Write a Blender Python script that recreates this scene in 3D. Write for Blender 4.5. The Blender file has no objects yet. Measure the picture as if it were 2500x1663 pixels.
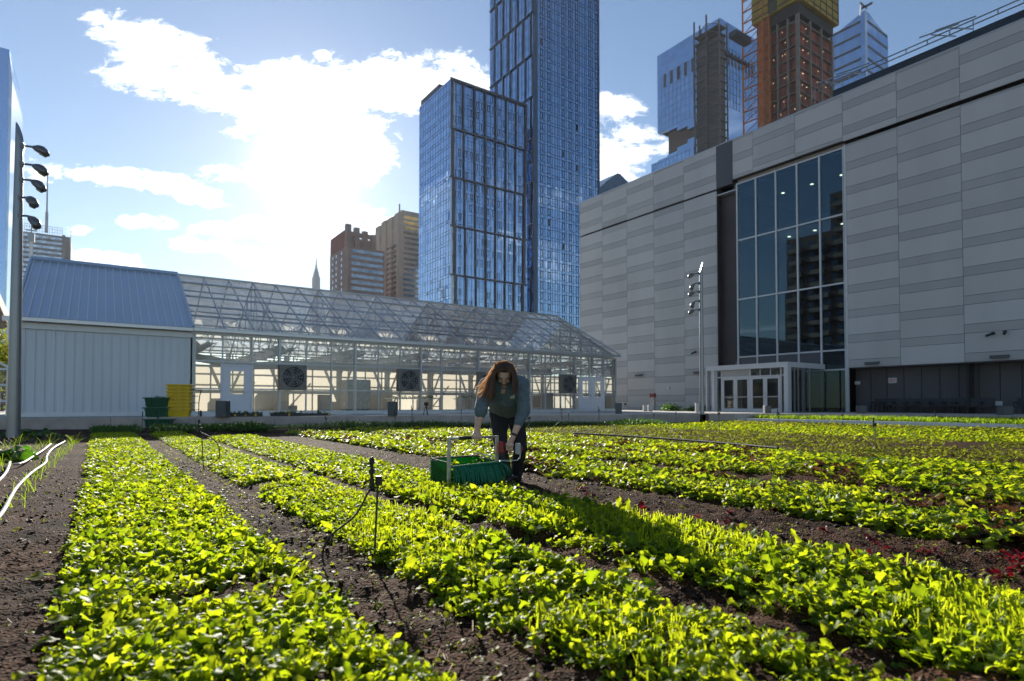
import bpy, bmesh, math, random
import numpy as np
from mathutils import Vector, Matrix
random.seed(7)
rng = np.random.default_rng(11)
sc = bpy.context.scene
COL = sc.collection
R = math.radians
# ------------------------------------------------------------------ survey of the place
# world: X runs along the greenhouse wall, Y along the garden beds, camera stands at the origin
FPX, PITCH, H = 1443.0, 0.0246, 0.85
YAW = math.atan2(1012, 1443.0)
CY = 985 - FPX * math.tan(PITCH)
FW = np.array([math.sin(YAW) * math.cos(PITCH), math.cos(YAW) * math.cos(PITCH), math.sin(PITCH)])
RT = np.array([math.cos(YAW), -math.sin(YAW), 0.0])
UP = np.cross(RT, FW)
CAM = np.array([0, 0, H])
def ray(u, v): return FW + RT * (u - 1250) / FPX + UP * (CY - v) / FPX
def zp(u, v, z): d = ray(u, v); return CAM + d * ((z - H) / d[2])
def xp(u, v, x): d = ray(u, v); return CAM + d * (x / d[0])
def yp(u, v, y): d = ray(u, v); return CAM + d * (y / d[1])
def dep(u, v, Z): return CAM + ray(u, v) * Z
SUN_AZ, SUN_EL = R(15.8), R(21.0)
SUN_D = np.array([math.sin(SUN_AZ) * math.cos(SUN_EL), math.cos(SUN_AZ) * math.cos(SUN_EL), math.sin(SUN_EL)])
T = 0.352          # terrace level
# ------------------------------------------------------------------ mesh builder
class MB:
    def __init__(s): s.v = []; s.f = []; s.t = []; s.m = []; s.tint = 0.5; s.mi = 0
    def face(s, idx): s.f.append(tuple(idx)); s.t.append(s.tint); s.m.append(s.mi)
    def quad(s, a, b, c, d):
        n = len(s.v); s.v += [tuple(a), tuple(b), tuple(c), tuple(d)]; s.face((n, n + 1, n + 2, n + 3))
    def poly(s, pts): n = len(s.v); s.v += [tuple(p) for p in pts]; s.face(range(n, n + len(pts)))
    def box(s, x0, x1, y0, y1, z0, z1):
        n = len(s.v)
        s.v += [(x0, y0, z0), (x1, y0, z0), (x1, y1, z0), (x0, y1, z0), (x0, y0, z1), (x1, y0, z1), (x1, y1, z1), (x0, y1, z1)]
        for q in ((0, 3, 2, 1), (4, 5, 6, 7), (0, 1, 5, 4), (1, 2, 6, 5), (2, 3, 7, 6), (3, 0, 4, 7)): s.face([n + i for i in q])
    def hexa(s, b, t):   # 4 bottom points (ccw from above), 4 top points
        n = len(s.v); s.v += [tuple(p) for p in b] + [tuple(p) for p in t]
        for q in ((0, 3, 2, 1), (4, 5, 6, 7), (0, 1, 5, 4), (1, 2, 6, 5), (2, 3, 7, 6), (3, 0, 4, 7)): s.face([n + i for i in q])
    def bar(s, p, q, w, h=None, up=(0, 0, 1)):
        h = w if h is None else h
        p = Vector(p); q = Vector(q); d = (q - p)
        if d.length < 1e-6: return
        d.normalize(); u = Vector(up)
        if abs(d.dot(u)) > .98: u = Vector((1, 0, 0)) if abs(d.x) < .9 else Vector((0, 1, 0))
        a = d.cross(u).normalized(); b = a.cross(d).normalized()
        a *= w / 2; b *= h / 2
        s.hexa([p - a - b, p + a - b, p + a + b, p - a + b], [q - a - b, q + a - b, q + a + b, q - a + b])
    def tube(s, pts, r, n=8, cap=True):
        pts = [Vector(p) for p in pts]; k = len(pts)
        rr = [r] * k if not hasattr(r, '__len__') else list(r)
        base = len(s.v); prev = None
        for i, p in enumerate(pts):
            d = (pts[min(i + 1, k - 1)] - pts[max(i - 1, 0)])
            d = d.normalized() if d.length > 1e-9 else Vector((0, 0, 1))
            if prev is None:
                u = Vector((0, 0, 1)) if abs(d.z) < .9 else Vector((0, 1, 0))
                a = d.cross(u).normalized()
            else:
                a = (prev - d * prev.dot(d))
                a = a.normalized() if a.length > 1e-6 else d.orthogonal().normalized()
            prev = a; b = d.cross(a)
            for j in range(n):
                t = 2 * math.pi * j / n; s.v.append(tuple(p + (a * math.cos(t) + b * math.sin(t)) * rr[i]))
        for i in range(k - 1):
            for j in range(n):
                s.face((base + i * n + j, base + i * n + (j + 1) % n, base + (i + 1) * n + (j + 1) % n, base + (i + 1) * n + j))
        if cap:
            s.face([base + j for j in range(n)][::-1]); s.face([base + (k - 1) * n + j for j in range(n)])
    def lathe(s, c, prof, n=16, axis=(0, 0, 1)):   # prof: (r, h) along axis from c
        ax = Vector(axis).normalized(); c = Vector(c)
        a = ax.orthogonal().normalized(); b = ax.cross(a); base = len(s.v)
        for r, h in prof:
            for j in range(n):
                t = 2 * math.pi * j / n; s.v.append(tuple(c + ax * h + (a * math.cos(t) + b * math.sin(t)) * max(r, 1e-4)))
        for i in range(len(prof) - 1):
            for j in range(n):
                s.face((base + i * n + j, base + i * n + (j + 1) % n, base + (i + 1) * n + (j + 1) % n, base + (i + 1) * n + j))
        s.face([base + j for j in range(n)][::-1]); s.face([base + (len(prof) - 1) * n + j for j in range(n)])
    def ell(s, c, rx, ry=None, rz=None, nu=14, nv=9, M=None):
        ry = rx if ry is None else ry; rz = rx if rz is None else rz
        base = len(s.v); c = Vector(c)
        for i in range(nv + 1):
            ph = math.pi * i / nv
            for j in range(nu):
                th = 2 * math.pi * j / nu
                q = Vector((rx * math.sin(ph) * math.cos(th), ry * math.sin(ph) * math.sin(th), rz * math.cos(ph)))
                if M is not None: q = M @ q
                s.v.append(tuple(c + q))
        for i in range(nv):
            for j in range(nu):
                s.face((base + i * nu + j, base + (i + 1) * nu + j, base + (i + 1) * nu + (j + 1) % nu, base + i * nu + (j + 1) % nu))
    def loft(s, rings, n=20, cap=True):   # ring: (center, axisA*a, axisB*b)
        base = len(s.v)
        for c, a, b in rings:
            for j in range(n):
                t = 2 * math.pi * j / n; s.v.append(tuple(Vector(c) + Vector(a) * math.cos(t) + Vector(b) * math.sin(t)))
        for i in range(len(rings) - 1):
            for j in range(n):
                s.face((base + i * n + j, base + i * n + (j + 1) % n, base + (i + 1) * n + (j + 1) % n, base + (i + 1) * n + j))
        if cap:
            s.face([base + j for j in range(n)][::-1]); s.face([base + (len(rings) - 1) * n + j for j in range(n)])
    def build(s, name, mat, parent=None, smooth=False, bevel=0):
        org = Vector((0, 0, 0))
        if parent is not None: org = Vector(parent['_o'])
        me = bpy.data.meshes.new(name)
        me.from_pydata([tuple(Vector(p) - org) for p in s.v], [], s.f)
        a = me.attributes.new('tint', 'FLOAT', 'FACE'); a.data.foreach_set('value', s.t)
        for m in (mat if isinstance(mat, (list, tuple)) else [mat]): me.materials.append(m)
        if any(s.m): me.polygons.foreach_set('material_index', s.m)
        if smooth: me.polygons.foreach_set('use_smooth', [True] * len(me.polygons))
        me.update()
        o = bpy.data.objects.new(name, me); COL.objects.link(o)
        if parent is not None: o.parent = parent
        o['_o'] = tuple(org)
        if bevel:
            b = o.modifiers.new('bevel', 'BEVEL'); b.width = bevel; b.segments = 2; b.limit_method = 'ANGLE'
        return o
def tag(o, label, cat=None, group=None, kind=None):
    if label: o['label'] = label
    if cat: o['category'] = cat
    if group: o['group'] = group
    if kind: o['kind'] = kind
    return o
def thing(name, label, cat, loc=(0, 0, 0), group=None):
    o = bpy.data.objects.new(name, None); COL.objects.link(o); o.location = tuple(loc); o['_o'] = tuple(float(x) for x in loc)
    o.empty_display_size = .2
    return tag(o, label, cat, group)
def struct(o): o['kind'] = 'structure'; return o
def kids(o): return [c for c in COL.objects if c.parent == o]
def copy_tree(o, parent=None):
    c = o.copy(); COL.objects.link(c)
    if parent is not None: c.parent = parent
    for ch in kids(o): copy_tree(ch, c)
    return c
def big_mesh(name, V, F, tint, mat, smooth=True, extra=None):
    """V (n,3) F (m,4) int arrays, tint per face"""
    me = bpy.data.meshes.new(name)
    me.vertices.add(len(V)); me.vertices.foreach_set('co', np.ascontiguousarray(V, np.float32).ravel())
    k = F.shape[1]
    me.loops.add(F.size); me.loops.foreach_set('vertex_index', np.ascontiguousarray(F, np.int32).ravel())
    me.polygons.add(len(F)); me.polygons.foreach_set('loop_start', np.arange(len(F), dtype=np.int32) * k)
    if smooth: me.polygons.foreach_set('use_smooth', np.ones(len(F), bool))
    me.update(calc_edges=True)
    a = me.attributes.new('tint', 'FLOAT', 'FACE'); a.data.foreach_set('value', np.ascontiguousarray(tint, np.float32))
    for m in (mat if isinstance(mat, (list, tuple)) else [mat]): me.materials.append(m)
    o = bpy.data.objects.new(name, me); COL.objects.link(o); o['_o'] = (0., 0., 0.)
    return o
# ------------------------------------------------------------------ materials
def new_mat(name):
    m = bpy.data.materials.new(name); m.use_nodes = True
    nt = m.node_tree; nt.nodes.clear()
    return m, nt, nt.nodes, nt.links
def pm(name, col, rough=.6, metal=0., var=.12, vs=6., bump=0., bs=40., tintamp=0., spec=.5, stretch=(1, 1, 1), dirt=0.):
    m, nt, N, L = new_mat(name)
    out = N.new('ShaderNodeOutputMaterial'); b = N.new('ShaderNodeBsdfPrincipled'); L.new(b.outputs[0], out.inputs[0])
    b.inputs['Roughness'].default_value = rough; b.inputs['Metallic'].default_value = metal
    b.inputs['Specular IOR Level'].default_value = spec
    tc = N.new('ShaderNodeTexCoord'); mp = N.new('ShaderNodeMapping'); mp.inputs['Scale'].default_value = stretch
    L.new(tc.outputs['Object'], mp.inputs[0])
    no = N.new('ShaderNodeTexNoise'); no.inputs['Scale'].default_value = vs; no.inputs['Detail'].default_value = 6
    L.new(mp.outputs[0], no.inputs['Vector'])
    mr = N.new('ShaderNodeMapRange'); mr.inputs['From Min'].default_value = .3; mr.inputs['From Max'].default_value = .7
    mr.inputs['To Min'].default_value = 1 - var; mr.inputs['To Max'].default_value = 1 + var
    L.new(no.outputs['Fac'], mr.inputs['Value']); fac = mr.outputs[0]
    if tintamp:
        at = N.new('ShaderNodeAttribute'); at.attribute_name = 'tint'
        m2 = N.new('ShaderNodeMapRange'); m2.inputs['To Min'].default_value = 1 - tintamp; m2.inputs['To Max'].default_value = 1 + tintamp
        L.new(at.outputs['Fac'], m2.inputs['Value'])
        mu = N.new('ShaderNodeMath'); mu.operation = 'MULTIPLY'; L.new(fac, mu.inputs[0]); L.new(m2.outputs[0], mu.inputs[1]); fac = mu.outputs[0]
    vm = N.new('ShaderNodeVectorMath'); vm.operation = 'SCALE'; vm.inputs[0].default_value = col[:3]; L.new(fac, vm.inputs['Scale'])
    L.new(vm.outputs[0], b.inputs['Base Color'])
    # roughness variation
    r2 = N.new('ShaderNodeMapRange'); r2.inputs['To Min'].default_value = max(0, rough - .08); r2.inputs['To Max'].default_value = min(1, rough + .08)
    L.new(no.outputs['Fac'], r2.inputs['Value']); L.new(r2.outputs[0], b.inputs['Roughness'])
    if bump:
        n2 = N.new('ShaderNodeTexNoise'); n2.inputs['Scale'].default_value = bs; n2.inputs['Detail'].default_value = 5
        L.new(mp.outputs[0], n2.inputs['Vector'])
        bp = N.new('ShaderNodeBump'); bp.inputs['Strength'].default_value = bump; bp.inputs['Distance'].default_value = .02
        L.new(n2.outputs['Fac'], bp.inputs['Height']); L.new(bp.outputs[0], b.inputs['Normal'])
    return m
def leaf_mat(name, cA, cB, tA, tB, trans=.5, rough=.5, red=None):
    """cA..cB reflectance range, tA..tB transmittance range over the per-leaf tint"""
    m, nt, N, L = new_mat(name)
    out = N.new('ShaderNodeOutputMaterial'); at = N.new('ShaderNodeAttribute'); at.attribute_name = 'tint'
    def ramp(a, b):
        r = N.new('ShaderNodeValToRGB'); r.color_ramp.elements[0].color = (*a, 1); r.color_ramp.elements[1].color = (*b, 1)
        if red:
            r.color_ramp.elements[1].position = .86
            e = r.color_ramp.elements.new(.88); e.color = (*red, 1)
        L.new(at.outputs['Fac'], r.inputs[0]); return r
    rc, rt = ramp(cA, cB), ramp(tA, tB)
    p = N.new('ShaderNodeBsdfPrincipled'); p.inputs['Roughness'].default_value = rough; p.inputs['Specular IOR Level'].default_value = .17
    L.new(rc.outputs[0], p.inputs['Base Color'])
    t = N.new('ShaderNodeBsdfTranslucent'); L.new(rt.outputs[0], t.inputs[0])
    mx = N.new('ShaderNodeMixShader'); mx.inputs[0].default_value = trans
    L.new(p.outputs[0], mx.inputs[1]); L.new(t.outputs[0], mx.inputs[2]); L.new(mx.outputs[0], out.inputs[0])
    no = N.new('ShaderNodeTexNoise'); no.inputs['Scale'].default_value = 55; tc = N.new('ShaderNodeTexCoord'); L.new(tc.outputs['Object'], no.inputs['Vector'])
    bp = N.new('ShaderNodeBump'); bp.inputs['Strength'].default_value = .5; bp.inputs['Distance'].default_value = .004
    L.new(no.outputs['Fac'], bp.inputs['Height']); L.new(bp.outputs[0], p.inputs['Normal']); L.new(bp.outputs[0], t.inputs['Normal'])
    return m
def thin_glass(name, tint=(.8, .84, .84), gain=1.0, haze=0.0, rough=.02, ior=1.5, gcol=(.9, .95, 1)):
    m, nt, N, L = new_mat(name)
    out = N.new('ShaderNodeOutputMaterial'); tr = N.new('ShaderNodeBsdfTransparent'); tr.inputs[0].default_value = (*tint, 1)
    gl = N.new('ShaderNodeBsdfGlossy'); gl.inputs['Roughness'].default_value = rough; gl.inputs[0].default_value = (*gcol, 1)
    fr = N.new('ShaderNodeFresnel'); fr.inputs[0].default_value = ior
    mu = N.new('ShaderNodeMath'); mu.operation = 'MULTIPLY'; mu.inputs[1].default_value = gain; mu.use_clamp = True
    L.new(fr.outputs[0], mu.inputs[0])
    mx = N.new('ShaderNodeMixShader'); L.new(mu.outputs[0], mx.inputs[0])
    base = tr.outputs[0]
    if haze:
        df = N.new('ShaderNodeBsdfTranslucent'); df.inputs[0].default_value = (.92, .93, .93, 1)
        d2 = N.new('ShaderNodeBsdfDiffuse'); d2.inputs[0].default_value = (.6, .62, .64, 1)
        m3 = N.new('ShaderNodeMixShader'); m3.inputs[0].default_value = .12; L.new(df.outputs[0], m3.inputs[1]); L.new(d2.outputs[0], m3.inputs[2])
        no = N.new('ShaderNodeTexNoise'); no.inputs['Scale'].default_value = .9; no.inputs['Detail'].default_value = 5
        tc = N.new('ShaderNodeTexCoord'); L.new(tc.outputs['Object'], no.inputs['Vector'])
        mr = N.new('ShaderNodeMapRange'); mr.inputs['From Min'].default_value = .35; mr.inputs['From Max'].default_value = .7
        mr.inputs['To Min'].default_value = haze * .4; mr.inputs['To Max'].default_value = haze * 1.5
        L.new(no.outputs['Fac'], mr.inputs['Value'])
        m2 = N.new('ShaderNodeMixShader'); L.new(mr.outputs[0], m2.inputs[0]); L.new(tr.outputs[0], m2.inputs[1]); L.new(m3.outputs[0], m2.inputs[2]); base = m2.outputs[0]
    L.new(base, mx.inputs[1]); L.new(gl.outputs[0], mx.inputs[2]); L.new(mx.outputs[0], out.inputs[0])
    return m
def mirror_glass(name, refl, body, f0=.35, rough=.04, tintamp=.15):
    """opaque coated curtain-wall glass: reflects the sky, dark body behind"""
    m, nt, N, L = new_mat(name)
    out = N.new('ShaderNodeOutputMaterial')
    gl = N.new('ShaderNodeBsdfGlossy'); gl.inputs['Roughness'].default_value = rough
    df = N.new('ShaderNodeBsdfDiffuse')
    at = N.new('ShaderNodeAttribute'); at.attribute_name = 'tint'
    mr = N.new('ShaderNodeMapRange'); mr.inputs['To Min'].default_value = 1 - tintamp; mr.inputs['To Max'].default_value = 1 + tintamp
    L.new(at.outputs['Fac'], mr.inputs['Value'])
    for c, nd in ((refl, gl), (body, df)):
        vm = N.new('ShaderNodeVectorMath'); vm.operation = 'SCALE'; vm.inputs[0].default_value = c; L.new(mr.outputs[0], vm.inputs['Scale']); L.new(vm.outputs[0], nd.inputs[0])
    lw = N.new('ShaderNodeLayerWeight'); lw.inputs[0].default_value = .35
    m2 = N.new('ShaderNodeMapRange'); m2.inputs['To Min'].default_value = f0; m2.inputs['To Max'].default_value = 1.
    L.new(lw.outputs['Facing'], m2.inputs['Value'])
    mx = N.new('ShaderNodeMixShader'); L.new(m2.outputs[0], mx.inputs[0]); L.new(df.outputs[0], mx.inputs[1]); L.new(gl.outputs[0], mx.inputs[2]); L.new(mx.outputs[0], out.inputs[0])
    return m
def emit_mat(name, col, s):
    m, nt, N, L = new_mat(name); out = N.new('ShaderNodeOutputMaterial'); e = N.new('ShaderNodeEmission')
    e.inputs[0].default_value = (*col, 1); e.inputs[1].default_value = s; L.new(e.outputs[0], out.inputs[0]); return m
M = {}
M['panel'] = pm('panel_grey', (.5, .49, .485), .5, .1, .07, .5, .03, 12, .05, stretch=(1, 1, .25))
M['panel_dark'] = pm('panel_band', (.405, .4, .4), .5, .1, .07, .5, .03, 12, .055, stretch=(1, 1, .25))
M['joint'] = pm('panel_joint', (.035, .035, .04), .8)
M['dark_panel'] = pm('charcoal_panel', (.085, .085, .095), .5, .1, .08, 1.2, .02, 20, .08)
M['navy'] = pm('navy_cladding', (.02, .03, .042), .45, .2, .1, 1., 0, 10, .1)
M['alu'] = pm('aluminium', (.55, .56, .58), .35, .6, .06, 8)
M['alu_pale'] = pm('pale_aluminium', (.62, .63, .65), .45, .2, .05, 5)  # paler aluminium of the window, porch and door frames
M['gh_frame'] = pm('greenhouse_frame', (.5, .53, .56), .4, .35, .06, 5)
M['white_metal'] = pm('white_painted_metal', (.66, .68, .7), .4, .1, .06, 4)
M['shed_wall'] = pm('shed_siding', (.62, .66, .7), .45, .1, .07, 1.5, 0, 60, .05, stretch=(1, 1, .2))
M['shed_roof'] = pm('shed_roofing', (.36, .44, .54), .36, .35, .06, .6, 0, 3, .06)
M['concrete'] = pm('concrete', (.43, .365, .325), .85, 0, .14, 2.5, .25, 60, .06)
M['concrete_pale'] = pm('pale_concrete', (.5, .48, .45), .85, 0, .12, 2.5, .2, 50)
M['deck'] = pm('paver_deck', (.42, .4, .37), .85, 0, .12, 1.2, .1, 40)
M['door'] = pm('white_door', (.68, .69, .74), .4, 0, .03, 3)
M['black'] = pm('black_plastic', (.018, .018, .02), .45, 0, .15, 20)
M['charcoal'] = pm('charcoal_planter', (.09, .095, .1), .6, 0, .1, 8, .05, 60)
M['fan_box'] = pm('galvanised_fan_box', (.2, .195, .18), .5, .4, .12, 5, .03, 20)
M['pole'] = pm('grey_painted_steel', (.3, .31, .32), .36, .6, .08, 3, .02, 50)
M['lamp_body'] = pm('lamp_cast_metal', (.16, .165, .17), .38, .5, .1, 10)
M['lens'] = pm('lamp_lens', (.35, .34, .22), .15, 0, .3, 20, spec=.8)
M['yellow'] = pm('yellow_plastic', (.72, .5, .02), .42, 0, .1, 6, .03, 30)
M['green_crate'] = pm('dark_green_plastic', (.012, .09, .045), .45, 0, .12, 6, .03, 30)
M['rubber'] = pm('black_rubber', (.02, .02, .02), .6)
M['hose'] = pm('white_hose', (.42, .4, .37), .5, 0, .12, 14, .05, 60)
M['gh_glass'] = thin_glass('greenhouse_glass', (.9, .92, .91), 1.0, .07)
M['gh_roof_glass'] = thin_glass('greenhouse_roof_glass', (.9, .92, .92), .85, .24)
M['poly'] = None
M['win_glass'] = thin_glass('curtain_wall_glass', (.1, .19, .24), 5.0, 0, .005, 1.5, (.3, .45, .55))
M['door_glass'] = thin_glass('door_glass', (.45, .55, .52), 2.6, 0, .005)
M['soil'] = None
SKY_S, SKY_DUST, AUR, HAZE_SKY, CLOUD, CLOUD_G, SUN_E, EXPO, HAZE_D = .08, .1, (14., 1.0, .01), .01, 8.2, 2., 4.6, 1.12, 0.00007
# ------------------------------------------------------------------ ground
def vnoise(x, y, f, seed):
    x = x * f; y = y * f
    xi = np.floor(x).astype(np.int64); yi = np.floor(y).astype(np.int64); xf = x - xi; yf = y - yi
    def h(a, b):
        n = (a * 374761393 + b * 668265263 + seed * 982451653) & 0x7fffffff
        n = ((n ^ (n >> 13)) * 1274126177) & 0x7fffffff
        return ((n ^ (n >> 16)) & 0xffff) / 65535.0
    u = xf * xf * (3 - 2 * xf); v = yf * yf * (3 - 2 * yf)
    return (h(xi, yi) * (1 - u) + h(xi + 1, yi) * u) * (1 - v) + (h(xi, yi + 1) * (1 - u) + h(xi + 1, yi + 1) * u) * v
BEDS = [(-.1, .86), (1.25, 2.0), (2.26, 3.3), (4.42, 5.85), (6.4, 9.7)]
def soil_h(x, y):
    z = .045 * (vnoise(x, y, 3.1, 1) - .5) + .035 * (vnoise(x, y, 9, 2) - .5) + .022 * (vnoise(x, y, 23, 3) - .5)
    near = np.clip((9 - y) / 6, .25, 1)
    z = z * near + near * (.018 * np.maximum(vnoise(x, y, 38, 4) - .55, 0) / .45 + .012 * np.maximum(vnoise(x, y, 61, 8) - .5, 0))
    for a, b in BEDS:
        z = z + .035 * np.clip((x - a) / .12, 0, 1) * np.clip((b - x) / .12, 0, 1)
    return z - .02
def soil_mat():
    m, nt, N, L = new_mat('soil')
    out = N.new('ShaderNodeOutputMaterial'); b = N.new('ShaderNodeBsdfPrincipled'); L.new(b.outputs[0], out.inputs[0])
    tc = N.new('ShaderNodeTexCoord')
    n1 = N.new('ShaderNodeTexNoise'); n1.inputs['Scale'].default_value = 1.6; n1.inputs['Detail'].default_value = 8; L.new(tc.outputs['Object'], n1.inputs['Vector'])
    n2 = N.new('ShaderNodeTexVoronoi'); n2.inputs['Scale'].default_value = 70; L.new(tc.outputs['Object'], n2.inputs['Vector'])
    r = N.new('ShaderNodeValToRGB'); e = r.color_ramp.elements
    e[0].color = (.014, .007, .004, 1); e[1].color = (.07, .035, .019, 1); e[0].position = .3; e[1].position = .75
    L.new(n1.outputs['Fac'], r.inputs[0])
    r2 = N.new('ShaderNodeValToRGB'); e = r2.color_ramp.elements; e[0].position = .0; e[1].position = 1
    e[0].color = (.5, .5, .5, 1); e[1].color = (1.8, 1.65, 1.55, 1)
    L.new(n2.outputs['Color'], r2.inputs[0])
    mu = N.new('ShaderNodeMix'); mu.data_type = 'RGBA'; mu.blend_type = 'MULTIPLY'; mu.inputs[0].default_value = 1
    L.new(r.outputs[0], mu.inputs[6]); L.new(r2.outputs[0], mu.inputs[7]); L.new(mu.outputs[2], b.inputs['Base Color'])
    b.inputs['Roughness'].default_value = .95; b.inputs['Specular IOR Level'].default_value = .12
    bp = N.new('ShaderNodeBump'); bp.inputs['Strength'].default_value = .9; bp.inputs['Distance'].default_value = .012
    n3 = N.new('ShaderNodeTexNoise'); n3.inputs['Scale'].default_value = 60; n3.inputs['Detail'].default_value = 6; L.new(tc.outputs['Object'], n3.inputs['Vector'])
    ad = N.new('ShaderNodeMath'); L.new(n2.outputs['Distance'], ad.inputs[0]); L.new(n3.outputs['Fac'], ad.inputs[1]); L.new(ad.outputs[0], bp.inputs['Height']); L.new(bp.outputs[0], b.inputs['Normal'])
    return m
M['soil'] = soil_mat()
def axis_pts(segs):
    a = []
    for lo, hi, st in segs: a.append(np.arange(lo, hi, st))
    a.append([segs[-1][1]]); return np.concatenate(a)
xs = axis_pts([(-40, -6, 2.), (-6, -2, .15), (-2, 5.2, .032), (5.2, 12, .12), (12, 30, .6), (30, 60, 3)])
ys = axis_pts([(-30, 0, 2.), (0, .2, .1), (.2, 5, .03), (5, 10, .06), (10, 26, .2), (26, 60, 3)])
X, Y = np.meshgrid(xs, ys, indexing='ij')
Z = soil_h(X, Y); Z[(Y > 25) | (X > 12.5) | (X < -6)] *= .2
V = np.stack([X, Y, Z], -1).reshape(-1, 3); nx, ny = X.shape
i, j = np.meshgrid(np.arange(nx - 1), np.arange(ny - 1), indexing='ij'); q = i * ny + j
F = np.stack([q, q + ny, q + ny + 1, q + 1], -1).reshape(-1, 4)
struct(tag(big_mesh('soil', V, F, np.full(len(F), .5), M['soil']), 'dark brown crumbly soil of the rooftop farm', 'ground'))
b = MB(); b.box(-60, 110, -60, 110, -31, -.35); struct(tag(b.build('roof_slab', M['concrete']), 'roof slab under the farm', 'roof'))
b = MB(); b.quad((-1150, -1150, -31.5), (1150, -1150, -31.5), (1150, 1150, -31.5), (-1150, 1150, -31.5))
struct(tag(b.build('ground', pm('city_ground', (.12, .12, .12), .9, 0, .2, .02)), 'city ground far below the roof', 'ground'))
# crumbs of soil and mulch
def clods():
    n = 34000
    x = rng.uniform(-2.2, 5.0, n); y = .4 + 9.5 * rng.random(n) ** 1.6
    keep = np.ones(n, bool)
    for a, c in BEDS[:3]: keep &= ~((x > a + .12) & (x < c - .12) & (rng.random(n) < .9))
    x, y = x[keep], y[keep]; n = len(x)
    s = rng.uniform(.003, .009, n) * (1 + 1.2 * (rng.random(n) > .93)) * (1 + 1.4 * (rng.random(n) > .985)); z = soil_h(x, y) + s * .2
    o = np.array([(1, 0, 0), (-1, 0, 0), (0, 1, 0), (0, -1, 0), (0, 0, 1), (0, 0, -1)], float)
    V = o[None] * rng.uniform(.5, 1.3, (n, 6, 1)) * s[:, None, None]
    V[:, :, 0] *= rng.uniform(.6, 2.2, (n, 1)); V[:, :, 2] *= .7
    an = rng.uniform(0, 6.28, n); c, sn = np.cos(an)[:, None], np.sin(an)[:, None]
    V = np.stack([V[:, :, 0] * c - V[:, :, 1] * sn, V[:, :, 0] * sn + V[:, :, 1] * c, V[:, :, 2]], -1) + np.stack([x, y, z], -1)[:, None]
    f = np.array([(0, 2, 4), (2, 1, 4), (1, 3, 4), (3, 0, 4), (2, 0, 5), (1, 2, 5), (3, 1, 5), (0, 3, 5)])
    F = (f[None] + (np.arange(n) * 6)[:, None, None]).reshape(-1, 3)
    m = pm('mulch_bits', (.065, .036, .022), .7, 0, .3, 30, 0, 10, .95, .2)
    tag(big_mesh('soil_crumbs', V.reshape(-1, 3), F, np.repeat(rng.random(n) ** 2, 8), m, False), 'crumbs of dark soil and wood mulch on the paths', 'mulch', kind='stuff')
clods()
def grit():
    n = 5000; x = rng.uniform(-2.2, 4.9, n); y = .5 + 10 * rng.random(n) ** 1.5; s = rng.uniform(.0015, .004, n); z = soil_h(x, y) + s
    o = np.array([(1, 0, 0), (-.5, .8, 0), (-.5, -.8, 0), (0, 0, 1.)]); V = o[None] * s[:, None, None] * rng.uniform(.6, 1.5, (n, 4, 1)) + np.stack([x, y, z], -1)[:, None]
    F = (np.array([(0, 1, 3), (1, 2, 3), (2, 0, 3), (0, 2, 1)])[None] + (np.arange(n) * 4)[:, None, None]).reshape(-1, 3)
    tag(big_mesh('pale_grit', V.reshape(-1, 3), F, np.repeat(rng.random(n), 4), pm('pale_grit', (.32, .25, .19), .8, 0, .2, 30, 0, 10, .5), False), 'pale specks of grit scattered over the dark soil', 'grit', kind='stuff')
grit()
def straw():
    n = 2600; x = np.concatenate([rng.uniform(-2, -.1, n // 3), rng.uniform(.8, 1.3, n // 3), rng.uniform(3.2, 4.5, n - 2 * (n // 3))]); y = .5 + 11 * rng.random(n) ** 1.4; z = soil_h(x, y) + .006
    an = rng.uniform(0, 6.28, n); l = rng.uniform(.008, .04, n); w = rng.uniform(.0008, .002, n); dx, dy = np.cos(an) * l, np.sin(an) * l; ex, ey = -np.sin(an) * w, np.cos(an) * w; dz = rng.normal(0, .004, n)
    V = np.stack([np.stack([x - dx - ex, y - dy - ey, z - dz], -1), np.stack([x + dx - ex, y + dy - ey, z + dz], -1), np.stack([x + dx + ex, y + dy + ey, z + dz + .001], -1), np.stack([x - dx + ex, y - dy + ey, z - dz + .001], -1)], 1).reshape(-1, 3)
    tag(big_mesh('straw', V, np.arange(n * 4).reshape(-1, 4), rng.random(n), pm('dry_straw', (.2, .14, .075), .75, 0, .2, 20, 0, 10, .7), False), 'dry straw and stalk bits scattered on the soil paths', 'straw', kind='stuff')
straw()
# ------------------------------------------------------------------ leaves
def leaf_tpl(nt, nc, pet=.3, wid=.26, a0=75, a1=-25, lobes=0., fold=.35, wave=.05, ph=0., frill=0.):
    ts = np.linspace(0, 1, nt + 1); V = []; y = z = 0.; mid = []
    for k, t in enumerate(ts):
        ang = R(a0 + (a1 - a0) * t ** 1.3)
        if k: y += math.cos(ang) / nt; z += math.sin(ang) / nt
        mid.append((y, z, ang))
    cs = np.linspace(-1, 1, nc + 1)
    for t, (y, z, ang) in zip(ts, mid):
        if t <= pet: w = .022
        else:
            q = (t - pet) / (1 - pet)
            w = max(.012, wid * math.sin(math.pi * min(q * .93 + .07, 1)) ** .65 * (.72 + .45 * q) * (1 + lobes * math.sin(q * 17 + ph)))
        for c in cs:
            up = fold * abs(c) * w - .5 * fold * c * c * w + wave * abs(c) * math.sin(11 * t + ph + (2 if c > 0 else 0)) * (t > pet)
            up += frill * abs(c) * math.sin(31 * t + ph * 3) * (t > pet)
            V.append((c * w, y - math.sin(ang) * up, z + math.cos(ang) * up))
    n = nc + 1
    F = [(a * n + c, a * n + c + 1, (a + 1) * n + c + 1, (a + 1) * n + c) for a in range(nt) for c in range(nc)]
    return np.array(V), np.array(F)
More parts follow.
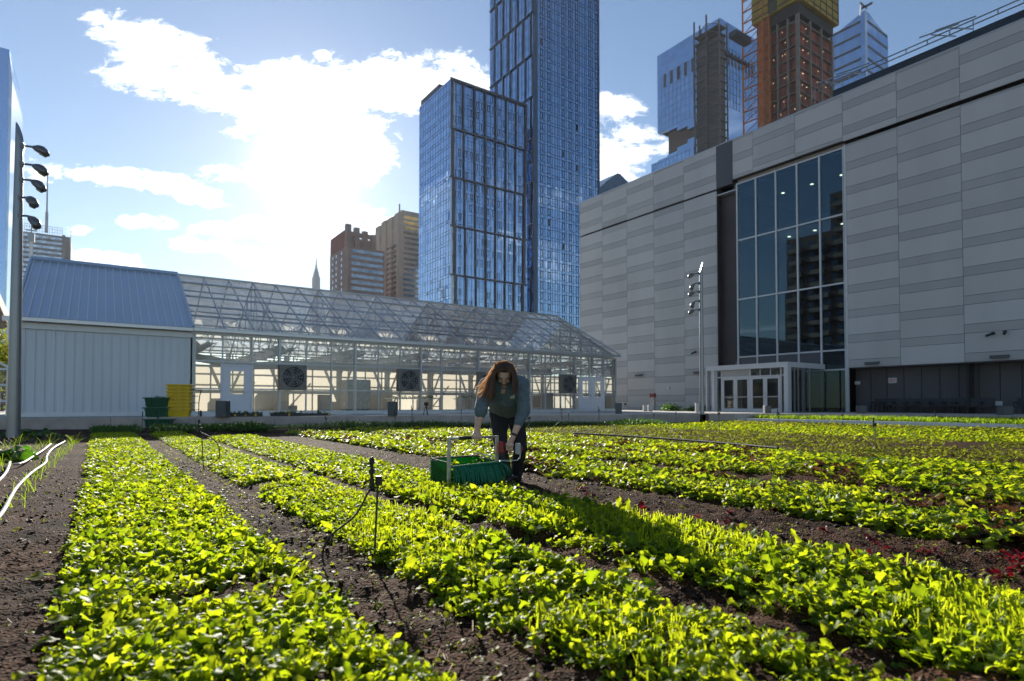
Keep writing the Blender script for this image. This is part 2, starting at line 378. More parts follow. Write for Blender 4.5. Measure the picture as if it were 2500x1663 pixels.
def scatter(pos, yaw, tilt, scale, roll, tpls, which, tint):
    """instances of the leaf templates merged in arrays: tilt leans the leaf outward about X, then yaw"""
    Vs, Fs, Ts = [], [], []; off = 0
    for k, (tv, tf) in enumerate(tpls):
        s = np.where(which == k)[0]
        if not len(s): continue
        ct, st = np.cos(tilt[s]), np.sin(tilt[s]); cr, sr = np.cos(roll[s]), np.sin(roll[s]); cy, sy = np.cos(yaw[s]), np.sin(yaw[s])
        x = tv[None, :, 0] * cr[:, None] + tv[None, :, 2] * sr[:, None]; z = -tv[None, :, 0] * sr[:, None] + tv[None, :, 2] * cr[:, None]; y = np.broadcast_to(tv[None, :, 1], x.shape)
        y2 = y * ct[:, None] + z * st[:, None]; z2 = -y * st[:, None] + z * ct[:, None]
        x3 = x * cy[:, None] - y2 * sy[:, None]; y3 = x * sy[:, None] + y2 * cy[:, None]
        sc_ = scale[s][:, None]
        V = np.stack([x3 * sc_ + pos[s, 0:1], y3 * sc_ + pos[s, 1:2], z2 * sc_ + pos[s, 2:3]], -1)
        n = tv.shape[0]
        Fs.append((tf[None] + (np.arange(len(s)) * n)[:, None, None] + off).reshape(-1, 4)); Vs.append(V.reshape(-1, 3)); nc_ = 4 if len(tf) >= 36 else 2
        ci = np.arange(len(tf)) % nc_; rw = np.arange(len(tf)) // nc_; vein = (np.where((ci == 1) | (ci == 2), .1, -.08) if nc_ == 4 else np.zeros(len(tf))) + .05 * np.sin(rw * 2.1)     # paler along the midrib
        tt = np.repeat(tint[s], len(tf)); tt = np.where(tt > .88, tt, np.clip(tt + np.tile(vein, len(s)), .01, .85)); Ts.append(tt)
        off += len(s) * n
    return np.concatenate(Vs), np.concatenate(Fs), np.concatenate(Ts)
HI = [leaf_tpl(9, 4, .28, .22, 84, 0, .2, .35, .06, 0), leaf_tpl(9, 4, .3, .2, 80, 25, .3, .3, .08, 2), leaf_tpl(9, 4, .25, .24, 86, -30, .16, .4, .05, 4),
      leaf_tpl(9, 4, .35, .18, 78, 45, .32, .25, .08, 1), leaf_tpl(9, 4, .3, .23, 86, 35, .24, .35, .06, 3)]
LO = [leaf_tpl(4, 2, .28, .24, 84, 0, 0, .35, .05, 0), leaf_tpl(4, 2, .3, .22, 80, 30, 0, .3, .05, 2), leaf_tpl(3, 2, .25, .26, 86, -20, 0, .3, .0, 4)]
FRHI = [leaf_tpl(12, 4, .2, .3, 80, -25, .35, .3, .08, 0, .05), leaf_tpl(12, 4, .25, .26, 70, 0, .4, .3, .08, 2, .06), leaf_tpl(12, 4, .2, .32, 82, -45, .3, .35, .08, 4, .05)]
def plants(x0, x1, y0, y1, dens, nleaf, size, hi=HI, lo=LO, lod=7.0, edge=.09, seed=0, gaps=0., zlift=0., tilt=(-5, 46), ragged=.05, redp=0.):
    r = np.random.default_rng(seed)
    n = int((x1 - x0) * (y1 - y0) * dens)
    x = r.uniform(x0, x1, n); y = r.uniform(y0, y1, n)
    # ragged bed edge and bald spots
    e = ragged * (vnoise(y * 1.0, y * 0 + x0, 2.2, seed + 5) - .5) * 2
    keep = (x > x0 + e) & (x < x1 - e)
    if gaps: keep &= vnoise(x, y, 1.7, seed + 9) > gaps
    x, y = x[keep], y[keep]; n = len(x)
    vig = .78 + .5 * vnoise(x, y, 1.1, seed + 3) + r.normal(0, .08, n)
    nl = r.integers(max(2, nleaf - 1), nleaf + 2, n)
    idx = np.repeat(np.arange(n), nl); m = len(idx)
    px = x[idx] + r.normal(0, .012, m); py = y[idx] + r.normal(0, .012, m)
    pz = soil_h(px, py) + zlift
    yaw = r.uniform(0, 2 * math.pi, m); tl = np.radians(r.uniform(tilt[0], tilt[1], m))
    scl = size * vig[idx] * r.uniform(.5, 1.22, m) * (1 + .3 * (r.random(m) > .965)); rl = r.normal(0, .35, m)
    d = np.hypot(px, py); near = d < lod
    pt = .5 + .5 * (vnoise(x, y, 2.3, seed + 21) - .5)
    tint = np.clip(pt[idx] + r.normal(0, .27, m), 0.01, .84)
    if redp: tint = np.where((vnoise(x, y, 1.9, seed + 40)[idx] > redp) & (r.random(m) < .6), .96, tint)
    pos = np.stack([px, py, pz], -1); out = []
    for sel, tp in ((near, hi), (~near, lo)):
        if sel.any():
            w = r.integers(0, len(tp), sel.sum())
            out.append(scatter(pos[sel], yaw[sel], tl[sel], scl[sel], rl[sel], tp, w, tint[sel]))
    return out
def merge(parts):
    V = []; F = []; Tn = []; o = 0
    for v, f, t in parts: V.append(v); F.append(f + o); Tn.append(t); o += len(v)
    return np.concatenate(V), np.concatenate(F), np.concatenate(Tn)
M['lettuce'] = leaf_mat('yellow_green_leaf', (.055, .12, .009), (.15, .21, .02), (.28, .44, .006), (.74, .8, .018), .58, .5)
M['lettuce_mid'] = leaf_mat('mixed_salad_leaf', (.05, .11, .01), (.14, .19, .02), (.24, .4, .006), (.68, .74, .02), .56, .42, red=(.1, .045, .02))
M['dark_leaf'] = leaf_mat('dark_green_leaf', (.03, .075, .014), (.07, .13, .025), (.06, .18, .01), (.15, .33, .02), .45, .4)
M['sprout'] = leaf_mat('olive_sprout', (.09, .1, .02), (.17, .18, .03), (.22, .26, .015), (.42, .45, .03), .5, .5)
M['squash'] = leaf_mat('squash_leaf', (.09, .14, .02), (.2, .2, .03), (.25, .38, .02), (.62, .55, .03), .5, .45)
M['red_leaf'] = leaf_mat('amaranth_leaf', (.04, .005, .009), (.13, .012, .02), (.1, .005, .01), (.32, .012, .022), .5, .4)
M['grass'] = leaf_mat('grass_blade', (.07, .14, .015), (.14, .22, .03), (.24, .42, .01), (.55, .7, .03), .55, .5)
def stems(x0, x1, y0, y1, dens, seed, hh=(.05, .13), gaps=.5):
    r = np.random.default_rng(seed); n = int((x1 - x0) * (y1 - y0) * dens)
    x = r.uniform(x0, x1, n); y = r.uniform(y0, y1, n); k = vnoise(x, y, 1.4, seed) > gaps; x, y = x[k], y[k]; n = len(x)
    tp = [leaf_tpl(3, 2, .96, .02, 88, 70), leaf_tpl(3, 2, .96, .02, 80, 95)]
    v = tp[0][0].copy()
    return scatter(np.stack([x, y, soil_h(x, y)], -1), r.uniform(0, 6.28, n), np.radians(r.uniform(-12, 14, n)), r.uniform(*hh, n), r.normal(0, .1, n), [(t[0] * np.array([1.25, 1, 1]), t[1]) for t in tp], r.integers(0, 2, n), r.uniform(.5, .84, n))
def bed(name, parts, mat, label, cat='salad bed'):
    V, F, t = merge(parts); return tag(big_mesh(name, V, F, t, mat), label, cat, kind='stuff')
bed('lettuce_bed', plants(-.1, .84, .9, 19.6, 480, 6, .073, seed=1, gaps=.07) + plants(-.12, .86, .95, 3.8, 45, 5, .105, seed=2, tilt=(0, 60)),
    M['lettuce'], 'yellow-green salad bed furthest left, beside the bare soil strip')
bed('lettuce_bed', plants(1.25, 1.98, .7, 19.3, 480, 6, .072, seed=3, gaps=.1) + plants(1.24, 2.0, .7, 4.5, 22, 5, .105, seed=4) + [stems(1.3, 1.95, .7, 6.2, 900, 5, (.04, .09), .52)],
    M['lettuce'], 'yellow-green salad bed behind the nearest sprinkler stake')
bed('lettuce_bed', plants(2.26, 3.26, .15, 5.0, 360, 6, .08, seed=6, gaps=.1) + plants(2.26, 3.26, 5.0, 16.5, 450, 6, .074, seed=16, gaps=.08) + plants(2.26, 3.4, .15, 5.2, 22, 5, .115, seed=7) + [stems(2.3, 3.22, .15, 5.0, 1000, 8, (.05, .1), .5)],
    M['lettuce'], 'half harvested salad bed in front of the bending person')
mid = plants(4.42, 5.75, 1.0, 17.5, 270, 6, .11, hi=FRHI, seed=9, redp=.66, gaps=.06, ragged=.08, lod=6.5)
bed('salad_bed', mid, M['lettuce_mid'], 'taller frilly salad bed with reddish leaves beyond the dark path')
bed('salad_bed', plants(6.4, 7.85, 1.2, 18.5, 230, 6, .108, hi=FRHI, seed=10, gaps=.08, lod=5.5, redp=.64), M['lettuce_mid'], 'mixed salad bed just behind the frilly one')
bed('salad_bed', plants(8.15, 9.75, 1.4, 18.3, 230, 6, .1, hi=FRHI, seed=11, gaps=.1, lod=5.5, redp=.7), M['lettuce_mid'], 'second mixed salad bed behind the frilly one, next to the black pipe')
bed('sprouts', plants(10.2, 16.0, 2.5, 17.3, 95, 4, .085, hi=LO, seed=12, gaps=.25), M['sprout'], 'thin olive sprouts on brown soil beside the black pipe')
bed('salad_bed', plants(16, 21.6, 3., 16.6, 90, 5, .1, hi=LO, seed=13, gaps=.1), M['lettuce_mid'], 'low green bed between the sprouts and the squash row')
bed('squash_row', plants(21.6, 24.7, 4., 16.8, 60, 6, .13, hi=LO, seed=14, gaps=.1, tilt=(0, 55)), M['squash'], 'squash row with yellowing leaves along the white kerb')
def wall_y(x): return np.interp(x, [-2.1, 2.83, 10.34, 18.4, 23.3], [24.9, 23.4, 21.4, 17.8, 17.6])
# ferny dark strip in front of the low wall
def fern(x0, x1, d0, d1, dens, size, seed, mat, label):
    r = np.random.default_rng(seed); n = int((x1 - x0) * (d1 - d0) * dens); x = r.uniform(x0, x1, n); y = wall_y(x) - r.uniform(d0, d1, n)
    hgt = .6 + .8 * vnoise(x, y, .8, seed)
    tp = [leaf_tpl(4, 2, .1, .05, 85, 20, 0, .2, 0), leaf_tpl(4, 2, .1, .06, 75, -10, 0, .2, 0), leaf_tpl(3, 2, .1, .08, 85, 60, 0, .2, 0)]
    k = 5; idx = np.repeat(np.arange(n), k); m = len(idx)
    P = np.stack([x[idx] + r.normal(0, .03, m), y[idx] + r.normal(0, .03, m), r.uniform(0, .12, m) * hgt[idx]], -1)
    V, F, t = scatter(P, r.uniform(0, 6.28, m), np.radians(r.uniform(0, 60, m)), size * hgt[idx] * r.uniform(.6, 1.2, m), r.normal(0, .4, m), tp, r.integers(0, 3, m), r.uniform(0, .8, m))
    return tag(big_mesh('fern_strip', V, F, t, mat), label, 'herb bed', kind='stuff')
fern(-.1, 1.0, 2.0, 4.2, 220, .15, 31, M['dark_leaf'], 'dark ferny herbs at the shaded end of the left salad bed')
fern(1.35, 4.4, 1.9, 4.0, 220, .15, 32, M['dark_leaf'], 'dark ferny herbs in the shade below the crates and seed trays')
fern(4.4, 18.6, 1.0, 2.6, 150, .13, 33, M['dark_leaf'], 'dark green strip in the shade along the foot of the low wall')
# grass strip by the far right wall
def grass():
    r = np.random.default_rng(40); n = 42000; x = r.uniform(26.0, 29.6, n); y = r.uniform(3, 17.2, n)
    lim = np.interp(y, [3, 7.5, 11.5, 12.8, 16.5, 17.2], [30.1, 29.7, 28.85, 28.0, 26.6, 26.35]); k = (x < lim) & (x > 26.15); x, y = x[k], y[k]; n = len(x)
    tp = [leaf_tpl(3, 2, .02, .045, 88, 40, 0, .2, 0), leaf_tpl(3, 2, .02, .05, 80, 60, 0, .2, 0)]
    V, F, t = scatter(np.stack([x, y, np.full(n, .03)], -1), r.uniform(0, 6.28, n), np.radians(r.uniform(-5, 30, n)), r.uniform(.14, .36, n), r.normal(0, .2, n), tp, r.integers(0, 2, n), r.uniform(0, .84, n))
    tag(big_mesh('grass', V, F, t, M['grass']), 'strip of tall green grass between the white kerb and the wall', 'grass', kind='stuff')
grass()
# sparse seedlings and fallen leaves on the paths
def litter():
    r = np.random.default_rng(50); n = 1300; x = np.concatenate([r.uniform(.95, 1.25, n // 2), r.uniform(-1.3, -.15, n // 6), r.uniform(3.5, 4.4, n - n // 2 - n // 6)]); y = .95 + 14 * r.random(n) ** 1.5
    return scatter(np.stack([x, y, soil_h(x, y) + .01], -1), r.uniform(0, 6.28, n), np.radians(r.uniform(30, 90, n)), r.uniform(.02, .075, n), r.normal(0, .5, n), HI, r.integers(0, 5, n), r.uniform(0, .84, n))
V, F, t = litter(); tag(big_mesh('fallen_leaves', V, F, t, M['sprout']), 'loose cut leaves lying on the soil paths', 'leaves', kind='stuff')
# red amaranth plants on the path
ama = [((415, 348, 3), .09), ((485, 372, 3), .1), ((805, 475, 3), .13), ((1160, 530, 3), .1), ((1320, 545, 3), .1), ((1350, 485, 3), .1), ((385, 705, 4), .1), ((660, 765, 4), .12), ((710, 800, 4), .1), ((960, 815, 4), .1), ((1385, 590, 3), .2), ((570, 850, 4), .2), ((1340, 960, 4), .2), ((1455, 860, 4), .22), ((1450, 915, 4), .2)]
for k, ((a, c, w), s) in enumerate(ama):
    u, v = (1250 + a / 2.558, 1050 + c / 2.558) if w == 3 else (1850 + a / 2.295, 980 + c / 2.295)
    P = zp(u, v + 6, .02); r = np.random.default_rng(60 + k); n = 6 if s < .15 else 11
    big = s > .15
    V, F, t = scatter(np.tile(P, (n, 1)) + np.c_[r.normal(0, .012, (n, 2)), np.zeros(n)] - np.array([0, 0, .02]), r.uniform(0, 6.28, n), np.radians(r.uniform(0, 60, n)), s * (.42 if big else .7) * r.uniform(.6, 1.1, n), r.normal(0, .4, n), HI, r.integers(0, 5, n), r.uniform(0, .84, n))
    lab = {10: 'larger red amaranth plant at the edge of the half harvested bed', 11: 'broad red amaranth plant lowest among the leaves left of the path', 12: 'red amaranth plant at the right edge, nearest the green bed', 13: 'tallest red amaranth plant at the right end of the dark path', 14: 'red amaranth plant just under the tallest one at the right edge'}.get(k, 'small red amaranth seedling on the dark path')
    tag(big_mesh('amaranth', V, F, t, M['red_leaf']), lab, 'amaranth', 'red amaranth plants on the path')
# chives in rows on the left
k = 0
for row, (xa, ya, xb, yb) in enumerate([(-.62, 4.6, -.38, 16.), (-1.05, 7.5, -.8, 17.2), (-1.5, 9., -1.3, 17.5)]):
    for q in np.linspace(0, 1, 22 if row == 0 else 14):
        x, y = xa + (xb - xa) * q + random.gauss(0, .03), ya + (yb - ya) * q + random.gauss(0, .12); r = np.random.default_rng(200 + k); n = 12
        tp = [leaf_tpl(3, 2, .02, .009, 88, 60, 0, .2, 0), leaf_tpl(3, 2, .02, .009, 86, 25, 0, .2, 0)]
        V, F, t = scatter(np.c_[r.normal(x, .035, n), r.normal(y, .06, n), np.zeros(n)], r.uniform(0, 6.28, n), np.radians(r.uniform(-8, 30, n)), r.uniform(.08, .22, n) * (1.25 if y > 15 else 1), r.normal(0, .2, n), tp, r.integers(0, 2, n), r.uniform(0, .84, n))
        tag(big_mesh('chive_tuft', V, F, t, M['grass']), ('thin chive tuft in the row right of the white hose', 'thin chive tuft in the row between the two white hoses', 'thin chive tuft in the far left row')[row], 'chives', 'chive tufts beside the white hoses'); k += 1
# broad-leaved plants by the left pole
def broad(P, n, s, seed, mat, label, spread=.12):
    r = np.random.default_rng(seed); tp = [leaf_tpl(9, 6, .35, .3, 80, -30, .05, .25, .06, 0), leaf_tpl(9, 6, .4, .34, 75, -55, .05, .25, .07, 2)]
    V, F, t = scatter(np.array(P)[None] + np.c_[r.normal(0, spread, n), r.normal(0, spread, n), np.zeros(n)], r.uniform(0, 6.28, n), np.radians(r.uniform(0, 45, n)), s * r.uniform(.6, 1.1, n), r.normal(0, .3, n), tp, r.integers(0, 2, n), r.uniform(0, .84, n))
    return tag(big_mesh('broad_leaf_plant', V, F, t, mat), label, 'plant')
M['chard'] = leaf_mat('bright_chard_leaf', (.05, .13, .012), (.09, .19, .02), (.1, .34, .01), (.25, .5, .02), .5, .5)
P = zp(20, 1122, 0); broad(P, 40, .38, 71, M['chard'], 'bright green broad-leaved plant at the left edge', .14)
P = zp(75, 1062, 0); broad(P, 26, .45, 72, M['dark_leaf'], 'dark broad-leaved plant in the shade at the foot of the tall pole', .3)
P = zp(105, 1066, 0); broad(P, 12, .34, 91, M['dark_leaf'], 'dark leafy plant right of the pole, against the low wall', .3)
# hoses, pipe, kerb
def hose(name, pts, r, mat, label, cat='hose', sub=10):
    out = [Vector(p) for p in pts]
    for _ in range(3): out = [out[0]] + [q for a, c in zip(out[:-1], out[1:]) for q in (a * .75 + c * .25, a * .25 + c * .75)] + [out[-1]]
    b = MB(); b.tube(out, r, 8); return tag(b.build(name, mat, smooth=True), label, cat)
hz = .035
hose('hose', [zp(u, v, hz) for u, v in ((-60, 1310), (2, 1262), (27, 1212), (40, 1190), (75, 1155), (110, 1132), (114, 1124), (112, 1115), (128, 1094), (158, 1078))], .016, M['hose'], 'white hose snaking over the soil, right one of two')
hose('hose', [zp(u, v, hz) for u, v in ((-40, 1205), (2, 1170), (18, 1150), (24, 1128))], .016, M['hose'], 'short end of white hose at the left edge')
hose('hose', [zp(u, v, hz) for u, v in ((32, 1134), (55, 1132), (80, 1115), (105, 1100), (124, 1084))], .015, M['hose'], 'white hose further back, curving to the left plant')
hose('irrigation_pipe', [zp(u, v, .1) for u, v in ((1400, 1058), (1500, 1063), (1640, 1072), (1780, 1083), (1900, 1094))], .02, M['rubber'], 'black irrigation pipe lying across the brown sprout bed', 'pipe')
# ------------------------------------------------------------------ terrace and low walls
WL = [(-16., 30.2), (-2.08, 25.2), (2.83, 23.3), (10.34, 21.6), (18.39, 17.5), (23.28, 17.75)]
WR = [(23.9, 17.7), (26.3, 17.0), (28.14, 12.8), (29.0, 11.4), (29.87, 7.5), (31.2, 0.), (33., -12)]
b = MB(); b.poly([(x, y + .1, T - .03) for x, y in WL] + [(x + .1, y + .05, T - .03) for x, y in WR] + [(60, -12, T - .03), (60, 60, T - .03), (-16, 60, T - .03)])
struct(tag(b.build('terrace', M['deck']), 'paved terrace around the greenhouse', 'terrace'))
def low_wall(pts, label, top=T + .012, th=.28, mat='concrete', seg=2.4):
    b = MB()
    for (x0, y0), (x1, y1) in zip(pts[:-1], pts[1:]):
        L_ = math.hypot(x1 - x0, y1 - y0); n = max(1, round(L_ / seg)); dx, dy = (x1 - x0) / L_, (y1 - y0) / L_; px, py = -dy * th, dx * th
        for i in range(n):
            a0, a1 = i * L_ / n + .006, (i + 1) * L_ / n - .006
            A = (x0 + dx * a0, y0 + dy * a0); B = (x0 + dx * a1, y0 + dy * a1); b.tint = random.random()
            b.hexa([(A[0], A[1], -.1), (B[0], B[1], -.1), (B[0] + px, B[1] + py, -.1), (A[0] + px, A[1] + py, -.1)],
                   [(A[0], A[1], top), (B[0], B[1], top), (B[0] + px, B[1] + py, top), (A[0] + px, A[1] + py, top)])
    return tag(b.build('low_wall', M[mat], bevel=.006), label, 'wall')
low_wall(WL, 'long low concrete wall in front of the greenhouse and shed')
low_wall(WR, 'low concrete wall behind the grass strip at the right')
b = MB()
kp = [(25.3, 17.15), (25.75, 12.), (26.05, 8.), (26.45, 2.), (26.9, -4.)]
for (x0, y0), (x1, y1) in zip(kp[:-1], kp[1:]):
    b.hexa([(x0, y0, -.05), (x0 + .42, y0, -.05), (x1 + .42, y1 + .003, -.05), (x1, y1 + .003, -.05)][::-1], [(x0, y0, .13), (x0 + .42, y0, .13), (x1 + .42, y1 + .003, .13), (x1, y1 + .003, .13)][::-1])
struct(tag(b.build('kerb', pm('white_kerb', (.82, .82, .8), .38, 0, .06, 2)), 'white kerb between the squash row and the grass strip', 'kerb'))
# ------------------------------------------------------------------ metal shed
GY, GB, RY, RZ, EZ = 29.0, 42.0, 35.5, 7.62, 4.12
SX0, SX1, GX1 = -2.43, 3.33, 28.9
shed = thing('metal_shed', 'windowless pale blue-grey metal shed joined to the left end of the greenhouse', 'shed', (.45, 29, T))
b = MB(); b.box(SX0, SX1, GY, GB, T - .3, EZ - .12)
x = SX0 + .1
while x < SX1 - .05:
    b.box(x, x + .045, GY - .05, GY - .002, T + .18, EZ - .2); b.box(x + .1, x + .125, GY - .012, GY - .002, T + .18, EZ - .2)
    b.box(x + .2, x + .225, GY - .012, GY - .002, T + .18, EZ - .2); x += .3
for e in (SX0, SX1):
    b.poly([(e, GY, EZ - .12), (e, GB, EZ - .12), (e, RY, RZ - .1)])
b.build('wall', M['shed_wall'], shed)
b = MB()
def rp(x, s, up=0.):   # point on the front roof slope, s = 0 at the eave, 1 at the ridge
    y0, z0 = GY - .28, EZ; n = Vector((0, -(RZ - z0), (RY - y0))).normalized()
    return (x, y0 + (RY - y0) * s + n.y * up, z0 + (RZ - z0) * s + n.z * up)
def rpb(x, s): y0 = GB + .28; return (x, y0 + (RY - y0) * s, EZ + (RZ - EZ) * s)
X0, X1 = SX0 - .2, SX1 + .02
b.hexa([rp(X0, 0, -.05), rp(X1, 0, -.05), rp(X1, 1, -.05), rp(X0, 1, -.05)], [rp(X0, 0), rp(X1, 0), rp(X1, 1), rp(X0, 1)])
b.quad(rpb(X1, 0), rpb(X0, 0), rpb(X0, 1), rpb(X1, 1))
roof = b.build('roof', M['shed_roof'], shed)
b = MB(); x = X0 + .12
while x < X1 - .05:
    b.bar(rp(x, .0, .02), rp(x, .985, .02), .035, .045, up=(0, -.5, .8)); x += .305
b.build('standing_seam', M['white_metal'], roof)  # seam colour made white to carry the light caught along the seams
b = MB(); b.bar(rp(X0 - .03, 1, .06), rp(X1 + .03, 1, .06), .34, .08, up=(0, -.5, .8)); b.bar(rp(X0, 0, .03), rp(X0, 1, .03), .09, .1, up=(0, -.5, .8)); b.bar(rp(X1, 0, .04), rp(X1, 1, .04), .1, .12, up=(0, -.5, .8))
b.build('ridge_cap', M['shed_roof'], shed)
b = MB(); b.box(X0, SX1, GY - .4, GY - .26, EZ - .16, EZ - .03); b.build('gutter', M['alu'], shed)
b = MB(); b.box(SX0 + .002, SX1, GY - .1, GY - .034, EZ - .42, EZ - .2); b.box(SX0, SX1, GY - .06, GY - .002, T - .02, T + .15); b.box(SX1 - .06, SX1 + .02, GY - .05, GY - .034, T + .16, EZ - .43); b.build('trim', M['white_metal'], shed)
b = MB(); b.box(SX0 - .5, SX0 - .02, GY - .38, GY - .12, EZ - .18, EZ - .02); b.tube([(SX0 - .3, GY - .22, EZ - .2), (SX0 - .3, GY - .22, EZ - .9), (SX0 - .08, GY - .1, EZ - 1.2), (SX0 - .08, GY - .1, T)], .06, 8); b.build('downpipe', M['alu'], shed)
# ------------------------------------------------------------------ greenhouse
gh = thing('greenhouse', 'long gabled glass greenhouse with aluminium frame', 'greenhouse', (16, 29, T))
BAY = 1.222; NP = 21; px_ = [SX1 + BAY * i for i in range(NP + 1)]; GX1 = px_[-1]
RAILS = [.47, 1.5, 2.72, 3.93]
DOORL = (1, 2)     # pane index holding the single door
b = MB()
for i, x in enumerate(px_):
    w = .1 if i % 3 == 0 else .055
    b.box(x - w / 2, x + w / 2, GY - .05, GY + .06, T - .05, EZ - .05)
for z in RAILS[:-1]: b.box(SX1 + .05, GX1 - .03, GY - .04, GY + .04, z - .03, z + .03)
b.box(SX1, GX1 + .04, GY - .07, GY + .07, EZ - .25, EZ - .06)
for i in range(1, 11):       # end gable
    y = GY + (GB - GY) * i / 11; zt = EZ + (RZ - EZ) * (1 - abs(y - RY) / (RY - GY)); b.box(GX1 - .04, GX1 + .04, y - .04, y + .04, T - .05, zt)
for z in RAILS: b.box(GX1 - .03, GX1 + .03, GY + .05, GB, z - .03, z + .03)
b.build('wall_frame', M['gh_frame'], gh)
b = MB(); b.box(SX1, GX1, GY - .09, GY + .09, T - .06, T + .09); b.build('sill', M['white_metal'], gh)
b = MB(); b.box(SX1 + .02, GX1 + .14, GY - .4, GY - .22, EZ - .14, EZ - .02); b.build('gutter', M['alu'], gh)
b = MB(); b.quad((SX1, GY, T), (GX1, GY, T), (GX1, GY, EZ - .1), (SX1, GY, EZ - .1)); b.quad((GX1, GY, T), (GX1, GB, T), (GX1, GB, EZ), (GX1, GY, EZ)); b.poly([(GX1, GY, EZ), (GX1, GB, EZ), (GX1, RY, RZ)])
b.build('wall_glass', M['gh_glass'], gh)
b = MB(); b.quad(rp(SX1 + .05, 0), rp(GX1 + .1, 0), rp(GX1 + .1, 1), rp(SX1 + .05, 1)); b.quad(rpb(GX1 + .1, 0), rpb(SX1 + .05, 0), rpb(SX1 + .05, 1), rpb(GX1 + .1, 1))
b.build('roof_glass', M['gh_roof_glass'], gh)
b = MB()
for i in range(NP + 1):
    x = SX1 + .06 + (GX1 + .05 - SX1) * i / NP; b.bar(rp(x, 0, .02), rp(x, 1, .02), .045, .07, up=(0, -.5, .8)); b.bar(rpb(x, 0), rpb(x, 1), .045, .07, up=(0, .5, .8))
for s in (.22, .4, .58): b.bar(rp(SX1, s, -.06), rp(GX1, s, -.06), .06, .09); b.bar(rpb(SX1, s), rpb(GX1, s), .06, .09)
b.bar(rp(SX1, .83, .04), rp(GX1 + .12, .83, .04), .09, .07, up=(0, -.5, .8)); b.bar(rpb(SX1, .83), rpb(GX1, .83), .09, .07)
b.bar((SX1, RY, RZ + .03), (GX1 + .14, RY, RZ + .03), .16, .08); b.bar(rp(GX1 + .1, 0, .03), rp(GX1 + .1, 1, .03), .12, .1, up=(0, -.5, .8)); b.bar(rp(SX1, 0, -.02), rp(GX1 + .12, 0, -.02), .1, .08)
b.build('roof_frame', M['gh_frame'], gh)
for k in range(0, NP + 1, 3):     # one steel truss per bay
    x = px_[k] + (.12 if k == 0 else 0) - (.12 if k == NP else 0); b = MB(); zc = EZ - .55
    ys_ = np.linspace(GY + .15, GB - .15, 13); top = [EZ - .12 + (RZ - EZ) * (1 - abs(y - RY) / (RY - GY)) - .05 for y in ys_]
    b.bar((x, GY + .1, zc), (x, GB - .1, zc), .05, .08)
    for i in range(12): b.bar((x, ys_[i], top[i]), (x, ys_[i + 1], top[i + 1]), .05, .08)
    for i in range(12):
        if i % 2 == 0: b.bar((x, ys_[i], zc), (x, ys_[i + 1], top[i + 1]), .035)
        else: b.bar((x, ys_[i], top[i]), (x, ys_[i + 1], zc), .035)
    b.bar((x, RY, zc), (x, RY, RZ - .2), .04)
    b.box(x - .05, x + .05, GY + .08, GY + .2, T, EZ - .1); b.box(x - .05, x + .05, GB - .2, GB - .08, T, EZ - .1)
    b.bar((x, GY + .15, zc - .7), (x, GY + .9, zc), .05); b.bar((x, GB - .15, zc - .7), (x, GB - .9, zc), .05)
    b.build('truss', M['gh_frame'], gh)
b = MB()
for y in (GY + 2.4, GY + 4.6, GB - 4.6, GB - 2.4, RY): b.bar((SX1, y, EZ - .55), (GX1, y, EZ - .55), .05, .06)
for k in range(0, NP, 3):      # diagonal wind braces
    b.bar((px_[k], GY + 3, EZ - .5), (px_[k + 3], GY + 5, EZ + 1.8), .03); b.bar((px_[k + 3], GY + 3, EZ - .5), (px_[k], GY + 5, EZ + 1.8), .03)
    b.bar((px_[k], GB - 3, EZ - .5), (px_[k + 3], GB - 5, EZ + 1.8), .03)
b.build('tie_bar', M['gh_frame'], gh)
# folded energy curtains hung at truss height
M['cloth'] = leaf_mat('white_curtain', (.6, .6, .6), (.72, .72, .72), (.6, .6, .6), (.7, .7, .7), .45, .7)
b = MB(); r = random.Random(5)
for k in range(0, NP, 3):
    x0 = px_[k] + .25; y0, y1 = GY + .5, GB - .5; n = 44; pr_ = None
    for i in range(n + 1):
        y = y0 + (y1 - y0) * i / n; sag = .16 * math.sin(i * 2.6) + r.uniform(-.05, .05)
        c = [(x0, y, EZ - .5), (x0 + .22, y, EZ - .72 + sag * .6), (x0 + .55, y, EZ - .62 + sag), (x0 + .8, y, EZ - .5)]
        if pr_:
            for a in range(3): b.quad(pr_[a], pr_[a + 1], c[a + 1], c[a])
        pr_ = c
b.build('folded_curtain', M['cloth'], gh, smooth=True)
M['polyc'] = leaf_mat('cream_polycarbonate', (.5, .47, .42), (.6, .57, .52), (.5, .46, .38), (.6, .56, .48), .6, .5)
b = MB()
for i in range(20):
    x0, x1 = SX1 + (GX1 - SX1) * i / 20, SX1 + (GX1 - SX1) * (i + 1) / 20; b.tint = random.random(); b.quad((x1 - .02, GB - .02, T), (x0 + .02, GB - .02, T), (x0 + .02, GB - .02, EZ - .9), (x1 - .02, GB - .02, EZ - .9))
b.build('back_wall', M['polyc'], gh)
b = MB()
for i in range(21): x = SX1 + (GX1 - SX1) * i / 20; b.box(x - .04, x + .04, GB - .14, GB - .03, T, EZ - .1)
b.box(SX1, GX1, GB - .16, GB - .04, 1.5, 1.72); b.box(SX1, GX1, GB - .16, GB - .04, EZ - .95, EZ - .8)  # lower wide rail stands in for a shadow band across the back wall
b.build('back_frame_shade_band', M['gh_frame'], gh)
b = MB(); r = random.Random(77)      # unseen bracing added behind the back wall to throw shadows through the cream sheets
for k in range(0, NP + 1, 3):
    x = px_[k]; b.box(x - .12, x + .12, GB + .5, GB + .62, T, EZ); b.bar((x, GB + .56, 1.2), (x + 1.1, GB + .56, EZ - .3), .14); b.bar((x, GB + .56, 1.2), (x - 1.1, GB + .56, EZ - .3), .14); b.bar((x, GB + .56, .5), (x + 1.8, GB + .9, 2.6), .1)
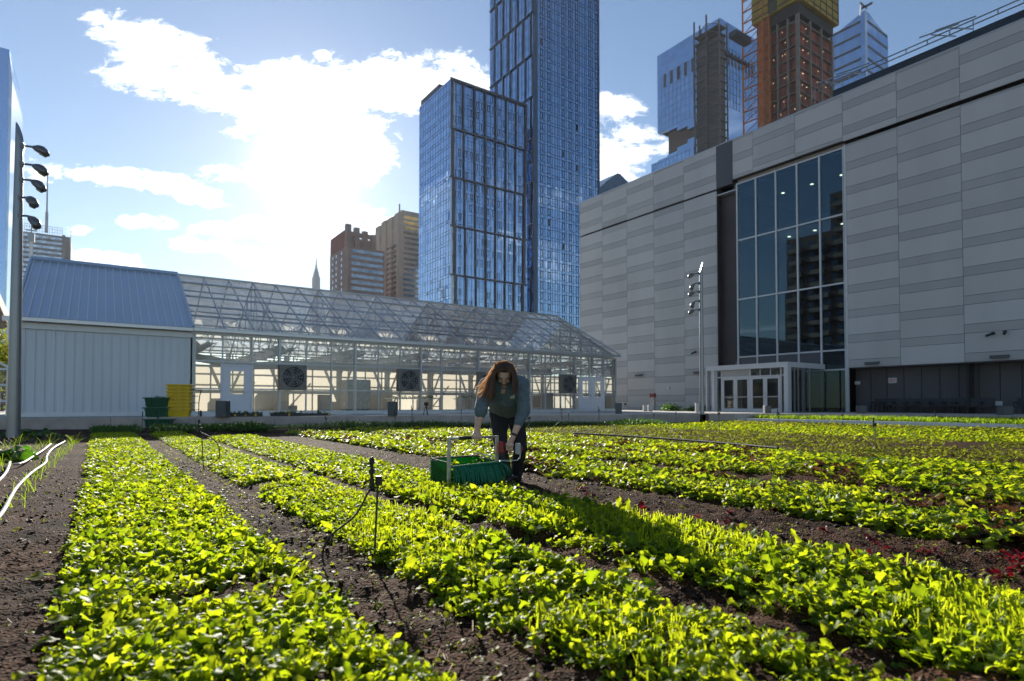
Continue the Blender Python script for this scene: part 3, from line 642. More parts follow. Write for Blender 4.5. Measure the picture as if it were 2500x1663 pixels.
for z in (2.2, 2.9): b.box(SX1, GX1, GB + .5, GB + .56, z, z + .09)
b.build('shadow_brace', M['gh_frame'], gh)
b = MB()
for x, w, h in ((6.2, .9, 1.5), (9.0, 1.6, 1.9), (13.6, 1.2, 1.3), (16.4, 2.2, 2.2), (20.8, 1.1, 1.7), (24.4, 2.4, 1.9)): b.box(x, x + w, GB + .8, GB + 1.6, T, h)
b.build('rear_shadow_block', M['panel_dark'], gh)  # unseen blocks added outside, only to throw shadows onto the back wall
b = MB(); b.quad((SX1 + .03, GY + .1, T), (SX1 + .03, GB, T), (SX1 + .03, GB, EZ), (SX1 + .03, GY + .1, EZ)); b.poly([(SX1 + .03, GY, EZ), (SX1 + .03, GB, EZ), (SX1 + .03, RY, RZ - .1)]); b.build('end_wall', M['polyc'], gh)
b = MB(); b.quad((SX1, GY, T + .012), (GX1, GY, T + .012), (GX1, GB, T + .012), (SX1, GB, T + .012)); b.build('floor', M['concrete_pale'], gh)
for x, y, w, h, mt in ((7.2, 30.2, .5, .55, 'panel_dark'), (7.75, 30.4, .45, .35, 'concrete_pale'), (9.2, 30.0, .6, .9, 'concrete_pale'), (13.0, 30.6, .5, .5, 'panel_dark'), (18.6, 30.2, .7, .75, 'concrete_pale'), (23.8, 30.1, .6, 1.1, 'panel_dark')):
    b = MB(); b.box(x, x + w, y, y + .45, T + .014, T + h); b.box(x - .01, x + w + .01, y - .01, y + .46, T + h + .001, T + h + .04)
    tag(b.build('storage_box', M[mt], bevel=.02), 'storage box on the greenhouse floor, ' + {7.2: 'left of the first fan', 7.75: 'smaller one beside the box left of the first fan', 9.2: 'tall one under the left fan', 13.0: 'beside the wrapped pallet', 18.6: 'behind the person', 23.8: 'tallest one near the right end'}[x], 'storage box')
# doors
def gh_door(x0, x1, n, label):
    d = MB(); z0, z1 = T + .02, 2.6; d.box(x0, x0 + .07, GY - .11, GY - .062, z0, z1); d.box(x1 - .07, x1, GY - .11, GY - .062, z0, z1); d.box(x0 + .07, x1 - .07, GY - .11, GY - .062, z1 - .07, z1)
    w = (x1 - x0 - .14) / n
    for i in range(n):
        a = x0 + .07 + w * i + .008; c = a + w - .016; g0, g1 = (a + w * .27, c - w * .25); h0, h1 = z0 + .9, z1 - .3
        for q in ((a, g0, z0, z1 - .08), (g1, c, z0, z1 - .08), (g0, g1, z0, h0), (g0, g1, h1, z1 - .08)): d.box(q[0], q[1], GY - .1, GY - .065, q[2], q[3])
    o = d.build('door', M['door'], gh); o['label'] = label
    for i in range(n):
        a = x0 + .07 + w * i + .008; c = a + w - .016; g0, g1 = (a + w * .27, c - w * .25); h0, h1 = z0 + .9, z1 - .3
        g = MB(); g.quad((g0, GY - .09, h0), (g1, GY - .09, h0), (g1, GY - .09, h1), (g0, GY - .09, h1)); g.build('window', M['gh_glass'], o)
    g = MB(); hx = x1 - .2 if n == 1 else (x0 + x1) / 2 - .09; g.bar((hx, GY - .14, z0 + .98), (hx - .14, GY - .14, z0 + .98), .03); g.box(hx - .02, hx + .03, GY - .14, GY - .1, z0 + .93, z0 + 1.05); g.build('handle', M['alu'], o)
gh_door(4.46, 5.8, 1, 'single white door with a tall window'); 
xd0 = yp(1412, 960, 28.9)[0]; xd1 = yp(1476, 960, 28.9)[0]; gh_door(xd0, xd1, 2, 'white double door near the right end')
# exhaust fans
def fan(x0, w=1.2):
    z0, z1, y0 = 1.5, 2.66, GY - .42
    b = MB(); b.box(x0, x0 + w, y0 + .06, GY - .055, z0, z1)
    for q in ((x0, x0 + .06, z0, z1), (x0 + w - .06, x0 + w, z0, z1), (x0 + .06, x0 + w - .06, z0, z0 + .06), (x0 + .06, x0 + w - .06, z1 - .06, z1)): b.box(q[0], q[1], y0, y0 + .06, q[2], q[3])
    cx, cz, rr = x0 + w / 2, (z0 + z1) / 2, .5; n = 28
    for i in range(n):       # square plate with a round mouth
        a0, a1 = 2 * math.pi * i / n, 2 * math.pi * (i + 1) / n
        def sq(a): c, s = math.cos(a), math.sin(a); k = (w / 2 - .05) / max(abs(c), abs(s)); return (cx + c * k, y0 + .02, cz + s * k * (z1 - z0) / w)
        b.quad((cx + rr * math.cos(a0), y0 + .02, cz + rr * math.sin(a0)), (cx + rr * math.cos(a1), y0 + .02, cz + rr * math.sin(a1)), sq(a1), sq(a0))
    f_ = b.build('exhaust_fan', M['fan_box'], gh)
    d = MB(); d.lathe((cx, y0 + .05, cz), [(rr, 0), (rr, .004)], 28, (0, 1, 0)); d.build('dark_mouth', M['black'], f_)
    for k in range(5):
        a = 2 * math.pi * k / 5 + .6; ca, sa = math.cos(a), math.sin(a); d = MB(); P = lambda r_, t, yy: (cx + ca * r_ - sa * t, y0 + yy, cz + sa * r_ + ca * t)
        d.poly([P(.08, -.04, .02), P(.46, -.13, .045), P(.47, .1, .01), P(.08, .04, .0)]); d.build('fan_blade', M['charcoal'], f_)
    d = MB(); d.lathe((cx, y0 - .01, cz), [(.09, 0), (.09, .05)], 14, (0, 1, 0)); d.build('hub', M['black'], f_)
    d = MB()
    for rr_ in (.15, .27, .39, .5):
        pts = [(cx + rr_ * math.cos(t), y0 - .02, cz + rr_ * math.sin(t)) for t in np.linspace(0, 2 * math.pi, 29)]; d.tube(pts, .006, 4, False)
    for t in np.linspace(0, math.pi, 7)[:-1]: d.bar((cx + .5 * math.cos(t), y0 - .02, cz + .5 * math.sin(t)), (cx - .5 * math.cos(t), y0 - .02, cz - .5 * math.sin(t)), .01)
    d.build('guard', M['pole'], f_)
for u in (684, 974, 1170, 1372): fan(yp(u, 925, 28.6)[0])
# things inside the greenhouse
M['wrap'] = pm('plastic_wrapped_bags', (.3, .38, .45), .25, 0, .2, 6, .4, 8)
wp = thing('wrapped_pallet', 'tall pallet of bags wrapped in blue-grey plastic inside the greenhouse', 'pallet', (11.6, 31.5, T))
b = MB(); b.box(11, 12.3, 31, 32.1, T + .13, 2.15); b.build('wrapped_load', M['wrap'], wp, bevel=.08)
b = MB()
for q in (31.0, 31.5, 32.0): b.box(11, 12.3, q, q + .1, T + .012, T + .1)
b.box(11, 12.3, 31, 32.1, T + .1, T + .125); b.build('pallet_base', pm('pallet_wood', (.3, .2, .11), .8, 0, .2, 8), wp)
def bench(x0, x1, y, label):
    t = thing('bench', label, 'bench', ((x0 + x1) / 2, y, T)); b = MB(); b.box(x0, x1, y - .6, y + .6, 1.12, 1.18); b.build('bench_top', M['gh_frame'], t)
    for x in (x0 + .2, x1 - .2):
        b = MB(); b.box(x - .03, x + .03, y - .5, y - .44, T, 1.12); b.box(x - .03, x + .03, y + .44, y + .5, T, 1.12); b.box(x - .02, x + .02, y - .44, y + .44, .62, .68); b.build('leg', M['gh_frame'], t)
    r = np.random.default_rng(int(x0 * 10)); n = 160
    V, F, tt = scatter(np.c_[r.uniform(x0 + .1, x1 - .1, n), r.uniform(y - .5, y + .5, n), np.full(n, 1.2)], r.uniform(0, 6.28, n), np.radians(r.uniform(0, 60, n)), r.uniform(.12, .3, n), r.normal(0, .3, n), LO, r.integers(0, 3, n), r.uniform(0, .84, n))
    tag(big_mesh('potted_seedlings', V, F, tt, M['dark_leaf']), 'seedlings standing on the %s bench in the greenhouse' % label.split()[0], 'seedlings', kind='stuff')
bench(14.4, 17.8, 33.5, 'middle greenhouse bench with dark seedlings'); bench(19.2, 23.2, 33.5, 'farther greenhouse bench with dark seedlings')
b = MB(); cy_ = GY + 3.1
b.tube([(SX1 + .3, cy_, 3.1), (6.0, cy_, 2.75), (9, cy_ + .2, 2.9), (14, cy_ + .3, 2.95), (20, cy_ + .3, 2.95), (26, cy_ + .3, 3.0)], .2, 12)
tag(b.build('air_tube', M['cloth'], smooth=True), 'white plastic air tube hanging under the greenhouse trusses', 'air tube')
# ------------------------------------------------------------------ grey panel building on the right
FX = 36.7; K = FX / 34
def ky(y): return y * K
def kz(z): return (z - H) * K + H
bl = thing('grey_panel_building', 'large grey panel-clad building with a tall glass window at the right', 'building', (36, 15, .25))
YN, YS = ky(38.24), -16.0
ZT, ZL = kz(18.2), kz(15.295)         # parapet top, bottom of the upper volume
YR1, YR0, YW1, YW0 = ky(24.46), ky(22.98), ky(22.93), ky(16.2)     # recess and window
ZW0, ZW1 = kz(3.842), kz(15.18)
YB = YW0 - .05; YJ = ky(13.46)                # dark base band runs from here to the right
ZB = kz(2.8)
b = MB()
b.box(FX + .06, FX + 30, YR1, YN - .02, -.1, ZL); b.box(FX + .06, FX + 30, YB, YW0, -.1, ZL - .01); b.box(FX + .06, FX + 30, YS, YB, ZB, ZL); b.box(FX + 1.1, FX + 30, YS, YB, -.1, ZB - .005)
b.box(FX + .4, FX + 30, YS, YN - .02, ZL + .004, ZL + .24); b.box(FX + .06, FX + 30, YS, YN - .02, ZL + .245, ZT - .02)
b.build('wall_core', M['joint'], bl)
light, dark = MB(), MB(); JW = .02; PY = 2.766 * K; NB, WB = .432 * K, .944 * K
cols = []
y = YN; i = 0
while y > YR1 + .05: cols.append((max(y - PY, YR1), y, i)); y -= PY; i += 1
cols.append((YJ, YW0, 6)); y = YJ; i = 7
while y > YS: cols.append((y - PY, y, i)); y -= PY; i += 1
def column(y0, y1, z0, z1, ph):
    z = ph; k = 0
    while z < z1:
        h = NB if k % 2 == 0 else WB; a, c = max(z, z0), min(z + h, z1)
        if c - a > .05:
            m = dark if k % 2 == 0 else light; m.tint = random.random()
            m.box(FX - .0, FX + .055, y0 + JW / 2, y1 - JW / 2, a + JW / 2, c - JW / 2)
        z += h; k += 1
zref = xp(1470, 763.9, FX)[2]        # a joint where neighbouring bands meet corner to corner
for y0, y1, i in cols:
    # even columns: band bottom at zref ; odd columns: band top at zref
    ph = zref - 12 * (NB + WB) - (0 if i % 2 == 0 else NB)
    z0 = ZB if y1 <= YW0 + .01 else .2
    column(y0, y1, z0, ZL - (.12 if y0 >= YR1 - .01 else .0), ph)
    ph2 = ZT - 3 * (NB + WB) - (WB if i % 2 == 0 else .12)
    if not (YR0 - .8 < y0 and y1 < YR1): column(y0, y1, ZL + (.02 if y0 >= YR1 - .01 else .24), ZT, ph2)
# upper band over the window, beside the dark plate
yy = YW0
for n_ in range(3):
    y1 = min(yy + PY, YR0 + .25); column(yy, y1, ZL + .3, ZT, ZT - 3 * (NB + WB) - (WB if n_ % 2 else .12)); yy = y1
light.build('panel_cladding', M['panel'], bl); dark.build('band_cladding', M['panel_dark'], bl)
b = MB(); b.box(FX - .01, FX + .05, YR0 + .28, YR1 - .01, ZL + .02, ZT); b.build('dark_plate', M['dark_panel'], bl)
b = MB(); b.box(FX + .41, FX + .46, YS, YW0, ZL + .002, ZL + .235); b.box(FX + .3, FX + .39, YW0, YW1 + .1, ZW1 + .03, ZL + .34); b.build('reveal', pm('reveal_strip', (.3, .26, .22), .7), bl)
b = MB(); b.box(FX - .02, FX + .2, YS, YN, ZT, ZT + .05); b.build('coping', M['alu'], bl)
# tall dark recess beside the window
b = MB(); b.box(FX + .5, FX + .6, YW1 + .03, YR1, .2, ZL - 1.6); b.tint = .9; b.box(FX + .49, FX + .6, YW1 + .03, YR1, ZL - 1.59, ZL - .5); b.tint = .2; b.box(FX + .05, FX + .5, YR1 - .04, YR1 - .001, .2, ZL - .3)
b.build('recess_panel', pm('umber_panel', (.05, .042, .045), .5, 0, .12, 1, .02, 20, .3), bl)
b = MB(); b.box(FX + .02, FX + .5, YW1 + .03, YR1 - .05, ZL - .5, ZL - .44); b.build('recess_shelf', M['alu'], bl)
# curtain wall
MU = [YW1 - (YW1 - YW0) * i / 5 for i in range(6)]
TR = [ZW1, kz(11.45), kz(7.585), ZW0]
fr = MB()
for i, y in enumerate(MU):
    zb = .25 if i >= 4 else 2.6
    fr.box(FX + .0, FX + .16, y - .045, y + .045, zb, ZW1 + .05)
for z in TR: fr.box(FX + .02, FX + .14, YW0 + .05, YW1 - .05, z - .045, z + .045)
fr.box(FX + .02, FX + .14, YW0 + .05, MU[4] - .05, ZB - .1, ZB - .02); fr.box(FX - .03, FX + .1, YW0 - .16, YW0 - .05, .25, ZW1 + .1)
cw = fr.build('window', M['alu_pale'], bl); cw['label'] = 'five by three pane curtain wall window'
for i in range(5):
    for k in range(3):
        g = MB(); jx = random.uniform(-.004, .004); g.quad((FX + .09 + jx, MU[i] - .04, TR[k + 1] + .04), (FX + .09, MU[i + 1] + .04, TR[k + 1] + .04), (FX + .09 - jx, MU[i + 1] + .04, TR[k] - .04), (FX + .09, MU[i] - .04, TR[k] - .04)); g.build('pane', M['win_glass'], cw)
g = MB(); g.quad((FX + .09, MU[4] - .04, .3), (FX + .09, MU[5] + .04, .3), (FX + .09, MU[5] + .04, ZB - .1), (FX + .09, MU[4] - .04, ZB - .1)); g.quad((FX + .09, MU[4] - .04, ZB), (FX + .09, MU[5] + .04, ZB), (FX + .09, MU[5] + .04, ZW0 - .04), (FX + .09, MU[4] - .04, ZW0 - .04)); g.build('low_pane', M['win_glass'], cw)
g = MB()
for i in range(4): g.box(FX + .07, FX + .1, MU[i + 1] + .045, MU[i] - .045, 2.6, ZW0 - .045)
g.build('spandrel', M['dark_panel'], bl)
# room behind the glass: floors, back wall, a few lit downlights
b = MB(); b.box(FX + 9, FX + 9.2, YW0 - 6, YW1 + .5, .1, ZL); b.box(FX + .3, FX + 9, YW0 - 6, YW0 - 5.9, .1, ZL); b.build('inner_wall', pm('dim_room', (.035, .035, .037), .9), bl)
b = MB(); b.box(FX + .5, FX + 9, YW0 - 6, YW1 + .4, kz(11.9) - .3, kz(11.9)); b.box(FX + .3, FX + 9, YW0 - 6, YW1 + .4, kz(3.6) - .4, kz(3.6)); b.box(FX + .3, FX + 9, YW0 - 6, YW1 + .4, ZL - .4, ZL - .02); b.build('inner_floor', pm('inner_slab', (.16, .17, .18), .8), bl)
M['lamp_on'] = emit_mat('lit_downlight', (1, .72, .4), 6)
for yy, zz in ((18.8, 0), (20.6, 0), (22.4, 0), (19.3, 1), (21.3, 1), (23.4, 1)):
    b = MB(); b.lathe((FX + 2.6 + zz, yy, kz(11.9) - .33 if zz == 0 else ZL - .43), [(.11, 0), (.11, .03)], 12); b.build('downlight', M['lamp_on'], bl)
# dark base band
b = MB(); y = YB - .01
while y > YS: b.tint = random.random(); b.box(FX + 1.05, FX + 1.1, y - .86, y - .02, .2, ZB - .02); y -= .88
b.build('base_panel', M['dark_panel'], bl)
b = MB(); b.box(FX + .02, FX + 1.05, YS, YB, ZB - .03, ZB - .004); b.box(FX + .05, FX + 1.05, YB, YB + .05, .2, ZB - .04); b.build('soffit', M['dark_panel'], bl)
# setback penthouse with rail
ZP = xp(2500, 23, FX + 2)[2]; YP1 = xp(2033, 222, FX + 2)[1]
ph = MB(); y = YP1
while y > YS: ph.tint = random.random(); ph.box(FX + 2, FX + 20, max(y - 1.2, YS) + .008, y, ZT - .5, ZP); y -= 1.2
ph.build('penthouse', M['navy'], bl)
rl = MB(); A = xp(2026, 197, FX + 2.6); B = xp(2500, 0, FX + 2.6); zA = (A[2] + B[2]) / 2
for dz in (0, -.28): rl.tube([(FX + 2.6, A[1] + 1, zA + dz), (FX + 2.6, YS, zA + dz)], .035, 6)
y = A[1] + 1
while y > YS: rl.bar((FX + 2.6, y, zA - .28), (FX + 2.6, y, zA), .05); rl.bar((FX + 2.6, y, ZP - .1), (FX + 2.6, y, zA - .28), .03) if int(y * 10) % 4 == 0 else None; y -= 1.1
for yy in (A[1], A[1] - 1.4, xp(2330, 85, FX + 2.6)[1], xp(2290, 90, FX + 2.6)[1]):
    rl.bar((FX + 2.2, yy + .8, zA + .12), (FX + 3, yy - .9, zA + .35), .06); rl.bar((FX + 2.4, yy - .9, zA - .6), (FX + 2.8, yy + .4, zA + .3), .07)
rl.build('roof_rail', M['pole'], bl)
# ------------------------------------------------------------------ entrance vestibule
VX = 30.11 * K; VY0 = xp(1924, 950, VX)[1]; VY1 = xp(1723, 950, VX)[1]; VZ = xp(1923, 883, VX)[2]; VB = .27
ve = thing('entrance_vestibule', 'glazed entrance porch with pale frame and double doors in front of the tall window', 'porch', (VX, (VY0 + VY1) / 2, VB))
b = MB(); fw_ = .26
b.box(VX, FX - .02, VY0, VY1, VZ - .3, VZ); b.box(VX, VX + .35, VY0, VY0 + fw_, VB - .1, VZ - .301); b.box(VX, VX + .35, VY1 - .1, VY1, VB - .1, VZ - .301); b.box(VX + .05, VX + .3, VY1 - .62, VY1 - .42, VB - .1, VZ - .301)
b.build('portal_frame', M['alu_pale'], ve)
vi = VX + .22; ya, yb = VY0 + fw_, VY1 - .62; zt = VB + 2.2
fr = MB(); W = yb - ya; e0, e1 = ya + .3, yb - .42; mid_ = (e0 + e1) / 2
for y in (ya + .03, e0, mid_, e1, yb - .03): fr.box(vi, vi + .08, y - .04, y + .04, VB, VZ - .31)
for q in ((ya + .07, e0 - .04), (e0 + .04, mid_ - .04), (mid_ + .04, e1 - .04), (e1 + .04, yb - .07)): fr.box(vi + .01, vi + .07, q[0], q[1], zt, zt + .07)
for y in np.linspace(e0, mid_, 4)[1:-1]: fr.box(vi + .02, vi + .06, y - .025, y + .025, zt + .071, VZ - .31)
fr.build('door_frame', M['alu_pale'], ve)
gl = MB(); gl.quad((vi + .04, yb, VB), (vi + .04, ya, VB), (vi + .04, ya, VZ - .31), (vi + .04, yb, VZ - .31)); gl.build('glazing', M['door_glass'], ve)
g = MB(); g.box(vi + .03, vi + .05, mid_ + .05, e1 - .05, zt + .075, VZ - .312); g.build('transom_panel', M['panel_dark'], ve)
for c, (a0, a1) in enumerate(((e0, mid_), (mid_, e1))):
    w = (a1 - a0 - .1) / 2
    for i in range(2):
        s = a0 + .05 + w * i + .005; t_ = s + w - .01; d = MB(); x0, x1 = vi - .01, vi + .03
        for q in ((s, s + .12, VB + .02, zt - .01), (t_ - .12, t_, VB + .02, zt - .01), (s + .12, t_ - .12, VB + .02, VB + .26), (s + .12, t_ - .12, zt - .14, zt - .01)): d.box(x0, x1, q[0], q[1], q[2], q[3])
        o = d.build('door', M['alu_pale'], ve)
        h = MB(); h.tube([(x0 - .06, (t_ if i == 0 else s) + (-.06 if i == 0 else .06), VB + .85), (x0 - .06, (t_ if i == 0 else s) + (-.06 if i == 0 else .06), VB + 1.3)], .014, 6); h.box(x0 - .03, x0 - .012, s + .1, t_ - .1, VB + .95, VB + 1.0); h.build('handle', M['alu'], o)
sg = MB(); sg.quad((VX + .3, VY0 + .06, VB), (FX - .02, VY0 + .06, VB), (FX - .02, VY0 + .06, VZ - .3), (VX + .3, VY0 + .06, VZ - .3)); sg.build('side_glass', thin_glass('side_glass_tint', (.1, .2, .2), 2.6, 0, .01), ve)
sf = MB()
for x in (VX + .75, VX + 1.15, VX + 2.4): sf.box(x, x + .06, VY0 + .02, VY0 + .1, VB, VZ - .3)
sf.build('side_mullion', M['pole'], ve)
fl = MB(); fl.box(VX + .3, FX + .05, VY0 + .1, VY1, VB - .1, VB - .02); fl.build('porch_floor', M['concrete'], ve)
# ------------------------------------------------------------------ fixtures on the building
def wall_lamp(u, v, label, x=FX):
    P = xp(u, v, x - .12); b = MB(); b.box(x - .2, x - .06, P[1] - .38, P[1] + .38, P[2] - .05, P[2] + .06); b.hexa([(x - .2, P[1] - .36, P[2] - .11), (x - .1, P[1] - .36, P[2] - .11), (x - .1, P[1] + .36, P[2] - .11), (x - .2, P[1] + .36, P[2] - .11)], [(x - .2, P[1] - .38, P[2] - .052), (x - .06, P[1] - .38, P[2] - .052), (x - .06, P[1] + .38, P[2] - .052), (x - .2, P[1] + .38, P[2] - .052)])
    b.box(x - .06, x - .003, P[1] - .06, P[1] + .06, P[2] - .04, P[2] + .05)
    tag(b.build('wall_lamp', M['charcoal']), label, 'wall lamp', 'bar lamps on the grey wall')
wall_lamp(1560, 916, 'dark bar lamp on the grey wall furthest from the porch'); wall_lamp(1704, 909, 'dark bar lamp just behind the far light pole'); wall_lamp(2129, 886, 'dark bar lamp right of the tall window, above the exit sign'); wall_lamp(2440, 870, 'dark bar lamp at the right edge below the two cameras')
def camera_fix(u, v, label, dy=-.25):
    P = xp(u, v, FX - .2); b = MB(); b.tube([(FX - .003, P[1], P[2] + .06), (FX - .18, P[1], P[2] + .04)], .04, 8); b.tube([(FX - .18, P[1] - .02, P[2] + .05), (FX - .36, P[1] - dy, P[2] - .08)], .065, 10); b.ell((FX - .18, P[1], P[2] + .04), .085)
    tag(b.build('security_camera', M['black'], smooth=True), label, 'camera', 'security cameras on the grey wall')
camera_fix(1697, 861, 'black security camera beside the far light pole'); camera_fix(2424, 816, 'left of two black security cameras at the right edge'); camera_fix(2453, 812, 'rounder right one of two black security cameras', .02)
# exit sign
P = xp(2180, 929, FX + 1.03); ex = thing('exit_sign', 'white exit sign with red letters on the dark base wall', 'sign', (FX + 1.04, P[1], P[2]))
b = MB(); b.box(FX + .94, FX + 1.045, P[1] - .22, P[1] + .22, P[2] - .15, P[2] + .15); b.build('sign_box', M['white_metal'], ex, bevel=.01)
L3 = MB(); rX = FX + .93; hh, ww = .09, .05
def seg(y0, z0, y1, z1): L3.bar((rX, P[1] + y0, P[2] + z0), (rX, P[1] + y1, P[2] + z1), .018, .018)
for k, ch in enumerate('EXIT'):
    c = .135 - k * .09     # letters run along -Y as read from the farm
    if ch == 'E':
        seg(c + .03, -hh, c + .03, hh)
        for z in (-hh, 0, hh): seg(c + .03, z, c - .03, z)
    if ch == 'X': seg(c + .03, -hh, c - .03, hh); seg(c + .03, hh, c - .03, -hh)
    if ch == 'I': seg(c, -hh, c, hh)
    if ch == 'T': seg(c, -hh, c, hh); seg(c + .035, hh, c - .035, hh)
L3.build('lettering', pm('red_letters', (.6, .03, .03), .5), ex)
def wall_box(u, v, w, h, x, mat, label):
    P = xp(u, v, x - .05); b = MB(); b.box(x - .1, x - .003, P[1] - w / 2, P[1] + w / 2, P[2] - h / 2, P[2] + h / 2); b.box(x - .11, x - .101, P[1] - w * .35, P[1] + w * .35, P[2] - h * .3, P[2] + h * .3); b.box(x - .112, x - .1105, P[1] - w * .1, P[1] + w * .1, P[2] - h * .45, P[2] - h * .32)
    tag(b.build('wall_box', M[mat], bevel=.01), label, 'fitting')
wall_box(1632, 948, .22, .2, FX, 'white_metal', 'small white box on the grey wall above the shrubs'); wall_box(2093, 935, .3, .2, FX + 1.05, 'white_metal', 'small white box on the dark wall left of the exit sign'); wall_box(2437, 985, .34, .22, FX + 1.05, 'white_metal', 'small white box low on the dark wall at the right'); wall_box(1526, 987, .12, .16, FX, 'black', 'small black box low on the grey wall near the greenhouse corner')
# two-tone totem
P = z_ = zp(1594, 1004, .3); TX = 34.; P = xp(1594, 1003, TX); tt = thing('totem', 'slim grey totem with a red top panel by the far wall', 'sign', (TX, P[1], .25)); w = .2; zt_ = xp(1594, 961, TX)[2]
b = MB(); b.box(TX - .1, TX + .1, P[1] - w, P[1] + w, .22, zt_ - .3); b.build('post', M['panel_dark'], tt); b = MB(); b.box(TX - .12, TX + .12, P[1] - w - .01, P[1] + w + .01, zt_ - .29, zt_); b.build('red_panel', pm('dull_red', (.2, .045, .05), .5), tt)
# ------------------------------------------------------------------ city towers
ZG = -30.0
M['tw_glass'] = mirror_glass('tower_blue_glass', (.5, .67, .92), (.03, .07, .14), .62, .03, .1)
M['tw_glass2'] = mirror_glass('tower_pale_glass', (.7, .78, .85), (.5, .54, .58), .42, .05, .1)  # pale body puts bright cloud reflections into the glass colour
M['tw_frame'] = pm('tower_dark_frame', (.07, .07, .085), .5, .3, .1, .2)
M['tw_mull'] = pm('tower_mullion', (.07, .1, .15), .45, .4, .1, .2)
def corner(u, Z, ul, ur, vt):
    v = max(vt, 60); P = dep(u, v, Z); y1 = xp(ul, v, P[0])[1]; return P[0], yp(ur, v, P[1])[0], P[1], (y1 if y1 > P[1] + 5 else P[1] + 40), dep(u, vt, Z)[2]
def skin(x0, x1, y0, y1, z0, z1, fl, pw, mat, par, name='glass_skin', sp=.28, jit=.012, r=random.Random(3)):
    """reflective panes, each a hair out of true, on the two faces that look at the farm"""
    b = MB(); nz = max(1, round((z1 - z0) / fl)); f = (z1 - z0) / nz
    nx_ = max(1, round((x1 - x0) / pw)); ny_ = max(1, round((y1 - y0) / pw))
    for k in range(nz):
        for (za, zb) in ((z0 + k * f, z0 + (k + 1 - sp) * f), (z0 + (k + 1 - sp) * f, z0 + (k + 1) * f)):
            for i in range(nx_):
                b.tint = r.random(); a, c = x0 + (x1 - x0) * i / nx_, x0 + (x1 - x0) * (i + 1) / nx_; j = [r.uniform(-jit, jit) for _ in range(3)]
                b.quad((a, y0 + j[0], za), (c, y0 + j[1], za), (c, y0 + j[1] + j[2], zb), (a, y0 + j[0] + j[2], zb))
            for i in range(ny_):
                b.tint = r.random(); a, c = y1 + (y0 - y1) * i / ny_, y1 + (y0 - y1) * (i + 1) / ny_; j = [r.uniform(-jit, jit) for _ in range(3)]
                b.quad((x0 + j[0], a, za), (x0 + j[1], c, za), (x0 + j[1] + j[2], c, zb), (x0 + j[0] + j[2], a, zb))
    b.tint = .5; b.quad((x1, y0, z0), (x1, y1, z0), (x1, y1, z1), (x1, y0, z1)); b.quad((x1, y1, z0), (x0, y1, z0), (x0, y1, z1), (x1, y1, z1)); b.quad((x0, y0, z1), (x1, y0, z1), (x1, y1, z1), (x0, y1, z1))
    return b.build(name, mat, par), f
def grid(b, x0, x1, y0, y1, z0, z1, f, sp, t, xsl=(), ysl=(), d=.12):
    nz = round((z1 - z0) / f)
    for k in range(nz + 1):
        for z in ((z0 + k * f,) if sp is None else (z0 + k * f, z0 + (k - sp) * f)):
            if z0 <= z <= z1: b.box(x0 - d, x1, y0 - d, y0 - .02, z - t / 2, z + t / 2); b.box(x0 - d, x0 - .02, y0 - .01, y1, z - t / 2, z + t / 2)
    for x in xsl: b.box(x - t / 2, x + t / 2, y0 - d - .02, y0 - .03, z0, z1)
    for y in ysl: b.box(x0 - d - .02, x0 - .03, y - t / 2, y + t / 2, z0, z1)
# lower block of the pair
x0, x1, y0, y1, zt = corner(1100, 165, 1024, 1286, 192)
lb = thing('glass_tower', 'lower blue glass tower with a dark grid of heavy frames, left of the tallest one', 'tower', (x0, y0, ZG))
z0 = 2.0 - 26; _, f = skin(x0, x1, y0, y1, z0, zt, 3.05, 1.27, M['tw_glass'], lb)
b = MB(); grid(b, x0, x1, y0, y1, z0, zt, f, .28, .06, np.arange(x0 + .6, x1, 1.27), np.arange(y0 + .8, y1, 1.6), .06)
r = random.Random(4); n = round((zt - z0) / f)
for k in range(n):
    for i in range(14):
        if r.random() < .62:
            x = x0 + (x1 - x0) * (i + .3 + .2 * r.random()) / 14; za, zb = z0 + k * f + .35, z0 + (k + .68) * f
            for q in ((x, x + .1, za, zb), (x + .65, x + .75, za, zb), (x + .1, x + .65, za, za + .1), (x + .1, x + .65, zb - .1, zb)): b.box(q[0], q[1], y0 - .14, y0 - .07, q[2], q[3])
b.build('mullion_grid', M['tw_mull'], lb)
b = MB(); bd = 4.5 * f; z = zt; row = 0
fx0, fx1 = x0 + .3, x1 - .4
while z > -10:
    b.box(fx0 - .5, fx1 + .4, y0 - .4, y0 - .15, z - .45, z + (.3 if row == 0 else 0))
    ln = .022 * (zt - z)      # the frame leans slightly
    for i in range(8):
        x = fx0 + ln * 2.0 * (1 - i / 7) * .6 + (fx1 - fx0 - ln) * i / 7
        b.box(x - .17, x + .17, y0 - .42, y0 - .16, z - bd, z - .451) if 0 < i < 7 else b.box(x - .4, x + .35, y0 - .42, y0 - .16, z - bd, z - .451)
    z -= bd; row += 1
b.build('heavy_frame', M['tw_frame'], lb)
b = MB(); b.box(x0 + .05, x0 + 5, y0 + (y1 - y0) * .35, y1 - 1, zt, zt + 1.6); b.build('roof_parapet', M['tw_frame'], lb)
b = MB(); b.box(x0 - .03, x0 + 1.4, y0 - .05, y0 - .02, z0, zt); b.build('corner_strip', M['tw_glass2'], lb)
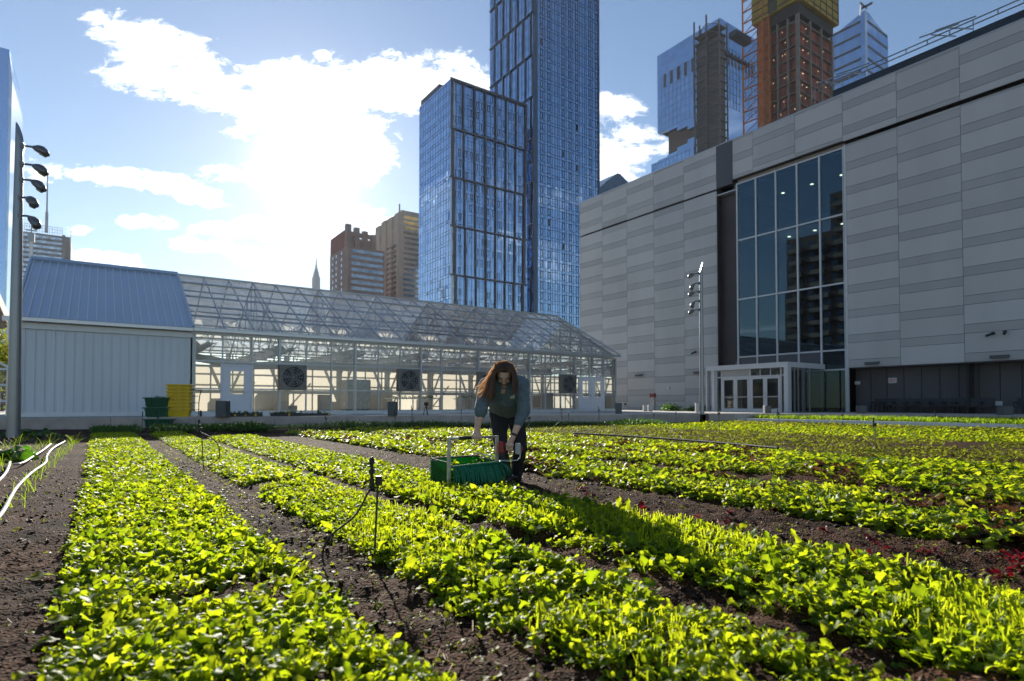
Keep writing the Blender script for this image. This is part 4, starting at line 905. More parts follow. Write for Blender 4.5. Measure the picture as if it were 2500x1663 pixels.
# tall tower
x0, x1, y0, y1, zt = corner(1302, 186, 1196, 1462, -700); zt = 165
tw = thing('glass_tower', 'tallest blue glass tower, its top cut off by the photo edge', 'tower', (x0, y0, ZG))
z0 = -24.; _, f = skin(x0, x1, y0, y1, z0, zt, 3.35, 1.1, M['tw_glass'], tw)
b = MB(); b_ = []
nx_ = 9; xsl = []
for i in range(nx_): a = x0 + 1.6 + (x1 - x0 - 1.6) * i / nx_; xsl += [a, a + .38 * (x1 - x0) / nx_, a + .72 * (x1 - x0) / nx_]
grid(b, x0, x1, y0, y1, z0, zt, f, .28, .085, xsl, np.arange(y0 + .9, y1, 1.75), .06)
r = random.Random(6)
for k in range(round((zt - z0) / f)):
    for i in range(nx_):
        if i in (2, 6): continue
        x = x0 + 1.6 + (x1 - x0 - 1.6) * (i + .4) / nx_; za, zb = z0 + k * f + .3, z0 + (k + .69) * f; w = .85
        for q in ((x, x + .13, za, zb), (x + w, x + w + .13, za, zb), (x + .13, x + w, za, za + .13), (x + .13, x + w, zb - .13, zb)): b.box(q[0], q[1], y0 - .15, y0 - .085, q[2], q[3])
b.build('mullion_grid', M['tw_mull'], tw)
b = MB(); b.box(x0 - .25, x0 + 1.5, y0 - .3, y0 - .1, z0, zt); b.box(x1 - .5, x1 + .1, y0 - .15, y0 + .3, z0, zt)
z = zt; row = 0
while z > 40:      # staggered heavy frames on the west face
    b.box(x0 - .4, x0 - .1, y0, y1, z - .3, z)
    for i in range(6): y = y0 + (y1 - y0) * (i + (.3 if row % 2 else 0)) / 6; b.box(x0 - .42, x0 - .12, y - .14, y + .14, z - 4 * f, z - .301)
    z -= 4 * f; row += 1
b.build('heavy_frame', M['tw_mull'], tw)
b = MB(); r = random.Random(9)
for _ in range(7):
    k = r.randrange(20, 44); i = r.choice((0, 1, 3, 4, 5, 7, 8)); x = x0 + 1.6 + (x1 - x0 - 1.6) * (i + .4) / nx_; b.box(x + .14, x + .84, y0 - .1, y0 - .05, z0 + k * f + .44, z0 + (k + .65) * f)
b.build('open_vent', M['tw_frame'], tw)
# ------------------------------------------------------------------ spiral glass tower with hoist (right)
x0, x1, y0, y1, zt = corner(1757, 330, 1604, 1850, 43)
sp = thing('glass_tower', 'blue glass tower with stepped terraces and a construction hoist up its corner', 'tower', (x0, y0, ZG))
zn = dep(1757, 262, 330)[2]
yl = xp(1593, 900, x0)[1]
skin(x0, x1, y0, y1, zn + 2, zt, 4.2, 3., M['tw_glass'], sp, sp=.2, jit=.02); skin(x0 + .001, x1, y0 + .001, yl, 0, zn - 16, 4.2, 3., M['tw_glass'], sp, sp=.2, jit=.02)
b = MB(); ny = 6; 
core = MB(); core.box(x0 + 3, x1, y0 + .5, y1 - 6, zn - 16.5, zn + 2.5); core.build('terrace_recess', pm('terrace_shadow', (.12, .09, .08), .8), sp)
st = MB(); r = random.Random(2)
for i in range(ny):       # stepped notch on the west face: each bay hangs lower than the one to its left
    ya, yb_ = y0 + (y1 - y0) * i / ny, y0 + (y1 - y0) * (i + 1) / ny
    top = zn + 2 - 0.1; drop = 6.5 - (i - 2) * 2.2
    st.tint = r.random(); st.box(x0, x0 + 2.9, ya + .02, yb_ - .02, top - max(drop, .5), top); st.box(x0, x0 + 2.9, ya + .02, yb_ - .02, zn - 16, zn - 16 + max(0.6, 5.5 - (i - 2) * 2.0))
st.box(x0 + 3, x1 - .01, y0 - .002, y0 + .45, zn - 16, zn + 2); st.build('stepped_bay', M['tw_glass'], sp)
b = MB(); grid(b, x0, x1, y0, y1, zn + 2, zt - 14, 4.2, None, .12, np.arange(x0 + 3, x1, 3), np.arange(y0 + 3, y1, 3), .08); grid(b, x0, x1, y0, yl, 2, zn - 16, 4.2, None, .12, np.arange(x0 + 3, x1, 3), np.arange(y0 + 3, yl, 3), .08); b.build('mullion_grid', M['tw_mull'], sp)
zl = dep(1757, 100, 330)[2]
def louvre(*q): b = MB(); b.box(*q); b.build('louvre', M['tw_frame'], sp)
for i in range(9): x = x0 + 4 + i * (x1 - x0 - 4) / 10; louvre(x, x + 1.6, y0 - .2, y0 - .1, zl - 11, zl - 3)
for i in range(6): y = y0 + 12 + i * 5.2; louvre(x0 - .2, x0 - .1, y, y + 2, zl - 9, zl - 1)
for q in ((.35, -9), (.5, -24), (.65, -39), (.8, -54)): x = x0 + (x1 - x0) * q[0]; louvre(x, x + 1.2, y0 - .2, y0 - .1, zn + q[1] - 18, zn + q[1] - 9)
hb = MB(); hx0, hx1, hy0 = x0 - 5.5, x0 + 1.5, y0 - 3.5; zh = dep(1725, 62, 326)[2]; hy1 = y0 + 13
for (x, y) in ((hx0, hy0), (hx1, hy0), (hx0, hy1), (x0 - .5, hy1), (hx0, (hy0 + hy1) / 2)): hb.box(x - .35, x + .35, y - .35, y + .35, 0, zh + (9 if y > y0 else 2))
z = 2
while z < zh:
    hb.box(hx0, hx1, hy0, hy1, z, z + .35); hb.bar((hx0 - .1, hy0, z), (hx0 - .1, (hy0 + hy1) / 2, z + 4.4), .3); hb.bar((hx0 - .1, (hy0 + hy1) / 2, z + 4.4), (hx0 - .1, hy1, z), .3); z += 4.4
hb.build('hoist_tower', pm('hoist_steel', (.09, .09, .1), .6, .2, .2, .3), sp)
hc = MB(); hc.box(hx0 + .6, hx1 - .8, hy0 + .8, hy1 - 1, 0, zh - 6); hc.build('hoist_shaft', pm('dim_mesh', (.06, .06, .065), .8, 0, .3, .2), sp)
gm = MB(); z = 40; r = random.Random(8)
while z < zh - 14: gm.box(hx1 - .9, hx1 + .1, hy0 - .12, hy0 - .02, z, z + r.uniform(4, 9)); z += r.uniform(10, 16)
gm.build('green_netting', pm('green_net', (.02, .14, .03), .8), sp)
# ------------------------------------------------------------------ concrete tower under construction
x0, x1, y0, y1, zt = corner(1949, 245, 1850, 2030, 12)
ct = thing('unfinished_tower', 'rust-brown concrete tower under construction with a yellow netted top', 'tower', (x0, y0, ZG))
fh = 5.0; zc = dep(1949, 20, 245)[2]
b = MB(); z = 0
while z < zc: b.box(x0 - .25, x1, y0 - .25, y1, z, z + .34); z += fh
b.build('floor_slab', pm('raw_concrete', (.2, .165, .15), .85, 0, .15, .3), ct)
b = MB()
for i in range(4): x = x0 + (x1 - x0) * i / 3; b.box(x - .32, x + .32, y0 - .4, y0 + .8, 0, zc)
for i in range(5): y = y0 + (y1 - y0) * i / 4; b.box(x0 - .4, x0 + .8, y - .32 + (.8 if i == 0 else 0), y + .32 + (.8 if i == 0 else 0), 0, zc)
b.build('column', pm('raw_column', (.2, .17, .155), .85, 0, .15, .3), ct)
M['rust'] = pm('rust_infill', (.2, .055, .035), .8, 0, .3, .25, 0, 10, .35)
b = MB(); z = 0; r = random.Random(12)
while z < zc - fh:
    for i in range(9): b.tint = r.random(); a = x0 + .3 + (x1 - x0) * i / 9; b.box(a, a + (x1 - x0) / 9 - .1, y0 + .9, y0 + 1.2, z + .5, z + fh)
    for i in range(12): b.tint = r.random(); a = y0 + .3 + (y1 - y0) * i / 12; b.box(x0 + .9, x0 + 1.2, a, a + (y1 - y0) / 12 - .1, z + .5, z + fh)
    z += fh
b.build('infill', M['rust'], ct)
b = MB(); z = 0
while z < zc - fh:
    for i in range(7):
        if r.random() < .5: x = x0 + r.uniform(1, x1 - x0 - 1); b.box(x, x + .22, y0 + .5, y0 + .78, z + 3.8, z + 4.1)
        if r.random() < .5: y = y0 + r.uniform(1, y1 - y0 - 1); b.box(x0 + .5, x0 + .78, y, y + .22, z + 3.4, z + 3.7)
    z += fh
b.build('site_lamp', emit_mat('site_lamp_glow', (1, .75, .5), .4), ct)
b = MB(); b.box(x0 - 2.2, x1 + 1.8, y0 - 2.2, y1 + 1.5, zc + 2.5, zc + 34); b.build('climbing_net', pm('yellow_net', (.3, .2, .02), .7, 0, .35, .12, .3, 1.5), ct)
b = MB()
for k in range(9):
    z = zc + 4 + 3.4 * k; b.box(x0 - 2.35, x1 + 1.9, y0 - 2.35, y0 - 2.21, z, z + .5); b.box(x0 - 2.35, x0 - 2.21, y0 - 2.2, y1 + 1.5, z, z + .5)
for k in range(7): x = x0 - 2 + (x1 - x0 + 3) * k / 6; b.box(x, x + .5, y0 - 2.45, y0 - 2.36, zc + 2.5, zc + 34)
b.box(x0 - 2.4, x0 - 2.22, y0 + 8, y0 + 12, zc + 3, zc + 30)
b.build('net_frame', pm('net_frame_dark', (.05, .045, .02), .7), ct)
b = MB(); b.box(x0 - .5, x1 + .3, y0 - .5, y1, zc - 2, zc + 2.45); b.build('deck_edge', pm('deck_dark', (.03, .028, .028), .8), ct)
b = MB(); b.box(x0 - 1.2, x0 - .35, y1 - 6.5, y1 - 1, 0, zc + 20); yA = xp(1822, 900, x0 - 2)[1]; ya = y1 - 1
z = 0
for q in (ya - 5.5, ya - 2.7, yA): b.box(x0 - 2.4, x0 - 1.9, q - .3, q + .3, 0, zc + 22)
while z < zc + 20: b.bar((x0 - 2.1, ya - 5.5, z), (x0 - 2.1, yA, z), .45); b.bar((x0 - 2.1, ya - 5.5, z), (x0 - 2.1, ya - 2.7, z + 5), .25); b.bar((x0 - 2.1, ya - 2.7, z + 5), (x0 - 2.1, yA, z), .25); z += 5
b.build('orange_hoist', pm('orange_steel', (.36, .12, .03), .5, .2, .3, .5), ct)
b = MB(); xr = x1 + 1.
for q in (0, 2.2, 4.4): b.box(xr + q, xr + q + .35, y0 + 2, y0 + 2.4, 0, zc - 4)
z = 0
while z < zc - 5: b.box(xr - .3, xr + 5, y0 + 1.9, y0 + 6, z, z + .4); z += 4.6
b.build('side_scaffold', pm('scaffold_grey', (.2, .21, .23), .6), ct)
for vv, ll in ((95, 8), (153, 13)):
    P = dep(1822, vv, 252); b = MB(); b.box(P[0] - ll, P[0] + 3, P[1] - .5, P[1] + 3, P[2] - 1.2, P[2] + 1.2) if ll == 8 else b.bar((P[0] - ll, P[1] + 1, P[2]), (P[0] + 3, P[1] + 1, P[2]), 1.); b.build('outrigger', M['tw_frame'], ct)
# ------------------------------------------------------------------ peaked glass tower far right
x0, x1, y0, y1, zt = corner(2112, 420, 2030, 2167, 24)
pk = thing('glass_tower', 'pointed blue glass tower with dark louvre bands, rising behind the grey building', 'tower', (x0, y0, ZG))
zs = dep(2112, 78, 420)[2] - 4; zl = xp(2035, 90, x0)[2]; zr = yp(2160, 88, y0)[2]
b = MB(); r = random.Random(13); nb = 34
def side(z): return 0
for k in range(nb):
    za, zb = zr * k / nb, zr * (k + 1) / nb
    for i in range(8):
        b.tint = r.random(); a, c = x0 + (x1 - x0) * i / 8, x0 + (x1 - x0) * (i + 1) / 8; b.quad((a, y0 + r.uniform(-.03, .03), za), (c, y0, za), (c, y0, zb), (a, y0, zb))
        b.tint = r.random(); a, c = y1 + (y0 - y1) * i / 8, y1 + (y0 - y1) * (i + 1) / 8; b.quad((x0, a, za), (x0 + r.uniform(-.03, .03), c, za), (x0, c, zb), (x0, a, zb))
b.tint = .5; b.poly([(x0, y0, zr), (x1, y0, zr), (x0 + .18 * (x1 - x0), y0, zt), (x0, y0, zt)]); b.poly([(x0, y1, zr), (x0, y0, zr), (x0, y0, zt)])
b.poly([(x0, y0, zt), (x0 + .18 * (x1 - x0), y0, zt), (x1, y0, zr), (x1, y1, zr), (x0, y1, zr)]); b.quad((x1, y0, 0), (x1, y1, 0), (x1, y1, zr), (x1, y0, zr))
b.build('glass_skin', M['tw_glass'], pk)
z = zr - 90
while z < zr + 14:
    b = MB(); fr_ = max(0., (z - zr) / (zt - zr)); b.box(x0 - .2, x0 - .05, y0 + 3, y1 - (y1 - y0) * fr_ - 1, z, z + 1.8); b.box(x0 + 3, x1 - (x1 - x0) * fr_ - 1, y0 - .2, y0 - .05, z, z + 1.8); b.build('louvre', M['tw_frame'], pk); z += 9
b = MB(); b.box(x0 - .3, x0 + 2.5, y0 - .3, y0 - .06, 0, zt); b.build('corner_strip', M['tw_glass2'], pk)
b = MB(); b.tube([(x0, y0 + 3, zt - 3), (x0 - .5, y0 + 2, zt + 7)], .6, 6); b.build('roof_spire', M['alu'], pk)
# ------------------------------------------------------------------ brick tower and balcony tower behind the greenhouse
def banded(name, label, uc, Z, ul, ur, vt, fl, wall, glass, inset=.06, gx=(.1, .97), gy=None, cat='tower'):
    x0, x1, y0, y1, zt = corner(uc, Z, ul, ur, vt); t = thing(name, label, cat, (x0, y0, ZG)); b = MB(); b.box(x0, x1, y0, y1, ZG, zt); b.build('wall', wall, t)
    z = zt - fl * .9; r = random.Random(int(uc)); w = x1 - x0
    while z > 12:
        g = MB(); n = max(2, round(w * (gx[1] - gx[0]) / 1.5))
        for i in range(n):
            g.tint = r.random(); a = x0 + w * (gx[0] + (gx[1] - gx[0]) * i / n); c = x0 + w * (gx[0] + (gx[1] - gx[0]) * (i + 1) / n) - .1; g.box(a, c, y0 - inset, y0 + .02, z, z + fl * .52)
        if gy:
            for q in gy: a = y0 + (y1 - y0) * q; g2 = MB(); g2.box(x0 - inset, x0 + .02, a, a + 1.6, z, z + fl * .55); g2.build('window', glass, t)
        g.build('ribbon_window', glass, t); z -= fl
    return t, (x0, x1, y0, y1, zt)
M['brick'] = pm('brown_brick', (.33, .225, .19), .85, 0, .12, .15, 0, 10)  # brick lightened so its colour carries some of the hazy veil
M['beige'] = pm('beige_masonry', (.45, .37, .3), .85, 0, .12, .15)  # beige raised likewise, haze put into the base colour
M['grey_win'] = mirror_glass('hazy_windows', (.5, .55, .6), (.1, .12, .14), .4, .08, .25)
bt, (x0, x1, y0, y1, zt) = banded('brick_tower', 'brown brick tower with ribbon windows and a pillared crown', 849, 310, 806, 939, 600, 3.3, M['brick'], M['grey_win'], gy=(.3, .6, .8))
b = MB(); cx0, cx1 = x0 - .0, yp(918, 600, y0 + 2)[0]; zc = dep(849, 543, 310)[2]; zm = dep(849, 556, 310)[2]
b.box(cx0 + 1, cx1 - 1, y0 + 3, y1 - 6, zt, zm - 4); b.box(cx0 + .5, cx1, y0 + 2.6, y0 + 3.2, zm - 3.5, zm - 1)
for i in range(4): x = cx0 + (cx1 - cx0 - 2.6) * i / 3; b.box(x, x + 2.6, y0 + 2, y0 + 4.6, zt, zc - i * 1.2)
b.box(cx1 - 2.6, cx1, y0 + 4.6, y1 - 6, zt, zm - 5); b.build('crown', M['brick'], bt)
b = MB(); b.box(x0 + .2, x0 + 6, y0 + 6, y1, zt, dep(820, 566, 318)[2]); b.build('red_penthouse', pm('red_brick', (.26, .09, .07), .85), bt)
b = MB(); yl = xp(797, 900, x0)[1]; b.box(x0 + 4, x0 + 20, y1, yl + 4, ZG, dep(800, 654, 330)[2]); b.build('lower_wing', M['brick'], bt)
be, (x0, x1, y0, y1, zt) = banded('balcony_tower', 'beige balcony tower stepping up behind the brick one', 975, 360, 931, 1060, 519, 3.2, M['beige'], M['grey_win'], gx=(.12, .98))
b = MB(); z = 10
while z < zt - 18:
    for i in range(3):
        y = y0 + 2 + i * (y1 - y0 - 3) / 3
        if z < zt - 10 - 5 * i: b.box(x0 - 2.2, x0 - .01, y, y + (y1 - y0) / 3 - 2.2, z, z + 1.2)
    z += 3.2
b.build('balcony', pm('balcony_slab', (.17, .13, .11), .8), be)
b = MB(); sx1 = x0 - .01
for i in range(4): vt = (527, 533, 540, 552)[i]; ya, yb_ = y0 + (y1 - y0) * i / 4, y0 + (y1 - y0) * (i + 1) / 4; b.box(x0 - 1 - i, x0 - .02, ya, yb_ - .05, ZG, xp(965 - 9 * i, vt, x0 - 1)[2])
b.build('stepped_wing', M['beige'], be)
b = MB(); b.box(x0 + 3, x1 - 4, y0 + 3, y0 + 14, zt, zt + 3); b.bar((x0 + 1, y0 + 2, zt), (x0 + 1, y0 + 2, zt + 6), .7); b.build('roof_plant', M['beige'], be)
# art deco spire far behind
P = dep(770, 900, 960); t = thing('spire_tower', 'distant pale skyscraper with stepped crown and needle spire', 'skyscraper', (P[0], P[1], ZG)); zz = lambda v: dep(770, v, 960)[2]
b = MB()
for w, va, vb in ((10.2, 1010, 676), (8, 678, 669), (6.4, 671, 662), (4.5, 664, 655)): b.box(P[0] - w / 2, P[0] + w / 2, P[1] - w / 2, P[1] + w / 2, zz(va), zz(vb))
M['far_stone'] = pm('distant_stone', (.3, .33, .38), .8); b.build('shaft', M['far_stone'], t)
b = MB(); b.lathe((P[0], P[1], zz(656)), [(1.7, 0), (1.5, 6.4), (.83, 7.7), (.7, 15.4), (.32, 16.6), (.16, 27)], 8); b.build('spire', M['far_stone'], t)
# left office tower with mast
of, (x0, x1, y0, y1, zt) = banded('office_tower', 'grey office tower with rooftop railing, mast and pointed fin, behind the shed', 20, 480, 0, 172, 560, 4.1, pm('grey_curtain', (.07, .08, .1), .5, 0, .15, .05), mirror_glass('grey_glass', (.75, .8, .86), (.1, .12, .15), .4, .08, .35), gx=(.03, .86))
b = MB(); wx = x1 - x0; b.box(x1 - .14 * wx, x1 - .08 * wx, y0 - 1, y0 + 6, zt - 60, zt + 1); b.build('stair_core', pm('grey_core', (.1, .11, .14), .6), of)
b = MB(); b.hexa([(x1 - 1.4, y0 - .5, ZG), (x1 + .6, y0 - .5, ZG), (x1 + .6, y0 + 5, ZG), (x1 - 1.4, y0 + 5, ZG)], [(x1 + .2, y0 - .5, dep(170, 541, 480)[2]), (x1 + .6, y0 - .5, dep(170, 541, 480)[2]), (x1 + .6, y0 + 1, dep(170, 541, 480)[2]), (x1 + .2, y0 + 1, dep(170, 541, 480)[2])]); b.build('fin', pm('grey_fin', (.2, .2, .22), .5), of)
b = MB()
for i in range(22): x = x0 + wx * .86 * i / 21; b.box(x, x + .3, y0, y0 + .3, zt, zt + 7)
for z in (2, 4.6, 6.8): b.box(x0, x0 + wx * .87, y0 + .05, y0 + .25, zt + z, zt + z + .25)
b.build('roof_railing', M['pole'], of)
Pm = dep(107, 900, 483); b = MB(); b.tube([(Pm[0], Pm[1], zt - 1), (Pm[0], Pm[1], dep(107, 515, 483)[2]), (Pm[0], Pm[1], dep(107, 514, 483)[2]), (Pm[0], Pm[1], dep(107, 408, 483)[2])], [1.1, 1., .6, .35], 8); b.build('mast', M['far_stone'], of)
# leaning glass slab at the far left
P = dep(7, 900, 260); x0, y0 = P[0], P[1]
t = thing('glass_tower', 'leaning mirror glass tower at the left edge, reflecting clouds', 'tower', (x0, y0, ZG)); z0 = -25; zA = dep(7, 120, 260)[2]; zB = dep(29, 195, 264)[2]
xb = yp(16, 720, y0)[0]; xt = yp(30, 195, y0)[0]; s = (xt - xb) / (zB - dep(16, 720, 262)[2]); xb0 = xt - s * (zB - z0); sl = lambda z: xt - s * (zB - z)
b = MB(); r = random.Random(21); n = 40
for k in range(n):
    za, zb = z0 + (zB - z0) * k / n, z0 + (zB - z0) * (k + 1) / n; b.tint = r.random(); j = r.uniform(-.05, .05)
    b.quad((x0, y0 + j, za), (sl(za), y0 + r.uniform(-.05, .05), za), (sl(zb), y0, zb), (x0, y0, zb))
b.tint = .5; b.poly([(x0, y0, zB), (sl(zB), y0, zB), (x0, y0, zA)]); b.quad((x0, y0 + 45, z0), (x0, y0, z0), (x0, y0, zA), (x0, y0 + 45, zA)); b.quad((sl(z0), y0, z0), (sl(z0), y0 + 45, z0), (sl(zB), y0 + 45, zB), (sl(zB), y0, zB)); b.quad((x0, y0, zA), (sl(zB), y0, zB), (sl(zB), y0 + 45, zB), (x0, y0 + 45, zA))
b.build('glass_skin', M['tw_glass2'], t)
b = MB(); b.box(x0 - 9, x0 - .05, y0 + .3, y0 + 40, z0, zA + 2); b.build('side_slab', M['tw_glass'], t)
t, q = banded('teal_tower', 'small teal glass block between the mirror tower and the tall pole', 19, 330, 17, 50, 664, 4, pm('teal_wall', (.06, .1, .12), .5), mirror_glass('teal_glass', (.4, .55, .6), (.04, .1, .12), .4, .06, .3), gx=(.05, .98))
x0, x1, y0, y1, zt = corner(-40, 150, -60, 26, 735); t = thing('brick_apartment', 'brown apartment block with sloping top behind the white gate', 'building', (x0, y0, ZG)); b = MB(); b.hexa([(x0, y0, ZG), (x1, y0, ZG), (x1, y0 + 20, ZG), (x0, y0 + 20, ZG)], [(x0, y0, zt + 8), (x1, y0, dep(20, 800, 150)[2]), (x1, y0 + 20, dep(20, 800, 150)[2]), (x0, y0 + 20, zt + 8)]); b.build('wall', pm('old_brick', (.16, .11, .09), .85, 0, .2, .4), t)
z = zt - 8
while z > -5: g = MB(); g.box(x0 + 1, x1 - .5, y0 - .15, y0 - .02, z, z + 1.2); g.build('ribbon_window', M['grey_win'], t); z -= 3
# curved blue roof and brown parapet peeking over / beside the grey building
x0, x1, y0, y1, zt = corner(1458, 300, 1440, 1560, 468); t = thing('blue_building', 'low blue glass block with rounded top corner, peeking over the grey building', 'building', (x0, y0, ZG))
zr = dep(1508, 443, 320)[2]; xe = yp(1533, 452, y0)[0]; xm = yp(1508, 443, y0)[0]; b = MB(); n = 10; prof = [(x0 - 6, zt - 3), (x0, zt)] + [(x0 + (xm - x0) * i / n, zt + (zr - zt) * (i / n) ** .8) for i in range(1, n + 1)] + [(xm + 2, zr), (xe, zr - 3), (xe + 8, zr - 9)]
for a, c in zip(prof[:-1], prof[1:]): b.hexa([(a[0], y0, 0), (c[0], y0, 0), (c[0], y0 + 30, 0), (a[0], y0 + 30, 0)], [(a[0], y0, a[1]), (c[0], y0, c[1]), (c[0], y0 + 30, c[1]), (a[0], y0 + 30, a[1])])
b.build('glass_shell', pm('blue_shell', (.06, .12, .22), .3, .2, .1, .1, 0, 5), t); b = MB()
for q in (.3, .55, .8): b.box(x0 + (xe - x0) * q, x0 + (xe - x0) * q + .6, y0 - .2, y0 - .03, 0, zt + (zr - zt) * q - 1)
b.build('rib', M['tw_mull'], t)
P = dep(1408, 812, 75); t = thing('brown_parapet', 'dark brown roof block showing between the greenhouse roof and the grey wall', 'building', (P[0], P[1], -5)); zt = dep(1416, 804, 75)[2]
b = MB(); b.box(P[0] - 3, P[0] + 8, P[1], P[1] + 10, -5, zt - .4); b.build('wall', pm('umber_wall', (.05, .03, .03), .7, 0, .2, .5), t); b = MB(); b.box(P[0] - 3.2, P[0] + 8.2, P[1] - .2, P[1] + 10, zt - .39, zt); b.build('coping', M['tw_frame'], t)
# balconied apartment tower left of the frame, seen only as a reflection in the tall window
t = thing('apartment_tower', 'brown balconied apartment tower mirrored in the tall window', 'building', (-85, 62, ZG)); b = MB(); b.box(-100, -72, 48, 72, ZG, 52); b.box(-100, -72, 72.01, 84, ZG, 43); b.box(-98, -76, 50, 68, 52.01, 58); b.build('wall', pm('apartment_brick', (.11, .075, .06), .85, 0, .2, .3), t)
b = MB(); z = -20; r = random.Random(30)
while z < 51:
    for y in (49, 55, 61, 67, 73, 79):
        if y < 72 or z < 42: b.box(-72, -70.3, y, y + 3.6, z, z + 1.1)
    z += 3.1
b.build('balcony', pm('apartment_balcony', (.2, .18, .16), .8), t)
b = MB(); z = -20
while z < 50:
    for y in np.arange(49, 83, 3.): b.box(-72.05, -71.95, y + .3, y + 1.9, z + 1.2, z + 2.8) if (y < 71 or z < 41) else None
    z += 3.1
b.build('window_pane', M['grey_win'], t)
# ------------------------------------------------------------------ light poles with five lamp heads
def light_pole(base, h, r0, r1, side, heads, label, dirs):
    t = thing('light_pole', label, 'light pole', base); bx, by, bz = base
    b = MB(); b.tube([(bx, by, bz - .3), (bx, by, bz + h * .5), (bx, by, bz + h - .55)], [r0, (r0 + r1) / 2 * 1.03, r1], 20)
    n = len(b.v); k = 20; s = Vector(side)     # slanted cut top
    for j in range(k):
        a = 2 * math.pi * j / k; q = b.v[n - k + j]; off = Vector((q[0] - bx, q[1] - by, 0)); b.v[n - k + j] = (q[0], q[1], q[2] + .28 - .28 * off.dot(s) / r1)
    b.build('pole', M['pole'], t, smooth=False)
    for f in t.children if False else (): pass
    for (zz, L_, pitch), dv in zip(heads, dirs):
        d = Vector((*dv, 0)).normalized(); a = MB(); p0 = Vector((bx, by, zz)) + d * r1 * .9; p1 = p0 + d * .26 + Vector((0, 0, -.02))
        a.tube([p0, p0 + d * .12, p1], .028, 8); a.box(p0.x - .05, p0.x + .05, p0.y - .05, p0.y + .05, zz - .06, zz + .06)
        arm = a.build('bracket', M['lamp_body'], t)
        ax = (d * math.cos(pitch) - Vector((0, 0, 1)) * math.sin(pitch)).normalized(); sd = ax.cross(Vector((0, 0, 1))).normalized(); up = sd.cross(ax)
        rings = []
        for q, w, hgt, dz in ((0, .025, .025, 0), (.06, .062, .058, .01), (.16, .105, .1, .03), (.27, .118, .112, .038), (.37, .105, .095, .026), (.44, .085, .058, .008)):
            rings.append((p1 + ax * q * L_ + up * dz, sd * w, up * hgt))
        m = MB(); m.loft(rings, 16); hd = m.build('lamp_head', M['lamp_body'], t, smooth=True)
        m = MB(); c = p1 + ax * .35 * L_ - up * .045; m.loft([(c + up * .0, sd * .076, ax * .105 * L_), (c - up * .043, sd * .064, ax * .088 * L_)], 14); m.build('lens', M['lens'], hd)
    return t
bL = dep(36, 900, 15.2); LH = dep(36, 292, 15.2)[2]
hd = [(dep(50, v + 3, 15.2)[2], 1.0, R(p_)) for v, p_ in ((348, 28), (393, 33), (432, 38), (478, 36), (522, 46))]
light_pole((bL[0], bL[1], 0), LH, .15, .085, RT, hd, 'tall near light pole with five lamp heads at the left edge', [(RT[0], RT[1])] * 2 + [(RT[0] + .15, RT[1] - .2)] + [(RT[0] - .1, RT[1] - .5)] + [(RT[0] - .05, RT[1] - .25)])
bR = zp(1714, 1011, .3); LH2 = dep(1714, 639, float((bR - CAM) @ FW))[2]; ZR_ = float((bR - CAM) @ FW)
hd = [(dep(1710, v + 3, ZR_)[2], .85, R(p_)) for v, p_ in ((663, 30), (687, 60), (708, 35), (731, 65), (752, 35))]
light_pole((bR[0], bR[1], .2), LH2 - .2, .115, .085, -RT, hd, 'far light pole with five lamp heads in front of the grey building', [(-RT[0], -RT[1])] * 5)
# slim white pole behind the shed
P = dep(70, 900, 44); zt = dep(70, 572, 44)[2]; t = thing('white_mast', 'slim white mast with small weather instruments behind the shed', 'mast', (P[0], P[1], T)); b = MB(); b.tube([(P[0], P[1], T), (P[0], P[1], zt)], .11, 10); b.build('pole', M['white_metal'], t)
b = MB(); b.box(P[0] - .2, P[0] + .2, P[1] - .2, P[1] + .2, zt - .5, zt + .15); b.tube([(P[0], P[1], zt), (P[0], P[1], zt + .6)], .04, 6); b.bar((P[0] - .35, P[1], zt + .35), (P[0] + .35, P[1], zt + .35), .07); b.bar((P[0] - .9, P[1], zt + .3), (P[0] - .9, P[1], zt + .95), .14); b.bar((P[0] - .9, P[1], zt + .3), (P[0], P[1], zt + .05), .05); b.build('instrument', M['pole'], t)
# ------------------------------------------------------------------ crates, hand truck, planters, trays
def crate_mesh(w, d, h, mat, name, full=True):
    b = MB(); t = .025; s = .085        # tapered, open-topped, with rim and ribs
    def ring(z, k): return [(-w / 2 + k, -d / 2 + k, z), (w / 2 - k, -d / 2 + k, z), (w / 2 - k, d / 2 - k, z), (-w / 2 + k, d / 2 - k, z)]
    lo, hi, li, hi2 = ring(0, s), ring(h, .012), ring(.02, s + t), ring(h - .001, .012 + t)
    for i in range(4): j = (i + 1) % 4; b.quad(lo[i], lo[j], hi[j], hi[i]); b.quad(hi2[i], hi2[j], li[j], li[i]); b.quad(hi[i], hi[j], hi2[j], hi2[i])
    b.quad(*lo[::-1]); b.quad(*li)
    for q in ((-w / 2 - .03, w / 2 + .03, -d / 2 - .03, -d / 2 + .006), (-w / 2 - .03, w / 2 + .03, d / 2 - .006, d / 2 + .03), (-w / 2 - .03, -w / 2 + .006, -d / 2 + .007, d / 2 - .007), (w / 2 - .006, w / 2 + .03, -d / 2 + .007, d / 2 - .007)): b.box(*q, h - .035, h + .004)
    for k in np.linspace(-.42, .42, 5): b.hexa([(k * w - .012, -d / 2 + s - .02, .03), (k * w + .012, -d / 2 + s - .02, .03), (k * w + .012, -d / 2 + s + .01, .03), (k * w - .012, -d / 2 + s + .01, .03)], [(k * w - .012, -d / 2 - .008, h - .036), (k * w + .012, -d / 2 - .008, h - .036), (k * w + .012, -d / 2 + .02, h - .036), (k * w - .012, -d / 2 + .02, h - .036)])
    b.box(-.1, .1, -d / 2 - .006, -d / 2 + .015, h - .09, h - .06)
    return b.build(name, M[mat], bevel=.004)
aw = math.atan2(-.36, 1)     # crates are lined up with the low wall
Pc = zp(441, 1018.5, T + .012) + np.array([.0, .3, 0]); wy = .77
